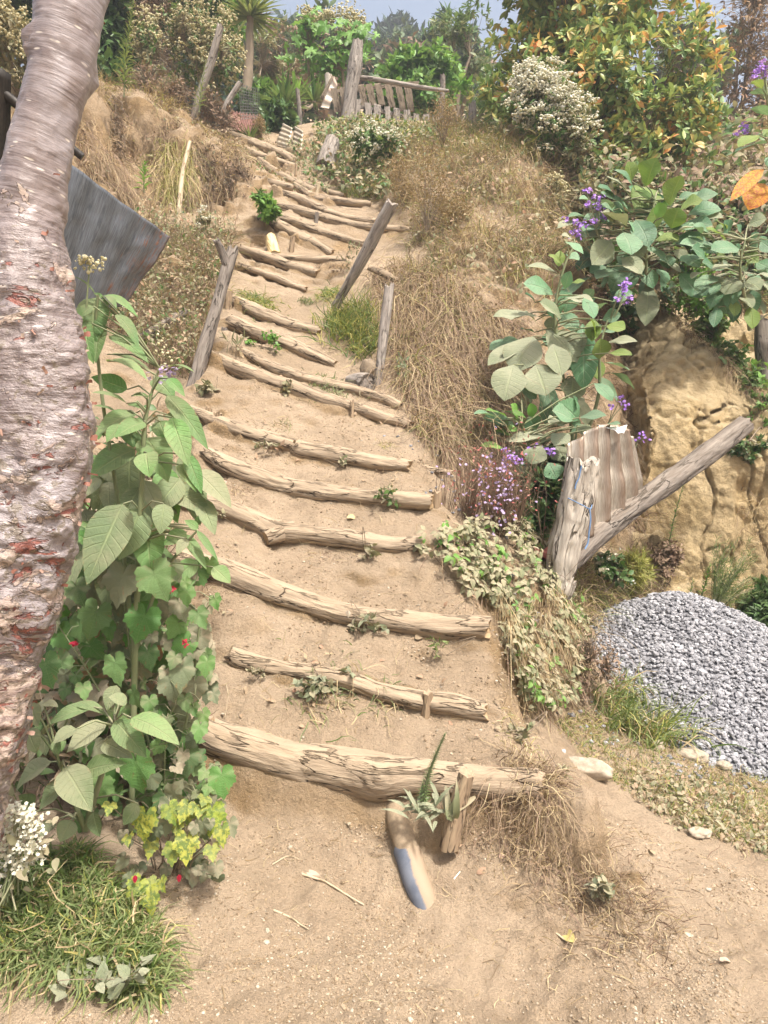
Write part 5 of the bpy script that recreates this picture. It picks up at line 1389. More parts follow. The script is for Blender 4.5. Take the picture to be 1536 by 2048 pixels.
# broad blue-green plants on the right bank
def tobacco(name, label, lists, Y, off, sc, axes, mats, seed, flowers=(), nrm=(-.1, -.6, .75), shape='obovate', jitterY=.2, fillers=0, fbox=None, group=None, droop=.55):
    rng = np.random.default_rng(seed)
    axes = [at([q[0] for q in a], [q[1] for q in a], [q[2] for q in a]) for a in axes]
    root = thing(name, axes[0][0], label, "plant", group)
    mb = MB(); b, _ = traced(mb, lists, Y, shape, off, sc, rng, nrm=nrm, droop=droop, wav=.05, jitterY=jitterY, fold=.16, wide=1.12)
    if fillers:
        L = []
        for k in range(fillers):
            x_, y_ = rng.uniform(fbox[0], fbox[2]), rng.uniform(fbox[1], fbox[3]); dx, dy = x_ - (fbox[0] + fbox[2]) / 2, y_ - (fbox[1] + fbox[3]) / 2
            l_ = rng.uniform(.16, .30) * (fbox[2] - fbox[0]); m = math.hypot(dx, dy) + 1e-3; a_ = rng.normal() * .5
            ux, uy = dx / m, dy / m + .35
            L.append((x_, y_, x_ + l_ * ux + a_ * l_ * .4, y_ + l_ * uy, l_ * .55, int(rng.integers(0, 2)) if rng.random() < .3 else 0))
        b2, _ = traced(mb, L, Y + jitterY * 1.2, shape, (0, 0), 1.0, rng, nrm=nrm, droop=droop, wav=.05, jitterY=jitterY, wide=1.12)
        b = np.concatenate([b, b2])
    mb.build("foliage", mats, root)
    mb = MB()
    for A in axes: tube(mb, *resample(A, np.linspace(.016, .006, len(A)) * Y / 5, 40), 8)
    stalks(mb, b, np.concatenate(axes) if len(axes) == 1 else axes[0], .005 * Y / 5, rng)
    mb.build("stem", [F_STEM], root)
    for (px, py, rx, ry, n, Yf, stem_to, fm) in flowers:
        mb = MB(); c = at(px, py, Yf)
        nb = max(3, n // 7); hubs = at(px + rx * rng.uniform(-1, 1, nb), py + ry * rng.uniform(-1, 1, nb), Yf + rng.normal(size=nb) * .05)
        P = hubs[rng.integers(0, nb, n)] + rng.normal(size=(n, 3)) * .014 * Yf / 5
        florets(mb, P, .0135 * Yf / 5, rng, 0, 5)
        s0 = at(stem_to[0], stem_to[1], Yf + .05)
        for h in hubs: tube(mb, *resample(np.stack([s0, (s0 * .5 + h * .5) + rng.normal(size=3) * .015, h]), np.array([.0035, .0028, .002]) * Yf / 5, 8), 5, mat=1, cap=False)
        mb.build("flower_cluster", [fm, F_STEM], root)
    return root
LC_ = [(435,560,215,560,85,1),(545,570,440,490,95,1),(470,620,620,780,140,1),(410,655,320,830,145,1),(390,700,190,795,95,1),(420,790,470,940,145,1),(315,790,270,965,125,1),(500,690,545,845,95,1),(520,540,620,640,80),(560,470,700,495,75,1),(505,455,360,400,85),(540,365,380,320,55,1),(645,590,650,915,105),(705,660,745,560,62,2),(700,570,690,680,60,2),(760,605,852,620,72,2),(755,690,910,680,62,1),(725,765,730,665,85,2),(770,735,885,745,52,2),(690,755,725,865,66,2),(745,780,875,820,95),(560,430,590,340,50),(590,400,660,390,36,2),(545,310,480,265,40,2),(560,260,630,290,60),(540,240,530,320,44,2),(600,190,545,170,50,1),(560,200,650,260,50),
        (600,850,590,960,100,1),(560,920,640,1000,90,1),(470,640,560,720,90,1),(640,620,610,760,70,1),(680,640,740,600,50),(650,470,700,570,60)]
tobacco("broad_leaf_plant", "tall plant with drooping grey dust covered broad leaves beside the dry grass bank", LC_, 4.85, (896, 400), 2.4,
        [[(1150,930,5.0),(1140,830,4.95),(1120,720,4.9),(1110,620,4.88),(1130,530,4.85),(1150,490,4.85)], [(1150,930,5.0),(1195,800,4.9),(1200,700,4.85),(1215,640,4.85)]], [F_TOB, F_TOBDUST, F_TOBLIT], 31,
        flowers=[(1243,582,26,22,70,4.85,(1220,650),F_PURPLE), (1234,800,14,14,20,4.75,(1215,850),F_PURPLE)], fillers=26, fbox=(1020, 600, 1230, 800))
LD = [(285,1045,180,1010,52,2),(335,1045,300,980,52,2),(375,1045,310,1020,46,2),(405,1045,395,975,42,2),(425,1100,385,1040,72),(310,1130,230,1110,56,2),(290,1060,250,1085,40,2),(335,1095,285,1105,46,2),(345,1075,275,1000,42,2),(625,1060,530,970,95),(630,1045,762,1035,64),(620,1020,600,940,60),(700,880,790,965,64),(350,905,425,955,56),(680,1080,640,1125,60,1),(470,1130,290,1160,64,1),(270,1195,155,1180,42,2),(600,1060,500,1010,90),(740,1090,830,1075,50),(580,1120,510,1180,80,1),(560,1080,480,1070,80,1),(650,1110,700,1160,70,1),(450,1180,400,1270,90,1),(520,1180,560,1260,90,1),(340,1180,290,1250,80,1),(420,1250,380,1330,90),(480,1260,520,1340,80)]
tobacco("broad_leaf_plant", "low plant with bright oval leaves behind the corrugated sheet, purple flowers beside it", LD, 4.5, (896, 400), 2.4,
        [[(1090,1080,4.55),(1080,980,4.52),(1060,900,4.5),(1045,850,4.5)], [(1090,1080,4.55),(1140,950,4.5),(1155,850,4.5)]], [F_TOB, F_TOBDUST, F_BRIGHT], 32,
        flowers=[(1060,905,50,14,70,4.35,(1075,960),F_PURPLE), (1030,925,24,14,40,4.3,(1060,960),F_PURPLE), (1140,895,12,6,10,4.3,(1130,930),F_PURPLE), (1278,868,16,14,12,5.0,(1270,900),F_PURPLE)], fillers=30, fbox=(1000, 830, 1190, 980))
LA = [(1050,745,1090,630,118,2),(990,725,975,645,54,2),(1095,765,1000,830,105,2),(1145,825,1190,700,118,2),(1185,840,1275,800,95,2),(1005,765,920,680,66),(990,795,890,705,56,1),(980,840,865,770,76),(970,905,870,850,96,1),(1090,915,1075,830,84,2),(1150,915,1180,830,74,2),(1095,950,1182,960,66,2),(1150,940,1240,910,56,1),(1005,880,1060,990,76),(955,930,990,1020,86),(900,970,830,1010,86),(1095,860,1130,800,50,3),(1110,870,1095,810,40,3),(1060,800,1010,760,60)]
LA2 = [(840,180,938,275,95,1),(785,195,690,312,95,1),(830,275,930,355,95,1),(975,275,1118,350,72,1),(990,190,1110,200,64,2),(940,320,985,425,64),(820,340,710,380,84),(1085,240,1142,285,46,1),(865,100,960,225,66),(800,110,740,60,70,1),(1040,260,1060,330,60),(900,360,860,430,60),(760,320,680,350,60),(900,250,870,330,70),(940,230,1040,290,70),(1000,330,1050,400,60),(760,250,720,210,60)]
LAa = [(a / 2 + 768, b / 2, c / 2 + 768, d / 2, w / 2, *m) for a, b, c, d, w, *m in LA] + [(a / 2.4 + 896, b / 2.4 + 400, c / 2.4 + 896, d / 2.4 + 400, w / 2.4, *m) for a, b, c, d, w, *m in LA2]
tobacco("broad_leaf_plant", "big plant of upright olive and blue green leaves on top of the clay spur", LAa, 6.0, (0, 0), 1.0,
        [[(1295,600,6.2),(1292,520,6.1),(1300,450,6.0),(1310,400,6.0)]], [F_TOB, F_TOBDUST, F_TOBLIT, F_BRIGHT], 33,
        flowers=[(1160,455,30,18,60,5.9,(1185,510),F_PURPLE), (1185,400,18,22,60,5.9,(1195,470),F_PURPLE), (1200,430,16,30,30,5.9,(1200,500),F_PURPLE)], fillers=60, fbox=(1180, 400, 1390, 570))
LB = [(1400,235,1260,240,76),(1330,195,1240,140,76,2),(1400,320,1270,340,66,1),(1380,370,1330,455,100,1),(1420,385,1500,430,86,1),(1310,370,1180,420,66),(1390,440,1460,520,66,1),(1310,475,1340,545,96),(1235,280,1170,230,76,0),(1480,300,1545,330,66),(1420,260,1490,300,56,2),(1370,480,1375,560,44,2),(1450,510,1462,620,56,2),(1500,200,1560,250,66),(1440,120,1530,90,70,1),(1330,150,1290,100,70,2),(1500,400,1560,420,70),(1480,360,1540,370,60,1),(1280,330,1220,300,60),(1350,290,1290,270,60,2)]
tobacco("broad_leaf_plant", "plant of blue green round leaves hanging over the right bank at the photo's right edge", LB, 5.5, (896, 400), 2.4,
        [[(1500,660,5.7),(1490,600,5.6),(1480,540,5.5),(1490,480,5.5)]], [F_TOB, F_TOBDUST, F_TOBLIT], 34, fillers=56, fbox=(1400, 460, 1560, 620))
LE = [(1440,925,1265,900,74),(1460,1130,1290,1050,135),(1360,1165,1238,1190,95,2),(1480,1400,1120,1480,135),(1360,1320,1150,1440,115,2),(1390,865,1290,790,95,2),(1405,1650,1070,1965,110,3),(1410,1790,1250,2050,205,3),(1500,1000,1420,900,80),(1500,1260,1400,1330,90,2),(1500,1500,1480,1650,120),(1560,1200,1640,1300,120),(1550,1000,1650,1050,120)]
tobacco("broad_leaf_plant", "tall broad-leaved plant with an orange dying leaf at the upper right edge", LE, 4.3, (1240, 0), 4.875,
        [[(1575,640,4.6),(1560,480,4.4),(1545,340,4.3),(1535,200,4.3),(1525,120,4.3)]], [F_TOB, F_TOBDUST, F_TOBLIT, F_ORANGE], 35,
        flowers=[(1520,140,18,16,60,4.25,(1530,200),F_PURPLE), (1483,257,12,12,26,4.3,(1520,300),F_PURPLE)], jitterY=.15)

# foreground white flowers at the very left
base = at(10, 1790, 1.9)
root = thing("white_flower_weed", base, "cluster of tiny white flowers at the lower left edge before the trunk", "flower")
mb = MB(); rng = np.random.default_rng(41)
hubs = at(np.array([5,30,55,20,45,70,35,10,60,25,50,0,72,40]), np.array([1640,1615,1632,1665,1655,1650,1690,1700,1675,1722,1735,1745,1700,1625]) + 0.0, rng.uniform(1.84, 1.92, 14))
P = hubs[rng.integers(0, 14, 560)] + rng.normal(size=(560, 3)) * np.array([.017, .014, .013]); florets(mb, P, .006, rng, 0, 5); mb.build("blossoms", [F_WHITE], root)
mb = MB()
for h in hubs: tube(mb, *resample(np.stack([base + rng.normal(size=3) * .02, (base + h) / 2 + [0, .02, .02], h]), np.array([.003, .002, .0015]), 8), 5, rnd=rng.random())
mb.build("stem", [F_STEM], root)
mb = MB(); n = 40; leaves(mb, hubs[rng.integers(0, 14, n)] + rng.normal(size=(n, 3)) * .03 - [0, -.03, .03], rng.normal(size=(n, 3)), [0, -.5, .8], rng.uniform(.025, .05, n), rng.uniform(.012, .022, n), rng=rng); mb.build("foliage", [F_WEED], root)
# ------------------------------------------------------------------ grass, weeds, creepers, litter
def grass(name, poly, n, y0, y1, L, W, mats, mix, label, cat, droop=(.3, .9), up=.6, seed=1, K=4, clump=0.0, curl=.3, out=.6, lift=0.0, kind='stuff', hang=0.0):
    rng = np.random.default_rng(seed)
    P, Nn = scatter(poly, n, y0, y1, rng, clump, seed)
    mb = MB()
    m = rng.choice(len(mats), len(P), p=np.array(mix) / sum(mix))
    tuft = fbm(P * 2.2, 2, seed + 3)
    for k in range(len(mats)):
        s = m == k
        D = unit(Nn[s] * out + np.array([0, 0, up]) + rng.normal(size=(s.sum(), 3)) * .45)
        strands(mb, P[s] - Nn[s] * .01, D, rng.uniform(L[0], L[1], s.sum()) * (1 + .35 * tuft[s]), rng.uniform(W[0], W[1], s.sum()) * 1.25, rng.uniform(droop[0], droop[1], s.sum()) + hang, K, np.clip(rng.random(s.sum()) * .75 + .2 * tuft[s] + .12, 0, 1), k, rng, curl)
    return tag(mb.build(name, mats, origin=P.mean(0)), label, cat, kind=kind)

BANK = [(620,300),(700,262),(800,250),(930,255),(1060,275),(1130,340),(1165,470),(1130,560),(1060,640),(1005,760),(965,900),(905,935),(838,880),(800,770),(790,690),(812,560),(815,500),(845,445),(775,385),(660,335)]
grass("dry_grass", BANK, 21000, 4.3, 11.6, (.10, .46), (.0025, .006), [F_DRY, F_DRYRED, F_GRASSY, F_GRASS], (.50, .30, .11, .09), "dense dry straw grass hanging over the bank right of the stairs", "grass", (.3, 1.7), .45, 51, 5, -.12, .65, out=.7, hang=.05)
grass("dry_grass", [(800,250),(1060,262),(1120,330),(1060,330),(900,300),(800,290)], 3000, 7.5, 11.6, (.12, .3), (.004, .008), [F_GRASSY, F_GRASS], (.6, .4), "yellow green grass along the top of the dry bank", "grass", (.3, .9), .8, 52)
grass("dry_grass", [(740,560),(800,520),(1000,620),(1060,640),(1000,760),(960,905),(900,930),(830,860),(790,740),(790,650)], 5200, 4.3, 6.6, (.25, .65), (.0025, .005), [F_DRYRED, F_DRY], (.6, .4), "tangled brown stems hanging down the lower bank", "grass", (.8, 1.8), .1, 53, 6, curl=.6, hang=.2)
# hollow of green weeds between gate bank and stairs
grass("weedy_grass", [(640,300),(740,290),(770,400),(700,400),(650,350)], 1600, 8.2, 10.6, (.12, .34), (.005, .009), [F_GRASS, F_GRASSY, F_DRY], (.5, .25, .25), "long green grass in the hollow below the cut stump", "grass", (.4, 1.0), .8, 54)
grass("dry_grass", [(165,160),(420,235),(480,300),(470,330),(300,250),(180,210)], 3000, 6.4, 9.6, (.10, .30), (.003, .006), [F_DRY, F_DRYRED, F_GRASSY], (.6, .25, .15), "straw grass along the top edge of the left earth bank", "grass", (.5, 1.3), .4, 55, 5, curl=.5)
grass("hanging_roots", [(150,210),(470,270),(510,400),(420,390),(330,440),(250,440),(150,360)], 6000, 6.0, 9.4, (.10, .36), (.003, .006), [F_DRY, F_DRYRED], (.4, .6), "thin dry roots and stems hanging down the left earth bank", "roots", (.9, 1.8), .05, 56, 5, .05, .6, .5)
grass("dry_grass", [(320,290),(385,270),(390,350),(350,420),(330,400)], 900, 6.6, 8.4, (.2, .45), (.003, .006), [F_GRASSY, F_DRY], (.5, .5), "long yellow green grass hanging beside the whitish stick", "grass", (.9, 1.5), .2, 57, 6)
WEEDL = [(265,440),(330,450),(470,470),(450,560),(405,690),(380,760),(300,740),(200,640),(240,560)]
grass("dry_weeds", WEEDL, 5200, 4.7, 7.4, (.12, .40), (.002, .005), [F_DRYRED, F_DRY, F_GRASS], (.55, .25, .2), "tangled dry weeds on the slope left of the forked post", "weeds", (.2, 1.0), .6, 58, 5, curl=.6)
rng = np.random.default_rng(59)
def weed_leaves(name, poly, n, y0, y1, L, mats, mix, label, cat="weeds", seed=60, lift=(.02, .25), W=.5, clump=0.0, kind='stuff', shape='ovate', up=.5):
    rng = np.random.default_rng(seed); P, Nn = scatter(poly, n, y0, y1, rng, clump, seed); mb = MB()
    m = rng.choice(len(mats), len(P), p=np.array(mix) / sum(mix)); l = rng.uniform(L[0], L[1], len(P))
    Q = P + Nn * rng.uniform(lift[0], lift[1], (len(P), 1)) * .6 + np.array([0, 0, .5]) * rng.uniform(lift[0], lift[1], (len(P), 1))
    for k in range(len(mats)):
        s = m == k
        leaves(mb, Q[s], unit(rng.normal(size=(s.sum(), 3)) + Nn[s] * .4), unit(Nn[s] * .6 + [0, -.2, up] + rng.normal(size=(s.sum(), 3)) * .35), l[s], l[s] * W, shape, rng.uniform(.2, 1.1, s.sum()), .25, .03, 4, rng=rng, mat=k)
    return tag(mb.build(name, mats, origin=P.mean(0)), label, cat, kind=kind)
weed_leaves("weed_cover", WEEDL, 2400, 4.7, 7.4, (.018, .05), [F_WEED, F_DEADLEAF, F_TREE], (.6, .25, .15), "dusty small-leaved weeds covering the slope below the metal sheet", seed=61, lift=(.02, .22))
weed_leaves("weed_cover", [(640,300),(760,280),(830,300),(780,410),(700,400),(640,360)], 1500, 7.8, 10.6, (.05, .10), [F_WEED, F_TREE, F_DEADLEAF], (.5, .35, .15), "leafy weeds in the hollow left of the dry bank", seed=62)
weed_leaves("weed_cover", [(820,300),(1000,280),(1120,380),(1140,520),(1040,620),(900,620),(820,480)], 900, 5.6, 9.6, (.03, .07), [F_WEED, F_DEADLEAF], (.6, .4), "scattered dusty leaves among the dry straw grass", seed=63)
weed_leaves("weed_cover", [(610,235),(690,240),(780,262),(900,275),(820,310),(640,290)], 1500, 8.6, 10.9, (.04, .09), [F_WEED, F_TREE, F_GRASSY], (.45, .35, .2), "brownish green weeds overhanging below the picket gate", seed=64, lift=(.03, .2))
# grass by the trunk, lawn at the right, grass by the heap
grass("grass", [(-60,1740),(60,1730),(160,1700),(220,1780),(310,1890),(325,1995),(245,2005),(150,1955),(-60,1935)], 9500, 1.55, 2.5, (.04, .18), (.0035, .0075), [F_GRASS, F_DRY, F_GRASSY], (.80, .14, .06), "long green grass in the lower left corner", "grass", (.3, 1.2), .6, 65, 5, curl=.28)
LAWN = [(1110,1440),(1190,1420),(1400,1500),(1560,1560),(1560,1720),(1350,1650),(1230,1570),(1150,1500)]
grass("grass", LAWN, 8200, 2.5, 3.7, (.025, .085), (.002, .0045), [F_GRASS, F_DRY, F_GRASSY], (.28, .5, .22), "short half dry grass between the sandy slope and the gravel heap", "grass", (.2, 1.0), .5, 66, 4, .0, .6)
weed_leaves("ground_cover", [(1250,1540),(1400,1560),(1560,1640),(1560,1720),(1350,1660),(1270,1600)], 700, 2.5, 3.2, (.015, .035), [F_CREEP, F_DEADLEAF], (.7, .3), "grey green clover leaves in the thin grass at the lower right", seed=67, lift=(.0, .03))
grass("tall_grass", [(1190,1400),(1290,1370),(1380,1440),(1400,1500),(1300,1500),(1210,1460)], 1500, 3.0, 4.2, (.12, .34), (.004, .008), [F_GRASS, F_GRASSY, F_DRY], (.7, .15, .15), "taller dark green grass at the left foot of the gravel heap", "grass", (.3, .9), .8, 68, 6)
grass("dry_grass", [(1130,1120),(1290,1110),(1310,1200),(1180,1260),(1130,1240)], 2200, 3.8, 5.6, (.10, .34), (.002, .005), [F_DRYRED, F_DRY, F_GRASSY, F_GRASS], (.4, .25, .2, .15), "mixed dry and yellow grass behind the gnarled post", "grass", (.3, 1.1), .7, 69, 5, curl=.5)
grass("dry_grass", [(1150,560),(1290,600),(1290,1130),(1180,1000),(1130,900)], 2600, 4.9, 7.6, (.10, .4), (.002, .005), [F_DRYRED, F_DRY], (.65, .35), "dry brown stems in the gully between bank and clay spur", "grass", (.5, 1.5), .3, 70, 5, .0, .6)
grass("dry_grass", [(1330,760),(1440,730),(1536,800),(1536,960),(1470,920),(1400,830)], 1100, 5.0, 7, (.08, .22), (.002, .005), [F_DRY, F_GRASSY, F_GRASS], (.5, .3, .2), "dry grass tufts on the upper clay spur", "grass", (.4, 1.4), .3, 71, 5, .05)

def tips_cluster(lobes, n, rng, shell=.35, clump=None, freq=2.0, seed=0):
    """branch tips through a crown made of ellipsoid lobes (px, py, rx, ry, Y, depth m), uneven, with gaps"""
    C, Rr = [], []
    for (px, py, rx, ry, Y, dz) in lobes:
        C.append(at(px, py, Y)); Rr.append((rx * Y / FPX, dz, ry * Y / FPX))
    C = np.array(C); Rr = np.array(Rr); w = Rr.prod(1) ** .67; w /= w.sum()
    out = []; N = 0
    while N < n:
        k = rng.choice(len(C), n * 2, p=w); d = unit(rng.normal(size=(n * 2, 3))); r = shell + (1 - shell) * rng.random(n * 2) ** .6
        r = r * (1 + .18 * rng.normal(size=n * 2).clip(-1.5, 1.5))
        P = C[k] + d * r[:, None] * Rr[k]
        D = unit(d / Rr[k] * Rr[k].mean(1, keepdims=True) + np.array([0, 0, .35]) + rng.normal(size=d.shape) * .35)
        if clump is not None:
            s = fbm(P * freq, 3, seed) > clump; P, D = P[s], D[s]
        out.append(np.concatenate([P, D], 1)); N += len(P)
    A = np.concatenate(out)[:n]
    return A[:, :3], A[:, 3:], C, Rr

def whorls(mb, P, D, k, L, W, shape, rng, spread=(.5, 1.3), droop=(.1, .7), mat=0, rnd=None, fold=.2, nseg=4, stag=.5, wav=0.0, upn=.6):
    n = len(P); Pt = np.repeat(P, k, 0); Dt = np.repeat(D, k, 0); m = n * k
    a = unit(np.cross(Dt, rng.normal(size=(m, 3)))); t = rng.uniform(spread[0], spread[1], m)[:, None]
    d = Dt * np.cos(t) + a * np.sin(t); l = rng.uniform(L[0], L[1], m)
    Pt = Pt - Dt * (rng.random((m, 1)) * stag * l[:, None])
    rr = np.clip(np.repeat(rng.random(n), k) * .5 + rng.random(m) * .5, 0, 1) if rnd is None else np.repeat(rnd, k) * .7 + rng.random(m) * .3
    leaves(mb, Pt, d, unit(Dt + np.array([0, 0, upn]) + rng.normal(size=(m, 3)) * .2), l, l * W, shape, rng.uniform(droop[0], droop[1], m), fold, wav, nseg, rng=rng, mat=mat, rnd=rr)

def twigs(mb, base, P, rng, r0=.004, mid=None, every=1, mat=0, sag=.0):
    """thin branches from a base (or the nearest of several) out to the tips"""
    base = np.atleast_2d(base)
    for p in P[::every]:
        b = base[np.argmin(((base - p) ** 2).sum(1))]
        l = np.linalg.norm(p - b); m = b * .5 + p * .5 + np.array([0, 0, .12 * l]) + rng.normal(size=3) * .05 * l
        tube(mb, *resample(np.stack([b, m, p]), np.array([r0, r0 * .7, r0 * .35]), 7), 4, cap=False, rnd=rng.random(), mat=mat)

def bush(name, label, cat, base, lobes, n, k, L, W, mats, seed, shape='ovate', trunk=None, clump=None, freq=3.0, group=None, flowers=None, shell=.3, stem=None, twig=.004, every=3, droop=(.1, .7), spread=(.5, 1.3), limbs=6, nseg=4, part="foliage", limb=.005):
    rng = np.random.default_rng(seed)
    P, D, C, Rr = tips_cluster(lobes, n, rng, shell, clump, freq, seed)
    root = thing(name, base, label, cat, group)
    mb = MB()
    mi = rng.choice(len(mats), n) if len(mats) > 1 else np.zeros(n, int)
    if len(mats) > 1: mi = (fbm(P * 1.2, 2, seed + 9) + rng.normal(size=n) * .35 > .25).astype(int)
    for j in range(len(mats)):
        s = mi == j
        whorls(mb, P[s], D[s], k, L, W, shape, rng, spread, droop, j, nseg=nseg)
    mb.build(part, mats, root)
    mb = MB(); base = np.asarray(base, float); hubs = [base]
    r = trunk or limb
    for c in C:
        e = c - (c - base) * .15
        pts, rad = resample(np.stack([base, base * .6 + e * .4 + rng.normal(size=3) * .06, e]), np.array([r, r * .7, r * .35]), 12); tube(mb, pts, rad, 7, rnd=rng.random(), cap=False); hubs += list(pts[4:])
    twigs(mb, np.array(hubs), P, rng, twig, every=every)
    mb.build("branches" if trunk else "stem", [stem or F_STEMBR], root)
    if flowers:
        fm, cnt, per, fr, spr, top = flowers
        s = np.argsort(-(P @ np.array([0, -.35, .5]) + rng.normal(size=n) * top))[:cnt]
        mb = MB()
        H_ = P[s] + D[s] * .05
        Q = np.repeat(H_, per, 0) + rng.normal(size=(cnt * per, 3)) * np.array([spr, spr, spr * .45]); blobs(mb, Q, rng.uniform(fr * .6, fr * 1.3, len(Q)), rng=rng, squash=.8)
        mb.build("blossoms", [fm], root)
    return root

# creeper hanging over the bank right of the steps
CREEP = [(830,1090),(900,1062),(1010,1055),(1100,1090),(1132,1190),(1160,1300),(1150,1400),(1085,1440),(1035,1400),(1000,1290),(985,1210),(925,1195),(870,1140)]
rng = np.random.default_rng(80)
root = thing("creeping_vine", hit1(1040, 1150), "dusty creeper with three-part leaves spilling over the bank right of the third step", "creeper")
P, Nn = scatter(CREEP, 900, 3.0, 4.4, rng); mb = MB()
lift = rng.uniform(.01, .10, (len(P), 1)) ; Q = P + Nn * lift + np.array([0, 0, .2]) * lift
tdir = unit(rng.normal(size=(len(P), 3)) * .8 + np.array([0, -.5, -.5])); ax_ = unit(np.cross(tdir, Nn))
l = rng.uniform(.028, .055, len(P)); dm = (rng.random(len(P)) < .14).astype(int)
for t_ in (-1.25, 0, 1.25):
    d = tdir * math.cos(t_) + ax_ * math.sin(t_)
    for k in (0, 1):
        s = dm == k
        leaves(mb, Q[s] + d[s] * .006, d[s], unit(Nn[s] + rng.normal(size=(s.sum(), 3)) * .25 + [0, -.1, .3]), l[s], l[s] * .58, 'ovate', rng.uniform(.2, .9, s.sum()), .3, .03, 6, True, rng=rng, mat=k)
mb.build("foliage", [F_CREEP, F_BRIGHT], root)
mb = MB()
s = rng.choice(len(P), 420, replace=False)
strands(mb, P[s] + Nn[s] * .03, unit(np.array([0, -.5, -.6]) + rng.normal(size=(420, 3)) * .5), rng.uniform(.15, .5, 420), rng.uniform(.002, .0045, 420), rng.uniform(.1, .7, 420), 7, None, 0, rng, .5)
S2, N2 = scatter([(980,1230),(1120,1210),(1160,1330),(1100,1430),(1030,1380)], 700, 3.1, 4.0, rng)
strands(mb, S2 + N2 * .04 + [0, 0, .1], unit(np.array([0, -.3, -1]) + rng.normal(size=(len(S2), 3)) * .35), rng.uniform(.12, .4, len(S2)), .0028, .2, 6, None, 1, rng, .4)
mb.build("stem", [F_DRYRED, F_DRY], root)

# pinkish bush with small asters
rng = np.random.default_rng(81)
root = thing("aster_bush", at(985, 1075, 4.0), "wispy reddish bush with tiny lilac flowers right of the fifth step", "bush")
b0 = at(985, 1085, 4.05); n = 520
Pt = at(rng.normal(985, 42, n), np.clip(rng.normal(965, 48, n), 880, 1065), rng.uniform(3.8, 4.2, n))
mb = MB(); twigs(mb, b0 + rng.normal(size=(24, 3)) * [.12, .06, .01], Pt, rng, .0022, every=1); strands(mb, Pt, rng.normal(size=(n, 3)) + [0, 0, .5], rng.uniform(.04, .12, n), .0016, .2, 3, None, 0, rng, .5); mb.build("stem", [F_DRYRED], root)
mb = MB(); k = at(rng.normal(990, 45, 520), rng.normal(965, 45, 520), rng.uniform(3.78, 4.2, 520)); leaves(mb, k, rng.normal(size=(520, 3)), rng.normal(size=(520, 3)), .022, .009, rng=rng, nseg=3, mat=0, rnd=rng.random(520)); mb.build("foliage", [F_REDBUD], root)
mb = MB(); k = np.concatenate([at(rng.normal(1000, 18, 110), rng.normal(980, 42, 110), rng.uniform(3.74, 3.95, 110)), at(rng.normal(985, 45, 60), rng.normal(960, 40, 60), rng.uniform(3.76, 4.0, 60))]); florets(mb, k, .0095, rng, 0, 6); mb.build("blossoms", [F_LILAC], root)

# brown feathery weeds on the dry bank
for j, (px, py, hpx, wpx, Y, lab) in enumerate([(852, 470, 165, 42, 6.75, "tallest feathery brown seed weed on the dry bank"), (885, 300, 95, 32, 8.6, "feathery brown weed on the bank top before the gate's right end"), (805, 400, 70, 24, 7.8, "small feathery brown weed at the stair edge of the dry bank"), (905, 455, 55, 30, 6.9, "low feathery brown weed right of the tallest one"), (520, 300, 62, 12, 10.4, "thin brown seed stalk in front of the red rusted sheet")]):
    rng = np.random.default_rng(90 + j); b0 = at(px, py, Y); root = thing("seed_weed", b0, lab, "weed", "brown feathery seed weeds")
    m = 26; tp_ = at(px + wpx * rng.normal(size=m) * .6, py - hpx * rng.uniform(.35, 1.0, m), Y + rng.normal(size=m) * .12)
    mb = MB(); twigs(mb, b0[None], tp_, rng, .004); mb.build("stem", [F_STEMBR], root)
    mb = MB(); q_ = np.repeat(tp_, 60, 0) + rng.normal(size=(m * 60, 3)) * np.array([.045, .045, .075]) * Y / 7 * wpx / 40; leaves(mb, q_, rng.normal(size=(len(q_), 3)), rng.normal(size=(len(q_), 3)), .028, .012, rng=rng, nseg=2); mb.build("seed_fluff", [F_BROWNTUFT], root)

# flowering bushes
bush("white_flower_bush", "bush thick with white flowers hanging at the right end of the dry bank", "bush", at(1110, 335, 7.9), [(1080,205,50,54,7.9,.3),(1125,250,55,60,7.8,.3),(1148,295,40,40,7.8,.25),(1060,165,30,32,8.0,.22)], 760, 4, (.04, .09), .35, [F_WEED, F_TREE], 101, flowers=(F_WHITE, 320, 13, .0135, .032, .10), twig=.003)
bush("white_flower_bush", "brown bush topped with creamy white flowers on the upper left bank", "bush", at(395, 205, 9.6), [(330,110,55,80,9.8,.5),(400,80,60,70,9.8,.5),(450,110,35,75,9.7,.4),(380,160,70,45,9.6,.45),(360,60,30,30,9.8,.3),(300,90,24,40,9.8,.3)], 900, 4, (.05, .11), .3, [F_WEED, F_TREE], 102, flowers=(F_CREAM, 190, 15, .015, .042, .28), twig=.004, every=2, clump=-.15, freq=2.2)
bush("white_flower_bush", "small weed with white flower heads below the cut stump's right side", "bush", at(745, 310, 8.9), [(735,285,35,26,8.9,.25),(775,290,25,22,8.8,.2)], 160, 4, (.05, .10), .45, [F_TREE], 103, flowers=(F_WHITE, 34, 16, .013, .035, .1), twig=.003)
bush("white_flower_bush", "bush with white flowers behind the trunk at the upper left edge", "bush", at(10, 190, 7.0), [(15,110,40,45,7.0,.4),(35,60,30,35,7.0,.4),(-30,60,50,60,7.0,.4)], 360, 4, (.05, .10), .4, [F_WEED], 104, flowers=(F_CREAM, 110, 14, .012, .035, .2), twig=.003)
bush("small_flower_weed", "small white flowering weed on the slope right of the metal sheet", "weed", at(405, 470, 6.6), [(408,440,14,12,6.6,.08)], 40, 3, (.03, .06), .4, [F_WEED], 105, flowers=(F_WHITE, 9, 12, .008, .014, .02), twig=.002)
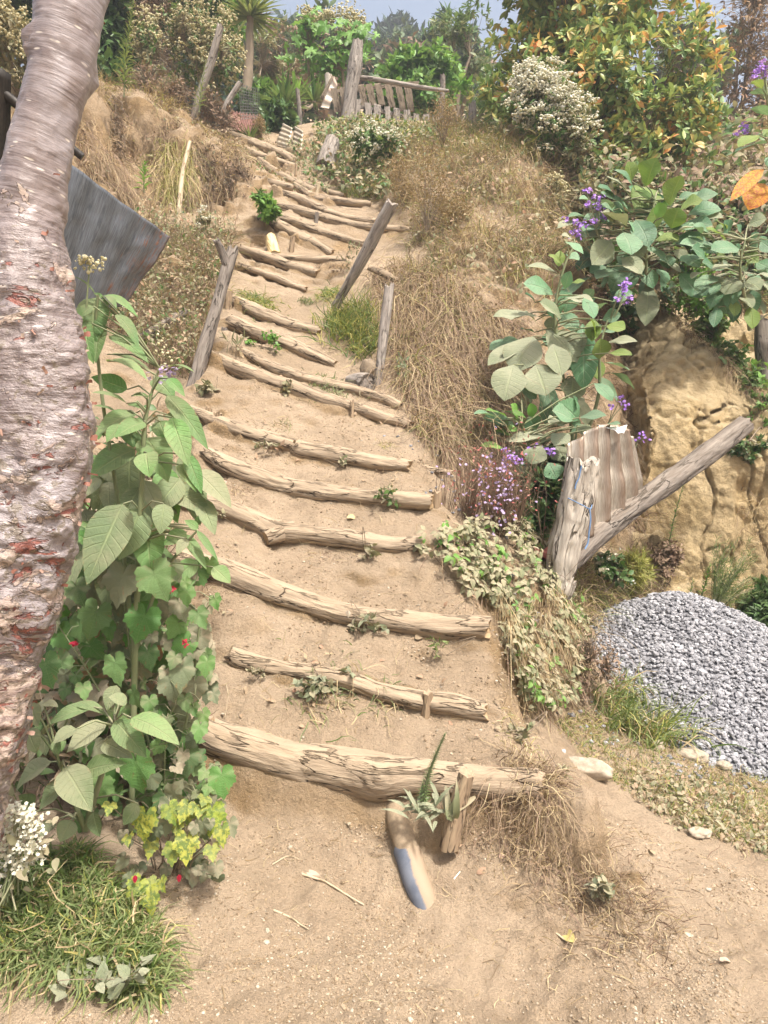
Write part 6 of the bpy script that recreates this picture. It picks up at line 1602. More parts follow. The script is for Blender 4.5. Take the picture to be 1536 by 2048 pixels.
bush("small_flower_weed", "white flowering weed beside the top of the clay gully", "weed", at(1105, 385, 7.3), [(1105,375,18,16,7.3,.1),(1125,405,14,14,7.2,.1)], 70, 3, (.03, .06), .4, [F_WEED], 106, flowers=(F_CREAM, 20, 12, .01, .02, .05), twig=.002)
bush("leafy_bush", "bright green leafy little bush at the left edge of the upper steps", "bush", hit1(522, 440), [(526,406,20,18,7.1,.16),(512,420,14,12,7.05,.1),(543,420,14,12,7.05,.12),(524,430,20,9,7.05,.12)], 190, 4, (.04, .085), .42, [F_BRIGHT, F_TREE], 107, twig=.003, clump=-.3)
bush("leafy_shrub", "green leafy creeper shrub tumbling down the right side of the clay spur", "shrub", at(1460, 900, 5.7), [(1410,670,40,40,6.2,.25),(1450,720,42,40,6.0,.25),(1490,780,45,45,5.8,.25),(1520,830,40,45,5.6,.25),(1430,640,30,26,6.3,.2)], 900, 4, (.03, .07), .6, [F_BRIGHT, F_TREE], 108, clump=-.25, twig=.0025, every=4)
bush("leafy_shrub", "pale green small-leaved shrub between the two broad-leaved plants", "shrub", at(1370, 660, 6.4), [(1380,540,34,55,6.4,.25),(1400,600,36,40,6.3,.25),(1345,590,26,36,6.3,.2)], 700, 4, (.025, .05), .6, [F_BRIGHT, F_WEED], 109, twig=.0025, every=4)
bush("leafy_shrub", "dark green shrub at the right edge behind the gravel heap", "shrub", at(1530, 1320, 4.9), [(1520,1240,38,50,4.9,.2),(1545,1190,34,34,5.0,.2),(1470,1265,34,22,5.0,.15)], 460, 5, (.04, .09), .38, [F_DARKG, F_TREE], 110, twig=.003)
bush("leafy_shrub", "dark leafy weed hanging from the clay ledge below the long pole's end", "shrub", at(1500, 880, 5.3), [(1490,900,36,22,5.35,.12),(1525,890,22,24,5.4,.12)], 240, 4, (.03, .06), .55, [F_DARKG, F_WEED], 111, twig=.002)
bush("leafy_shrub", "small weed with white specks under the long pole", "shrub", at(1225, 1170, 4.5), [(1215,1130,28,24,4.5,.12),(1240,1150,20,16,4.5,.1)], 130, 4, (.03, .055), .6, [F_DARKG, F_WEED], 112, flowers=(F_WHITE, 8, 3, .006, .012, .05), twig=.002)
bush("yellow_weed", "fine yellow green feathery weed at the foot of the clay spur", "weed", at(1265, 1185, 4.8), [(1265,1140,34,40,4.8,.15)], 240, 7, (.04, .09), .1, [F_GRASSY], 113, shape='strap', twig=.002)
bush("dry_weed", "purplish brown dead weed against the clay spur's foot", "weed", at(1320, 1190, 5.0), [(1320,1130,26,50,5.0,.1),(1345,1110,20,34,5.0,.1)], 330, 3, (.02, .05), .4, [F_DRYRED], 114, twig=.002, every=1)
bush("dusty_shrub", "dark dusty shrub behind the gnarled post and aster bush", "shrub", at(1080, 1090, 4.5), [(1075,985,40,50,4.5,.18),(1110,930,40,44,4.6,.18),(1060,1040,36,34,4.4,.15)], 480, 4, (.04, .09), .5, [F_TOBDUST, F_DARKG], 115, twig=.0025, every=2)
bush("dry_weed", "tall reddish brown dead weeds left of the gravel heap", "weed", at(1180, 1400, 3.5), [(1180,1310,28,60,3.55,.12),(1215,1330,30,50,3.5,.12),(1170,1370,20,40,3.45,.08)], 330, 2, (.012, .03), .4, [F_DRYRED], 116, twig=.002, every=1)

# leafy upright stalks
def stalk_plant(name, pts, Y, label, n, L, W, matl, seed, cat="weed", group="leafy upright stalks"):
    rng = np.random.default_rng(seed); q_ = np.array(pts, float); A = at(q_[:, 0], q_[:, 1], np.broadcast_to(np.asarray(Y, float), (len(q_),)))
    P, _ = resample(A, np.ones(len(A)), 200); ln = np.linalg.norm(np.diff(P, axis=0), axis=1).sum()
    root = thing(name, A[0], label, cat, group)
    mb = MB(); tube(mb, *resample(A, np.linspace(.007, .002, len(A)), 40), 6); mb.build("stem", [F_STEM], root)
    k = (np.linspace(0.12, 1, n) * 199).astype(int); ang = np.arange(n) * 2.4
    t = unit(np.gradient(P, axis=0))[k]; a = unit(np.cross(t, [0, 1, .1])); b = np.cross(t, a)
    d = a * np.cos(ang)[:, None] + b * np.sin(ang)[:, None]; f = np.linspace(1, .35, n)
    D = unit(d + t * np.linspace(.3, 1.6, n)[:, None])
    mb = MB(); leaves(mb, P[k], D, t + d * .1, rng.uniform(.8, 1.2, n) * L * f, W * f, 'lance', rng.uniform(.2, .9, n), .2, rng=rng); mb.build("foliage", [matl], root)
stalk_plant("leafy_stalk", [(248,195),(250,130),(257,70),(268,-5)], 7.7, "tall green leafy stalk on the bank top right of the trunk", 150, .14, .022, F_GRASS, 121)
stalk_plant("leafy_stalk", [(398,225),(402,180),(412,120)], 8.3, "green leafy stalk in front of the tall pale post", 70, .11, .016, F_GRASS, 122)
stalk_plant("leafy_stalk", [(288,385),(288,350),(290,325)], 6.9, "short green leafy stalk on the bare left earth bank", 34, .12, .028, F_BRIGHT, 123)
stalk_plant("leafy_stalk", [(1336,1110),(1345,1050),(1366,972)], 5.1, "thin bright leafy stalk against the clay face under the long pole", 60, .08, .014, F_BRIGHT, 124)
stalk_plant("leafy_stalk", [(1396,1210),(1410,1170),(1420,1130)], 5.0, "short leafy stalk behind the top of the gravel heap", 50, .08, .02, F_BRIGHT, 125)
stalk_plant("leafy_stalk", [(1376,1205),(1382,1180),(1386,1160)], 5.0, "smallest leafy stalk behind the top of the gravel heap", 24, .07, .018, F_GRASS, 126)
rng = np.random.default_rng(127); b0 = at(1425, 1230, 4.95); root = thing("feathery_weed", b0, "feathery green weed fanning out right behind the gravel heap", "weed")
tp_ = at(1425 + rng.uniform(0, 1, 40) * 95, 1215 - rng.uniform(30, 150, 40) + 0, 4.95 + rng.normal(size=40) * .1); mb = MB(); twigs(mb, b0[None], tp_, rng, .003); mb.build("stem", [F_STEM], root)
mb = MB(); f = rng.random(1500); k = rng.integers(0, 40, 1500); Pq = b0 + (tp_[k] - b0) * (.3 + .7 * f)[:, None] + np.array([0, 0, .12]) * (4 * f * (1 - f) * .15)[:, None]; strands(mb, Pq, unit(tp_[k] - b0) + rng.normal(size=(1500, 3)) * .6, rng.uniform(.03, .08, 1500), .0035, .2, 2, None, 0, rng); mb.build("foliage", [F_GRASS], root)

# small weeds on and beside the steps
WG = "small weeds growing on the steps"
def tuft(px, py, n, L, W, mats, label, seed, spread=.03, droop=(.4, 1.2), cat="grass tuft", group="grass tufts on the stair slope", up=.8, name="grass_tuft", K=5):
    rng = np.random.default_rng(seed); c = hit1(px, py)
    mb = MB(); P = c + rng.normal(size=(n, 3)) * [spread, spread, 0]; P[:, 2] = gzq(P[:, 0], P[:, 1]) - .005
    for k, m in enumerate(mats):
        s = (np.arange(n) % len(mats)) == k
        strands(mb, P[s], unit(rng.normal(size=(s.sum(), 3)) * [.7, .7, .3] + [0, -.25, up]), rng.uniform(L * .4, L, s.sum()), W, rng.uniform(*droop, s.sum()), K, None, k, rng, .35)
    return tag(mb.build(name, mats, origin=c), label, cat, group)
def weed(px, py, wpx, hpx, n, L, W, mats, label, seed, shape='ovate', cat="weed", group=WG, name="small_weed", k=4):
    c = hit1(px, py); Y = c[1]
    r = np.random.default_rng(seed); lob = []
    for q in range(4):
        lob.append((px + wpx * r.uniform(-.42, .42), py - hpx * r.uniform(.2, .75), wpx * r.uniform(.14, .34), hpx * r.uniform(.16, .34), Y - .03 + r.normal() * .02, wpx * .25 * Y / FPX))
    return bush(name, label, cat, c, lob, max(6, int(n * .62)), max(3, k - 1), (L[0] * .8, L[1]), W, mats, seed, shape, shell=.1, group=group, twig=.0014, every=1, limb=.002)
tuft(700, 655, 620, .36, .008, [F_GRASSY, F_GRASS], "big yellow green grass clump at the foot of the leaning grey post", 140, .11, (.15, .7), up=1.5)
tuft(735, 690, 360, .24, .008, [F_GRASS, F_GRASSY], "green grass tuft left of the short upright post", 141, .07, (.2, .8), up=1.3)
tuft(660, 590, 200, .2, .007, [F_GRASSY, F_GRASS], "small yellow green tuft above the grass clump", 142, .05)
tuft(510, 605, 460, .17, .007, [F_GRASS, F_GRASSY], "green grass tuft on the tenth step near its left end", 143, .09)
tuft(612, 605, 160, .12, .006, [F_GRASS, F_WEED], "little green tuft on the bare earth above the tenth step", 144, .03)
tuft(660, 775, 240, .13, .006, [F_GRASS, F_WEED], "thin grass on the right part of the eighth step", 145, .08)
tuft(566, 848, 60, .12, .004, [F_GRASS, F_DRY], "sparse grass tuft on the bare tread of the sixth step", 146, .04, (.2, .8), up=.3)
tuft(770, 890, 60, .10, .003, [F_GRASSY, F_DRY], "tiny yellow tuft at the right of the sixth step's tread", 147, .03)
tuft(476, 985, 150, .10, .0028, [F_DRY, F_DRYRED], "dry straw tuft on the fourth step, left of its middle", 148, .05, (.2, .8), up=.4)
tuft(640, 1112, 90, .10, .0025, [F_DRY, F_DRYRED], "pale dry root tuft under the fourth step log", 149, .05, (.2, .9), up=.2)
tuft(425, 1165, 70, .10, .0025, [F_DRYRED, F_DRY], "brown dry tuft under the left end of the third step log", 150, .05, (.2, .9), up=.3)
tuft(655, 1395, 130, .16, .0045, [F_GRASS, F_DRY], "spreading grass tuft under the middle of the second step log", 151, .10, (.3, 1.0), up=.5)
tuft(770, 1410, 60, .10, .004, [F_GRASS, F_DRY], "small grass tuft left of the square stake", 152, .04, (.3, 1.0), up=.4)
tuft(1085, 1578, 900, .22, .0034, [F_DRY, F_DRYRED], "bushy dry straw tuft at the right end of the lowest log", 153, .08, (.5, 1.1), up=1.0)
tuft(1100, 1655, 520, .17, .0032, [F_DRY, F_DRYRED], "dry straw hanging on the slope below the lowest log's right end", 154, .08, (.5, 1.0), up=.9)
tuft(960, 1630, 110, .13, .0028, [F_DRYRED], "brown root tuft under the lowest log right of the thick stake", 155, .04, (.8, 1.6), up=.2)
tuft(1225, 1555, 90, .12, .004, [F_GRASS, F_DRY], "green grass tuft at the right end of the long pale boulder", 156, .03)
tuft(1045, 1480, 120, .09, .003, [F_DRY, F_GRASSY], "straw tuft on the sandy edge above the lowest log's right end", 157, .06)
tuft(1195, 1745, 620, .15, .003, [F_DRYRED, F_DRY], "flattened dry creeper tangle on the sandy slope below the straw", 158, .12, (.2, .5), up=.55)
tuft(1235, 1825, 420, .13, .003, [F_DRYRED, F_DRY], "lower dry tangle with grey leaves on the sandy slope", 159, .10, (.2, .5), up=.5)
weed(578, 790, 46, 40, 26, (.03, .06), .6, [F_WEED], "dusty round-leaved weed in front of the seventh step log", 160)
weed(540, 910, 90, 34, 36, (.025, .05), .5, [F_WEED, F_DRYRED], "low dusty weeds before the sixth step log", 161)
weed(690, 938, 18, 30, 10, (.025, .045), .6, [F_WEED], "single small weed under the sixth step log", 162)
weed(765, 1022, 92, 66, 50, (.025, .05), .55, [F_WEED, F_TREE], "leggy weed leaning over the right part of the fifth step log", 163)
weed(430, 1042, 40, 30, 16, (.02, .04), .6, [F_WEED], "small dusty weed before the left part of the fourth step log", 164)
weed(735, 1120, 36, 32, 16, (.03, .05), .6, [F_WEED], "little green weed under the right part of the fourth step log", 165)
weed(745, 1265, 78, 40, 34, (.03, .05), .55, [F_TOBDUST, F_WEED], "grey dusty weed under the middle of the third step log", 166)
weed(885, 1315, 60, 60, 24, (.02, .045), .25, [F_GRASS, F_WEED], "thin upright weed under the right end of the third step log", 167, 'lance')
weed(660, 1385, 120, 60, 95, (.025, .045), .65, [F_TOBDUST, F_WEED], "dense grey-leaved weed covering the middle of the second step log", 168)
weed(512, 1362, 36, 32, 60, (.01, .018), .6, [F_WEED], "small grey mossy cushion under the second step log's cut face", 169)
weed(525, 700, 66, 36, 130, (.016, .03), .85, [F_BRIGHT, F_TREE], "small patch of clover on the eighth step", 170)
weed(472, 705, 40, 40, 14, (.06, .10), .2, [F_WEED], "spiky dusty rosette at the left end of the eighth step log", 171, 'lance')
weed(430, 795, 50, 34, 40, (.03, .06), .6, [F_WEED, F_DEADLEAF], "dusty dead-leaved weed left of the seventh step", 172)
weed(695, 545, 44, 80, 60, (.02, .045), .35, [F_WEED, F_TREE], "spindly green weed left of the leaning grey post", 173)
weed(660, 560, 60, 40, 70, (.015, .03), .3, [F_DRYRED], "brown dead weed at the right end of the thin step log", 174)
weed(805, 775, 30, 80, 30, (.025, .05), .35, [F_TREEGREY], "silvery upright weed right of the hollow log", 175)
weed(340, 1010, 60, 40, 40, (.03, .05), .6, [F_WEED, F_DEADLEAF], "dusty weeds at the left end of the fourth step log", 176)
weed(1180, 1690, 70, 40, 30, (.025, .04), .55, [F_CREEP], "grey three-leaved creeper on the sandy slope below the dry straw", 177)
weed(1195, 1800, 60, 40, 40, (.025, .045), .55, [F_CREEP, F_TOBDUST], "grey-leaved creeper lowest on the sandy slope", 178)
weed(1045, 1480, 60, 40, 24, (.025, .045), .55, [F_CREEP], "pair of dusty leaves at the bank foot above the lowest log's end", 179)
weed(1130, 1560, 60, 40, 14, (.02, .035), .5, [F_CREEP], "few pale leaves in straw beside the long pale boulder", 180)
weed(180, 1990, 220, 60, 30, (.04, .06), .6, [F_TOBDUST], "grey round leaves in front of the long green grass", 181)
weed(1310, 900, 40, 30, 20, (.03, .05), .4, [F_WEED], "small weed on the upper clay spur", 182)
# rosemary-like plant and strap-leaved plant at the lowest log
stalk_plant("leafy_stalk", [(845,1630),(852,1570),(868,1520),(890,1468)], [2.34,2.34,2.34,2.33], "dark fine-needled stalk standing in front of the lowest log", 330, .030, .005, F_TREE, 128)
rng = np.random.default_rng(183); c = at(850, 1640, 2.33); root = thing("strap_leaf_plant", c, "dusty narrow-leaved plant at the foot of the fine-needled stalk", "plant")
mb = MB(); n = 34; leaves(mb, c + rng.normal(size=(n, 3)) * [.03, .02, .015] + [0, 0, .03], unit(rng.normal(size=(n, 3)) * [.9, .6, .3] + [0, -.2, .7]), [0, -.4, .8], rng.uniform(.05, .12, n), .014, 'lance', rng.uniform(.7, 1.7, n), .3, rng=rng, nseg=6); mb.build("foliage", [F_TOBDUST], root)
rng = np.random.default_rng(184); c = at(900, 1640, 2.30); root = thing("strap_leaf_plant", c, "curling green strap-leaved plant behind the thick slanting stake", "plant")
mb = MB(); n = 9; leaves(mb, c + rng.normal(size=(n, 3)) * [.01, .01, .01], unit(rng.normal(size=(n, 3)) * [.6, .4, .2] + [.15, 0, 1]), [0, -.8, .4], rng.uniform(.14, .22, n), .024, 'strap', rng.uniform(1.2, 2.4, n), .35, rng=rng, nseg=9); mb.build("foliage", [F_WEED, F_DRY], root)

# loose leaves, twigs and crumbs on bare earth
def dead_leaf(px, py, L, W, ang, label, matl=None, seed=0, curl=1.0):
    c = hit1(px, py); n = unit(slope(c[0], c[1])); rng = np.random.default_rng(seed)
    mb = MB(); d = np.array([math.cos(ang), math.sin(ang), 0]); d = unit(d - n * (d @ n) + n * .12); leaves(mb, [c + n * .014], [d], [n], L, W, 'ovate', curl, .35, .08, 10, True, rng=rng)
    tag(mb.build("dead_leaf", [matl or F_DEADLEAF], origin=c), label, "leaf", "fallen leaves on the bare earth")
F_PINKLEAF = foliage("pinkish_dead_leaf", [(.5, .32, .26), (.55, .38, .3)], .3, .2, .7)
F_YLEAF = foliage("yellowing_dead_leaf", [(.5, .42, .1), (.5, .38, .25)], .2, .2, .7)
for k, (px, py, L, W, a, lab, m) in enumerate([(612,1745,.085,.03,-.6,"long pinkish fallen leaf left of the drain pipe's end",F_PINKLEAF),(1150,1890,.07,.035,1.9,"yellow and mauve fallen leaf on the sandy lower right",F_YLEAF),(955,1752,.06,.025,.1,"curled tan fallen leaf right of the drain pipe",None),(1000,1722,.03,.018,.9,"small red fallen leaf below the thick stake",F_PINKLEAF),(1305,1715,.035,.02,2.,"folded tan leaf high on the sandy slope",None),(1320,1758,.05,.025,-.3,"curled brown leaf on the sandy slope at the right",None),(1265,1765,.05,.03,1.2,"pinkish crumpled leaf beside the dry creeper",F_PINKLEAF),(695,1040,.055,.04,.2,"pale yellow fallen leaf on the tread above the fourth log",F_YLEAF),(438,968,.07,.04,.2,"reddish fallen leaf on the tread above the fourth log's left part",F_PINKLEAF),(830,1280,.05,.03,.4,"dark curled leaf under the third log's right part",None),(1440,1930,.04,.02,.1,"pink scrap of leaf at the far lower right",F_PINKLEAF),(615,1810,.04,.018,1.8,"small pink leaf on the lower path",F_PINKLEAF),(1190,1700,.05,.03,.4,"dry tan leaf among the flattened straw",None),(905,1700,.05,.012,.5,"narrow pale leaf right of the blue pipe elbow",None)]):
    dead_leaf(px, py, L, W, a, lab, m, 300 + k)
def twig(pix, r, label, k, matl=None):
    p = np.array(pix, float); P = hit(p[:, 0], p[:, 1]); P[:, 2] = gzq(P[:, 0], P[:, 1]) + r * .8
    mb = MB(); tube(mb, *resample(P, np.linspace(r, r * .5, len(P)), len(P) * 5), 6); tag(mb.build("dry_twig", [matl or M_STICK], origin=P[0]), label, "twig", "dry twigs on the path")
twig([(605,1752),(650,1772),(690,1798),(728,1822)], .0045, "long curved pale twig below the pinkish leaf", 1)
twig([(548,1825),(580,1838),(600,1855),(618,1868)], .004, "short pale twig left on the lower path", 2)
twig([(1015,1770),(1050,1815),(1090,1865)], .003, "straight thin stem on the sandy slope right of centre", 3)
twig([(1105,1870),(1140,1892),(1180,1925)], .0035, "thin dry stem below the yellow fallen leaf", 4)
twig([(545,1735),(575,1725),(602,1726)], .003, "small twig left of the pinkish leaf", 5)
twig([(908,1768),(920,1752)], .0025, "tiny white straw near the pipe's end", 6, M_PLASTIC)
twig([(452,1370),(456,1400),(450,1440)], .002, "thin hanging rootlet left of the second step", 7)
rng = np.random.default_rng(190)
PATH = [(320,1700),(480,1600),(700,1640),(1000,1640),(1250,1640),(1536,1760),(1536,2048),(0,2048),(250,2010),(340,1960)]
P, Nn = scatter(PATH, 760, 1.3, 3.0, rng); mb = MB()
strands(mb, P + Nn * .003, unit(rng.normal(size=(len(P), 3)) - Nn * (rng.normal(size=(len(P), 1)))) * [1, 1, .15], rng.uniform(.015, .07, len(P)), rng.uniform(.001, .003, len(P)), .05, 4, None, 0, rng, .6)
tag(mb.build("straw_litter", [F_DRY], origin=P.mean(0)), "bits of straw scattered over the bare path", "litter", kind='stuff')
P, Nn = scatter(PATH, 6500, 1.3, 3.0, rng, -.05, 5); mb = MB(); blobs(mb, P + Nn * .001, rng.uniform(.001, .0045, len(P)) * (1 + (rng.random(len(P)) < .03) * 1.2), rng=rng, squash=.7)
T, Tn = scatter([(420,700),(700,800),(860,930),(1000,1260),(1080,1560),(420,1560),(400,1200),(440,900)], 2600, 2.4, 5.2, rng, -.05, 6); blobs(mb, T + Tn * .001, rng.uniform(.0015, .007, len(T)), rng=rng, squash=.7)
tag(mb.build("earth_crumbs", [M_PEBBLE], origin=P.mean(0), smooth=False), "crumbs of dry earth on the path and steps", "crumbs", kind='stuff')
P, Nn = scatter([(420,690),(720,790),(870,930),(1000,1260),(1080,1560),(400,1560),(330,1200),(400,900)], 900, 2.4, 5.4, rng, .05, 7); mb = MB()
strands(mb, P + Nn * .004, unit(rng.normal(size=(len(P), 3)) + [0, -.3, 0]), rng.uniform(.02, .12, len(P)), rng.uniform(.001, .003, len(P)), .2, 4, None, 0, rng, .7)
n = 120; leaves(mb, P[:n] + Nn[:n] * .01, rng.normal(size=(n, 3)), Nn[:n], rng.uniform(.02, .045, n), rng.uniform(.01, .02, n), droop=.8, fold=.3, rng=rng, mat=1)
tag(mb.build("straw_litter", [F_DRY, F_DEADLEAF], origin=P.mean(0)), "straw and dry leaf bits scattered on the earth steps", "litter", kind='stuff')

# clumps that overhang the left bank and fill the gully and the ground behind the broad-leaved plants
bush("dry_weed", "dark dead weed hanging from the left bank's edge beside the tall stalk", "weed", at(225, 190, 7.6), [(240,225,16,34,7.6,.2),(212,255,22,30,7.5,.2),(246,285,12,30,7.5,.15),(228,300,20,14,7.5,.15)], 300, 1, (.02, .06), .25, [F_DRYRED], 261, twig=.003, every=1, clump=-.1, freq=5)
bush("dry_weed", "brown root mass overhanging the cut bank at the left of the upper steps", "weed", at(440, 310, 8.2), [(430,335,60,24,7.9,.25),(482,350,30,18,7.85,.2),(400,310,40,22,8.0,.2),(455,372,44,14,7.75,.15),(420,380,26,20,7.7,.1)], 800, 1, (.02, .06), .25, [F_DRYRED, F_DRY], 262, twig=.003, every=1)
bush("dry_weed", "grey dead bush in front of the cream flowered bush on the left bank", "weed", at(300, 200, 8.6), [(290,165,50,34,8.6,.3),(350,185,40,24,8.5,.25)], 500, 2, (.03, .07), .3, [F_DRYRED, F_WEED], 263, twig=.003, every=1)
bush("dry_weed", "brown weed tangle between the tall pale post and the thin grey post", "weed", at(430, 260, 8.9), [(420,215,30,40,8.9,.25),(450,235,30,30,9,.2)], 420, 2, (.03, .07), .3, [F_DRYRED, F_DRY], 264, twig=.003, every=1)
bush("dark_thicket", "dark thicket in the hollow between dry bank and clay spur", "bush", at(1210, 700, 6.9), [(1205,600,50,55,6.9,.3),(1180,520,50,40,7.2,.3),(1235,640,30,40,6.6,.25),(1170,660,36,50,6.3,.25)], 620, 4, (.05, .12), .45, [F_DARKG, F_DRYRED], 265, twig=.003, every=2)
brush_at = [(1190,400,60,40,7.6,266),(1400,480,70,40,7.7,267),(1480,440,70,46,8.0,268),(1300,430,70,40,8.0,269),(1540,480,50,50,7.2,270),(1480,350,60,36,9.3,293),(1400,345,60,34,9.8,294)]
brush_lab = ["twiggy brush right of the white flower bush's foot", "twiggy brush between the two big broad-leaved plants", "twiggy brush above the right-hand round-leaved plant", "twiggy brush under the rust tipped tree", "twiggy brush at the right edge above the dark trunk stub", "twiggy brush left of the orange dying leaf", "twiggy brush at the foot of the bare tree on the right"]
for (px, py, rx, ry, Y, sd), lab in zip(brush_at, brush_lab):
    bush("twiggy_brush", lab, "bush", at(px, py + ry, Y), [(px - rx * .4, py, rx * .6, ry, Y, .3), (px + rx * .4, py - ry * .2, rx * .6, ry, Y + .2, .3)], 420, 3, (.04, .09), .4, [F_WEED, F_DRYRED], sd, twig=.003, every=1, group="twiggy brush behind the right bank")
weed_leaves("weed_cover", [(1130,340),(1300,400),(1536,420),(1536,620),(1400,600),(1290,560),(1160,520)], 4200, 6.2, 12, (.05, .13), [F_WEED, F_TREE, F_DRYRED, F_DARKG], (.35, .25, .25, .15), "mixed undergrowth on the slope behind the broad-leaved plants", seed=271, lift=(.03, .4))
grass("dry_weeds", [(1130,340),(1300,380),(1536,400),(1536,640),(1440,640),(1290,560),(1160,520)], 3000, 6.2, 12, (.2, .6), (.003, .007), [F_DRYRED, F_GRASSY], (.7, .3), "dead stems in the undergrowth behind the broad-leaved plants", "weeds", (.2, .9), .7, 272, 5, curl=.5)

UNDER = [(40,1000),(340,900),(350,1300),(345,1640),(250,1690),(20,1690),(-60,1300)]
weed_leaves("undergrowth", UNDER, 1700, 2.35, 4.2, (.04, .10), [F_DARKG, F_HEARTDUST, F_DEADLEAF], (.45, .35, .2), "shaded undergrowth behind the leafy shrubs by the trunk", seed=290, lift=(.02, .35))
grass("undergrowth", UNDER, 1500, 2.35, 4.2, (.1, .35), (.003, .006), [F_DRYRED, F_GRASS], (.75, .25), "tangled stems behind the leafy shrubs by the trunk", "undergrowth", (.2, 1.0), .6, 291, 5, curl=.5)
weed_leaves("weed_cover", [(570,285),(650,290),(660,400),(610,365),(590,330)], 420, 8.6, 11.4, (.03, .07), [F_WEED, F_TREE], (.6, .4), "small weeds at the right of the topmost steps", seed=292, lift=(.0, .1))

weed_leaves("weed_cover", [(150,170),(470,245),(520,400),(420,420),(330,440),(150,360)], 1300, 6.0, 9.6, (.02, .05), [F_DRYRED, F_DEADLEAF, F_WEED], (.5, .25, .25), "small dead weeds scattered over the left earth bank", seed=295, lift=(.0, .14), clump=.0)
grass("dry_grass", [(150,165),(330,190),(470,245),(480,270),(330,225),(150,200)], 1800, 6.6, 10, (.15, .4), (.003, .006), [F_DRY, F_DRYRED, F_GRASSY], (.5, .35, .15), "long straw grass on the crest of the left earth bank", "grass", (.3, 1.0), .9, 296, 5, curl=.4)

# the same scrub carries on beyond both sides of the view
for (poly, n, a, b, lab, sd) in (([(1536,330),(2300,330),(2300,900),(1700,900),(1536,700)], 3600, 4.8, 16, "scrub on the slope right of the clay spur", 301), ([(-900,150),(60,150),(60,1000),(-100,1600),(-900,1600)], 3600, 2.4, 12, "scrub on the slope left of the peeling trunk", 302)):
    weed_leaves("weed_cover", poly, n, a, b, (.05, .14), [F_WEED, F_TREE, F_DRYRED, F_DARKG], (.35, .3, .2, .15), lab, seed=sd, lift=(.02, .4))
    grass("dry_grass", poly, n, a, b, (.15, .5), (.003, .008), [F_DRY, F_DRYRED, F_GRASSY, F_GRASS], (.35, .3, .15, .2), lab.replace("scrub", "dry grass"), "grass", (.2, 1.0), .7, sd + 10, 5, curl=.45)

weed_leaves("weed_cover", [(470,270),(590,290),(640,390),(560,380),(490,330)], 420, 7.6, 11.0, (.02, .05), [F_WEED, F_DRYRED, F_TREE], (.5, .3, .2), "tiny weeds between the topmost steps", seed=303, lift=(.0, .06))
grass("dry_grass", [(470,270),(590,290),(640,390),(560,390),(490,335)], 500, 7.6, 11.0, (.05, .16), (.003, .006), [F_DRY, F_DRYRED, F_GRASS], (.4, .3, .3), "sparse dry grass between the topmost steps", "grass", (.3, 1.0), .7, 304, 4)

rng = np.random.default_rng(310)   # dry grass and roots along the crest and ledge of the cut clay face
top = CLAYV[-6:, 50:].reshape(-1, 3); led = CLAYV[95:125, 115:].reshape(-1, 3)
P = np.concatenate([top[rng.integers(0, len(top), 1500)], led[rng.integers(0, len(led), 420)]]); mb = MB()
mt = rng.random(len(P)) < .6
for k in (0, 1):
    q = mt == bool(k)
    strands(mb, P[q], unit(rng.normal(size=(q.sum(), 3)) * .6 + [0, -.8, .3]), rng.uniform(.06, .28, q.sum()), rng.uniform(.002, .005, q.sum()), rng.uniform(.5, 1.6, q.sum()), 5, None, k, rng, .5)
tag(mb.build("hanging_roots", [F_DRY, F_DRYRED], origin=P.mean(0)), "dry grass and roots hanging over the crest of the cut clay face", "roots", kind='stuff')
# ------------------------------------------------------------------ trees and far hillside
bush("olive_leaf_tree", "dense tree with olive green and rust tipped leaves above the right bank", "tree", at(1225, 440, 8.9),
     [(1060,110,85,70,9.0,.7),(1190,60,120,100,9.2,.9),(1330,150,100,95,9.2,.8),(1180,190,115,95,8.8,.8),(1310,265,105,75,8.8,.7),(1015,175,60,40,8.9,.5),(1120,20,110,90,9.3,.8),(1240,-50,150,110,9.3,1.0),(1230,330,95,60,8.6,.55),(1080,215,60,45,8.7,.5),(1370,230,60,75,8.9,.5),(1100,-120,130,100,9.4,1)],
     2900, 7, (.085, .155), .38, [F_AVO], 201, 'obovate', trunk=.09, clump=-.32, freq=1.5, shell=.32, stem=F_STEMBR, twig=.006, every=4, spread=(.5, 1.25), droop=(.1, .8), part="crown")
def brushy(name, label, base, lobes, n, seed, leafm, L=(.04, .09), k=2, r=.05, twig=.006, group=None, every=1, cat="tree", clump=-.1):
    return bush(name, label, cat, base, lobes, n, k, L, .35, leafm, seed, 'lance', trunk=r, clump=clump, freq=.9, shell=.1, twig=twig, every=every, group=group, part="crown")
brushy("bare_tree", "thin brown half bare tree behind the rust tipped tree at the right edge", at(1450, 430, 12.5), [(1480,60,90,110,12.5,1.0),(1450,190,75,90,12.5,.9),(1520,180,60,110,12.5,.9),(1430,300,70,80,12.3,.8),(1500,330,70,80,12.3,.8),(1520,-60,110,90,12.5,1)], 1700, 202, [F_DEADLEAF, F_DRYRED], (.05, .11), 3, .06, .005)
brushy("bare_tree", "grey twiggy thicket low behind the broad-leaved plants at the right", at(1430, 470, 9.4), [(1440,390,90,50,9.4,.6),(1380,420,60,40,9.4,.5),(1520,400,60,50,9.4,.5)], 520, 203, [F_DRYRED, F_WEED], (.04, .08), 2, .03, .005)
G0 = "trees on the hill behind the gate"
def broad(name, label, base, lobes, n, seed, mats, L=(.12, .22), k=5, r=.08, group=None, clump=-.3, W=.45, freq=1.2, every=6):
    return bush(name, label, "tree", base, lobes, n, k, L, W, mats, seed, 'ovate', trunk=r, clump=clump, freq=freq, shell=.3, twig=.008, every=every, group=group, part="crown", nseg=3)
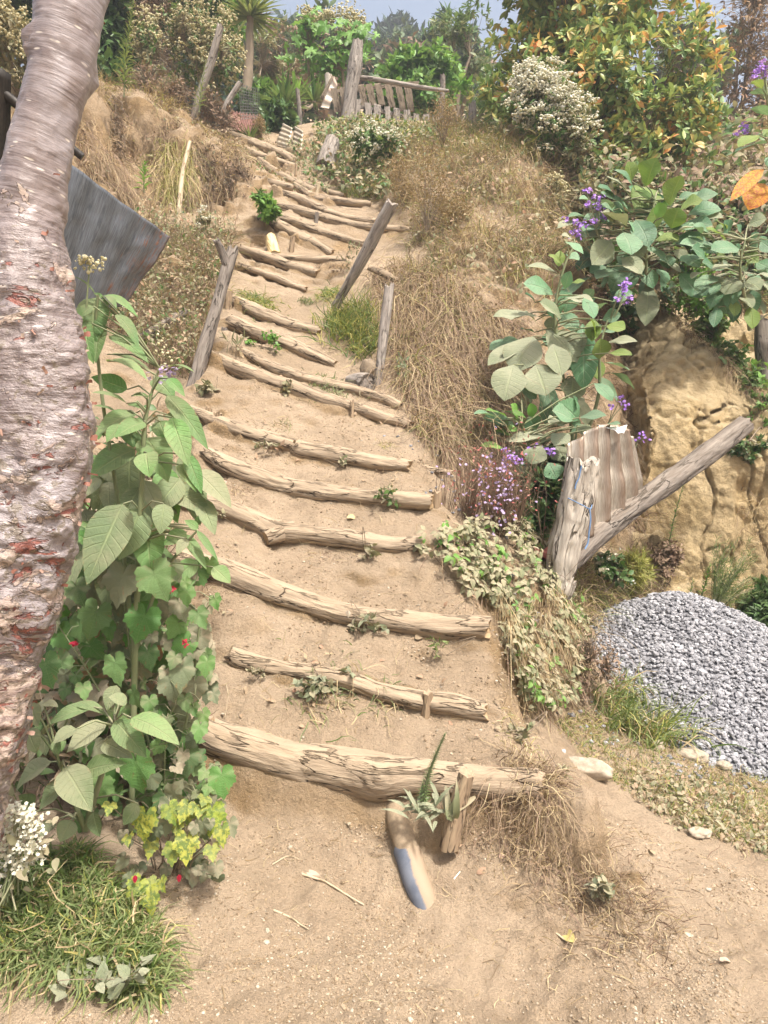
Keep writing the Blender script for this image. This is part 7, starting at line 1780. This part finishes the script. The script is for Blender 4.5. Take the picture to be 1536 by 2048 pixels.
broad("green_tree", "low bright green tree mass right behind the picket gate", at(870, 245, 14), [(800,150,55,40,14,.9),(870,160,60,45,14.2,.9),(770,190,40,40,13.8,.6),(840,205,60,35,13.6,.7)], 900, 211, [F_BRIGHT, F_TREE], group=G0)
broad("grey_tree", "grey green tree with silvery leaves beyond the gate's right end", at(915, 240, 16), [(900,110,50,55,16,.9),(945,90,38,60,16,.8),(880,150,45,40,15.8,.8),(940,170,40,50,15.6,.7)], 900, 212, [F_TREEGREY, F_TREE], (.10, .2), group=G0, W=.35)
broad("green_tree", "tall feathery green tree on the skyline above the grey one", at(895, 120, 26), [(900,75,36,34,26,1.3),(872,92,28,28,26,1.1),(932,88,24,30,26,1.1),(892,45,18,14,26,.8)], 620, 213, [F_TREE, F_PINE], (.2, .4), group=G0, W=.25)
broad("dark_tree", "dark pine crown on the far skyline between leafy stems and grey tree", at(795, 140, 55), [(795,72,30,20,55,2.5),(770,85,18,14,55,2),(820,90,24,18,55,2),(790,105,34,20,54,2.5)], 600, 214, [F_PINE], (.5, 1.0), group=G0, W=.3, freq=.4)
broad("dark_tree", "dark tree on the far slope below the skyline pine", at(840, 150, 48), [(840,120,40,26,48,2.5),(800,130,36,22,46,2.5)], 480, 215, [F_PINE, F_HILL], (.5, .9), group=G0, W=.35, freq=.4)
broad("dark_tree", "hazy dark trees peeping left of the tall leafy stems", at(575, 80, 45), [(575,62,26,20,45,2),(600,75,26,20,45,2)], 360, 216, [F_PINE, F_HILL], (.4, .8), group=G0, W=.35, freq=.5)
brushy("brushy_tree", "grey brown brushy tree on the slope right of the yucca", at(560, 200, 19), [(560,120,45,50,19,1.3),(600,130,45,45,19,1.3),(530,140,35,45,18.5,1.2)], 1000, 217, [F_HILL, F_DRYRED], (.10, .2), 4, .05, .01, G0, 2)
brushy("brushy_tree", "brown brushy thicket above the agaves", at(610, 220, 15), [(600,165,50,30,15,.9),(640,150,40,35,15.5,.9),(560,175,40,28,15,.8)], 700, 218, [F_WEED, F_DRYRED], (.08, .16), 3, .04, .008, G0, 2)
brushy("brushy_tree", "pale grey brush beside the yucca's trunk", at(490, 190, 13.5), [(500,150,35,40,13.5,.7),(530,120,30,35,14,.7)], 420, 219, [F_WEED, F_TREEGREY], (.07, .14), 3, .03, .007, G0, 2)
broad("dark_tree", "dark glossy tree top left between trunk and brown vines", at(230, 200, 10.5), [(235,30,50,60,10.5,.8),(215,110,45,50,10.3,.6),(270,-20,50,50,10.6,.8),(225,160,40,35,10,.5)], 850, 220, [F_DARKG], (.12, .22), 5, .06)
brushy("bare_tree", "reddish brown dead vine mass right of the dark glossy tree", at(300, 180, 10.3), [(295,60,30,80,10.4,.5),(320,120,40,55,10.2,.5),(310,-20,40,50,10.5,.5)], 1000, 221, [F_DRYRED], (.04, .09), 2, .03, .004)
broad("green_tree", "leafy yellow green tree above the cream flowered bush", at(400, 60, 12.5), [(340,-5,45,35,12.5,.8),(400,0,55,38,12.6,.8),(450,10,35,40,12.5,.7),(380,-60,90,50,12.8,1)], 800, 222, [F_BRIGHT, F_TREE], (.12, .2), 5, .06)
broad("dark_tree", "dark tree behind the trunk at the upper left corner", at(-10, 150, 10), [(10,20,50,50,10,.8),(-60,0,80,80,10,1),(40,-30,60,50,10,.8)], 560, 223, [F_DARKG], (.12, .22), 5, .06)
# tall stems with lobed leaves and cream flower heads
def tall_leafy(label, pts, heads, Y, seed, nleaf=30):
    rng = np.random.default_rng(seed); q_ = np.array(pts, float); A = at(q_[:, 0], q_[:, 1], Y)
    root = thing("tall_leafy_plant", A[0], label, "plant", "tall leafy plants behind the gate")
    mb = MB(); tube(mb, *resample(A, np.linspace(.035, .012, len(A)), 30), 8)
    mbl = MB(); P = []
    for (hx, hy, rx, ry) in heads:
        c = at(hx, hy, Y); m = nleaf
        Pq = c + rng.normal(size=(m, 3)) * np.array([rx * .5, 30, ry * .5]) * Y / FPX
        P.append(Pq); twigs(mb, A[-2:], Pq, rng, .006)
        heart_leaves(mbl, Pq, unit(rng.normal(size=(m, 3)) * [.8, .6, .3] + [0, -.4, -.5]), unit(np.array([0, -.7, .6]) + rng.normal(size=(m, 3)) * .3), rng.uniform(.12, .25, m), rng=rng, lobes=.2, teeth=.04)
    mb.build("stem", [F_STEMBR], root); mbl.build("foliage", [F_BRIGHT], root)
    return root, np.concatenate(P)
tall_leafy("tall stem crowned with big lobed green leaves, left of the gate post", [(626,205),(618,150),(615,100)], [(612,85,46,26),(600,118,36,18),(622,62,30,14)], 13, 231)
r_, P_ = tall_leafy("big lobed leaf plant with cream flower heads right behind the gate post", [(690,190),(685,140),(690,90)], [(680,80,46,20),(700,112,40,22),(668,130,36,20),(722,76,22,18),(650,110,26,20)], 13, 232)
rng = np.random.default_rng(233); mb = MB()
for (hx, hy, s_) in ((618,28,16),(640,36,14),(690,25,22),(715,40,18),(700,60,16),(660,32,12)):
    c = at(hx, hy, 13); Q = c + rng.normal(size=(150, 3)) * np.array([s_ * .5, 8, s_ * .4]) * 13 / FPX; blobs(mb, Q, rng.uniform(.01, .024, 150), rng=rng)
mb.build("blossoms", [F_CREAM], r_)
# yucca and agaves
def spiky(name, label, c, L, W, n, seed, matl, trunk_to=None, cat="plant", group=None, up=.2, droop=(.1, .6)):
    rng = np.random.default_rng(seed); root = thing(name, trunk_to if trunk_to is not None else c, label, cat, group)
    d = rng.normal(size=(n, 3)); d[:, 2] = np.abs(d[:, 2]) * .9 + up - .5 * rng.random(n) * (trunk_to is not None)
    mb = MB(); leaves(mb, np.repeat(c[None], n, 0) + unit(d) * .04, unit(d), [0, 0, 1], rng.uniform(L * .7, L, n), W, 'strap', rng.uniform(*droop, n), .35, rng=rng, nseg=5); mb.build("foliage", [matl], root)
    if trunk_to is not None:
        mb = MB(); tube(mb, *resample(np.stack([trunk_to, (trunk_to + c) / 2 + [.02, 0, 0], c]), np.array([.09, .07, .06]), 16), 10, disp=log_disp(seed, 1.4)); mb.build("trunk", [F_STEMBR], root)
spiky("yucca", "spiky yucca on a bare trunk at the top left of the stairs", at(500, 35, 12), .62, .055, 110, 241, F_GRASS, at(492, 190, 12), "yucca", up=.15)
spiky("agave", "large spiky agave left of the thin dark post", at(568, 215, 11.9), .55, .07, 40, 242, F_TREE, None, "agave", "agaves at the head of the stairs", .5)
spiky("agave", "bright agave low behind the pale corrugated scraps", at(592, 200, 12.4), .5, .06, 36, 243, F_BRIGHT, None, "agave", "agaves at the head of the stairs", .5)
spiky("agave", "small agave in front of the red rusted sheet", at(500, 282, 10.3), .24, .035, 30, 244, F_GRASS, None, "agave", "agaves at the head of the stairs", .4)
spiky("agave", "pointed agave under the tall lobed-leaf stem", at(628, 205, 12.6), .55, .05, 34, 245, F_TREE, None, "agave", "agaves at the head of the stairs", .4)
bush("leafy_bush", "dark green bush in the gap behind the red rusted sheet", "bush", at(545, 285, 11.2), [(560,240,35,35,11.3,.4),(535,260,24,34,11.2,.3),(500,215,26,24,11.6,.3)], 320, 5, (.08, .16), .4, [F_DARKG, F_TREE], 246)
bush("leafy_bush", "green bush with pale leaves left of the agaves", "bush", at(520, 200, 12.5), [(520,190,30,24,12.5,.4),(545,200,24,22,12.3,.3)], 240, 5, (.08, .16), .4, [F_TREE, F_BRIGHT], 247)
# wood on the hill far behind: separate crowns, copied
rng = np.random.default_rng(250)
protos = []
for j, (mats, lab) in enumerate((([F_HILL, F_TREE], "mid green tree in the wood far up the hillside"), ([F_PINE, F_HILL], "dark tree in the wood far up the hillside"), ([F_HILL, F_DRYRED], "brownish tree in the wood far up the hillside"))):
    b_ = at(768, 200, 36) ; x0, y0 = b_[0], 36.0
    z0 = float(gzq(x0, y0)); c_ = proj(np.array([x0, y0, z0 + 2.2])); s_ = FPX / 36.0
    protos.append((bush("hill_tree", lab, "tree", np.array([x0, y0, z0]), [(c_[0], c_[1], 1.3 * s_, 1.2 * s_, 36, 1.3), (c_[0] + .9 * s_, c_[1] + .5 * s_, .9 * s_, .9 * s_, 36.3, 1.0), (c_[0] - .8 * s_, c_[1] + .3 * s_, 1.0 * s_, 1.0 * s_, 35.8, 1.0), (c_[0], c_[1] - 1.0 * s_, .8 * s_, .8 * s_, 36, .8)],
        420, 5, (.25, .5), .45, mats, 251 + j, trunk=.12, clump=-.3, freq=.7, twig=.02, every=12, group="wood on the far hillside", part="crown", nseg=2), lab))
cnt = 0
for j in range(84):
    y = rng.uniform(20, 62); x = rng.uniform(-.42, .45) * y
    p_ = proj(np.array([x, y, float(gzq(x, y)) + 2]))
    if 930 < p_[0] < 1400 and y > 24: continue
    pr, lab = protos[j % 3]
    loc = (x, y, float(gzq(x, y)) - .1); sc_ = rng.uniform(.6, 1.15) * (.8 + y / 80)
    if cnt < 3 and False: pass
    copy_tree(pr, loc, rng.uniform(0, 6.28), sc_); cnt += 1

for j, (px, py, Y, lab) in enumerate([(1440,330,13,"dense dark bush under the bare tree at the upper right"),(1530,340,12,"dense dark bush at the right edge behind the tall broad-leaved plant"),(1010,235,13,"dense dark bush behind the stubby grey post")]):
    broad("dark_thicket_bush", lab, at(px, py + 40, Y), [(px, py, 60, 44, Y, .6), (px + 40, py - 20, 50, 44, Y + .3, .6), (px - 40, py - 10, 50, 40, Y + .2, .5)], 420, 280 + j, [F_TREE, F_WEED], (.06, .13), 4, .03)
weed_leaves("weed_cover", [(900,215),(1536,230),(1536,420),(1130,345)], 4200, 8, 16, (.08, .18), [F_WEED, F_TREE, F_DRYRED], (.4, .35, .25), "undergrowth covering the slope behind the rust tipped tree", seed=285, lift=(.05, .5))
# ------------------------------------------------------------------ air
def haze(lo, hi, dens):
    x0, y0, z0 = lo; x1, y1, z1 = hi
    V_ = [(x0,y0,z0),(x1,y0,z0),(x1,y1,z0),(x0,y1,z0),(x0,y0,z1),(x1,y0,z1),(x1,y1,z1),(x0,y1,z1)]
    mb = MB(); mb.add(V_, quads=[(0,3,2,1),(4,5,6,7),(0,1,5,4),(1,2,6,5),(2,3,7,6),(3,0,4,7)])
    m = bpy.data.materials.new("haze_air"); m.use_nodes = True; t = m.node_tree; t.nodes.clear()
    o = t.nodes.new('ShaderNodeOutputMaterial'); v = t.nodes.new('ShaderNodeVolumePrincipled'); v.inputs['Color'].default_value = (.86, .92, 1.0, 1); v.inputs['Density'].default_value = dens; v.inputs['Anisotropy'].default_value = .2
    t.links.new(v.outputs[0], o.inputs['Volume'])
    ob = mb.build("haze", [m], smooth=False); ob['kind'] = 'stuff'
haze((-92, -27, -8), (92, 132, 62), .0035)
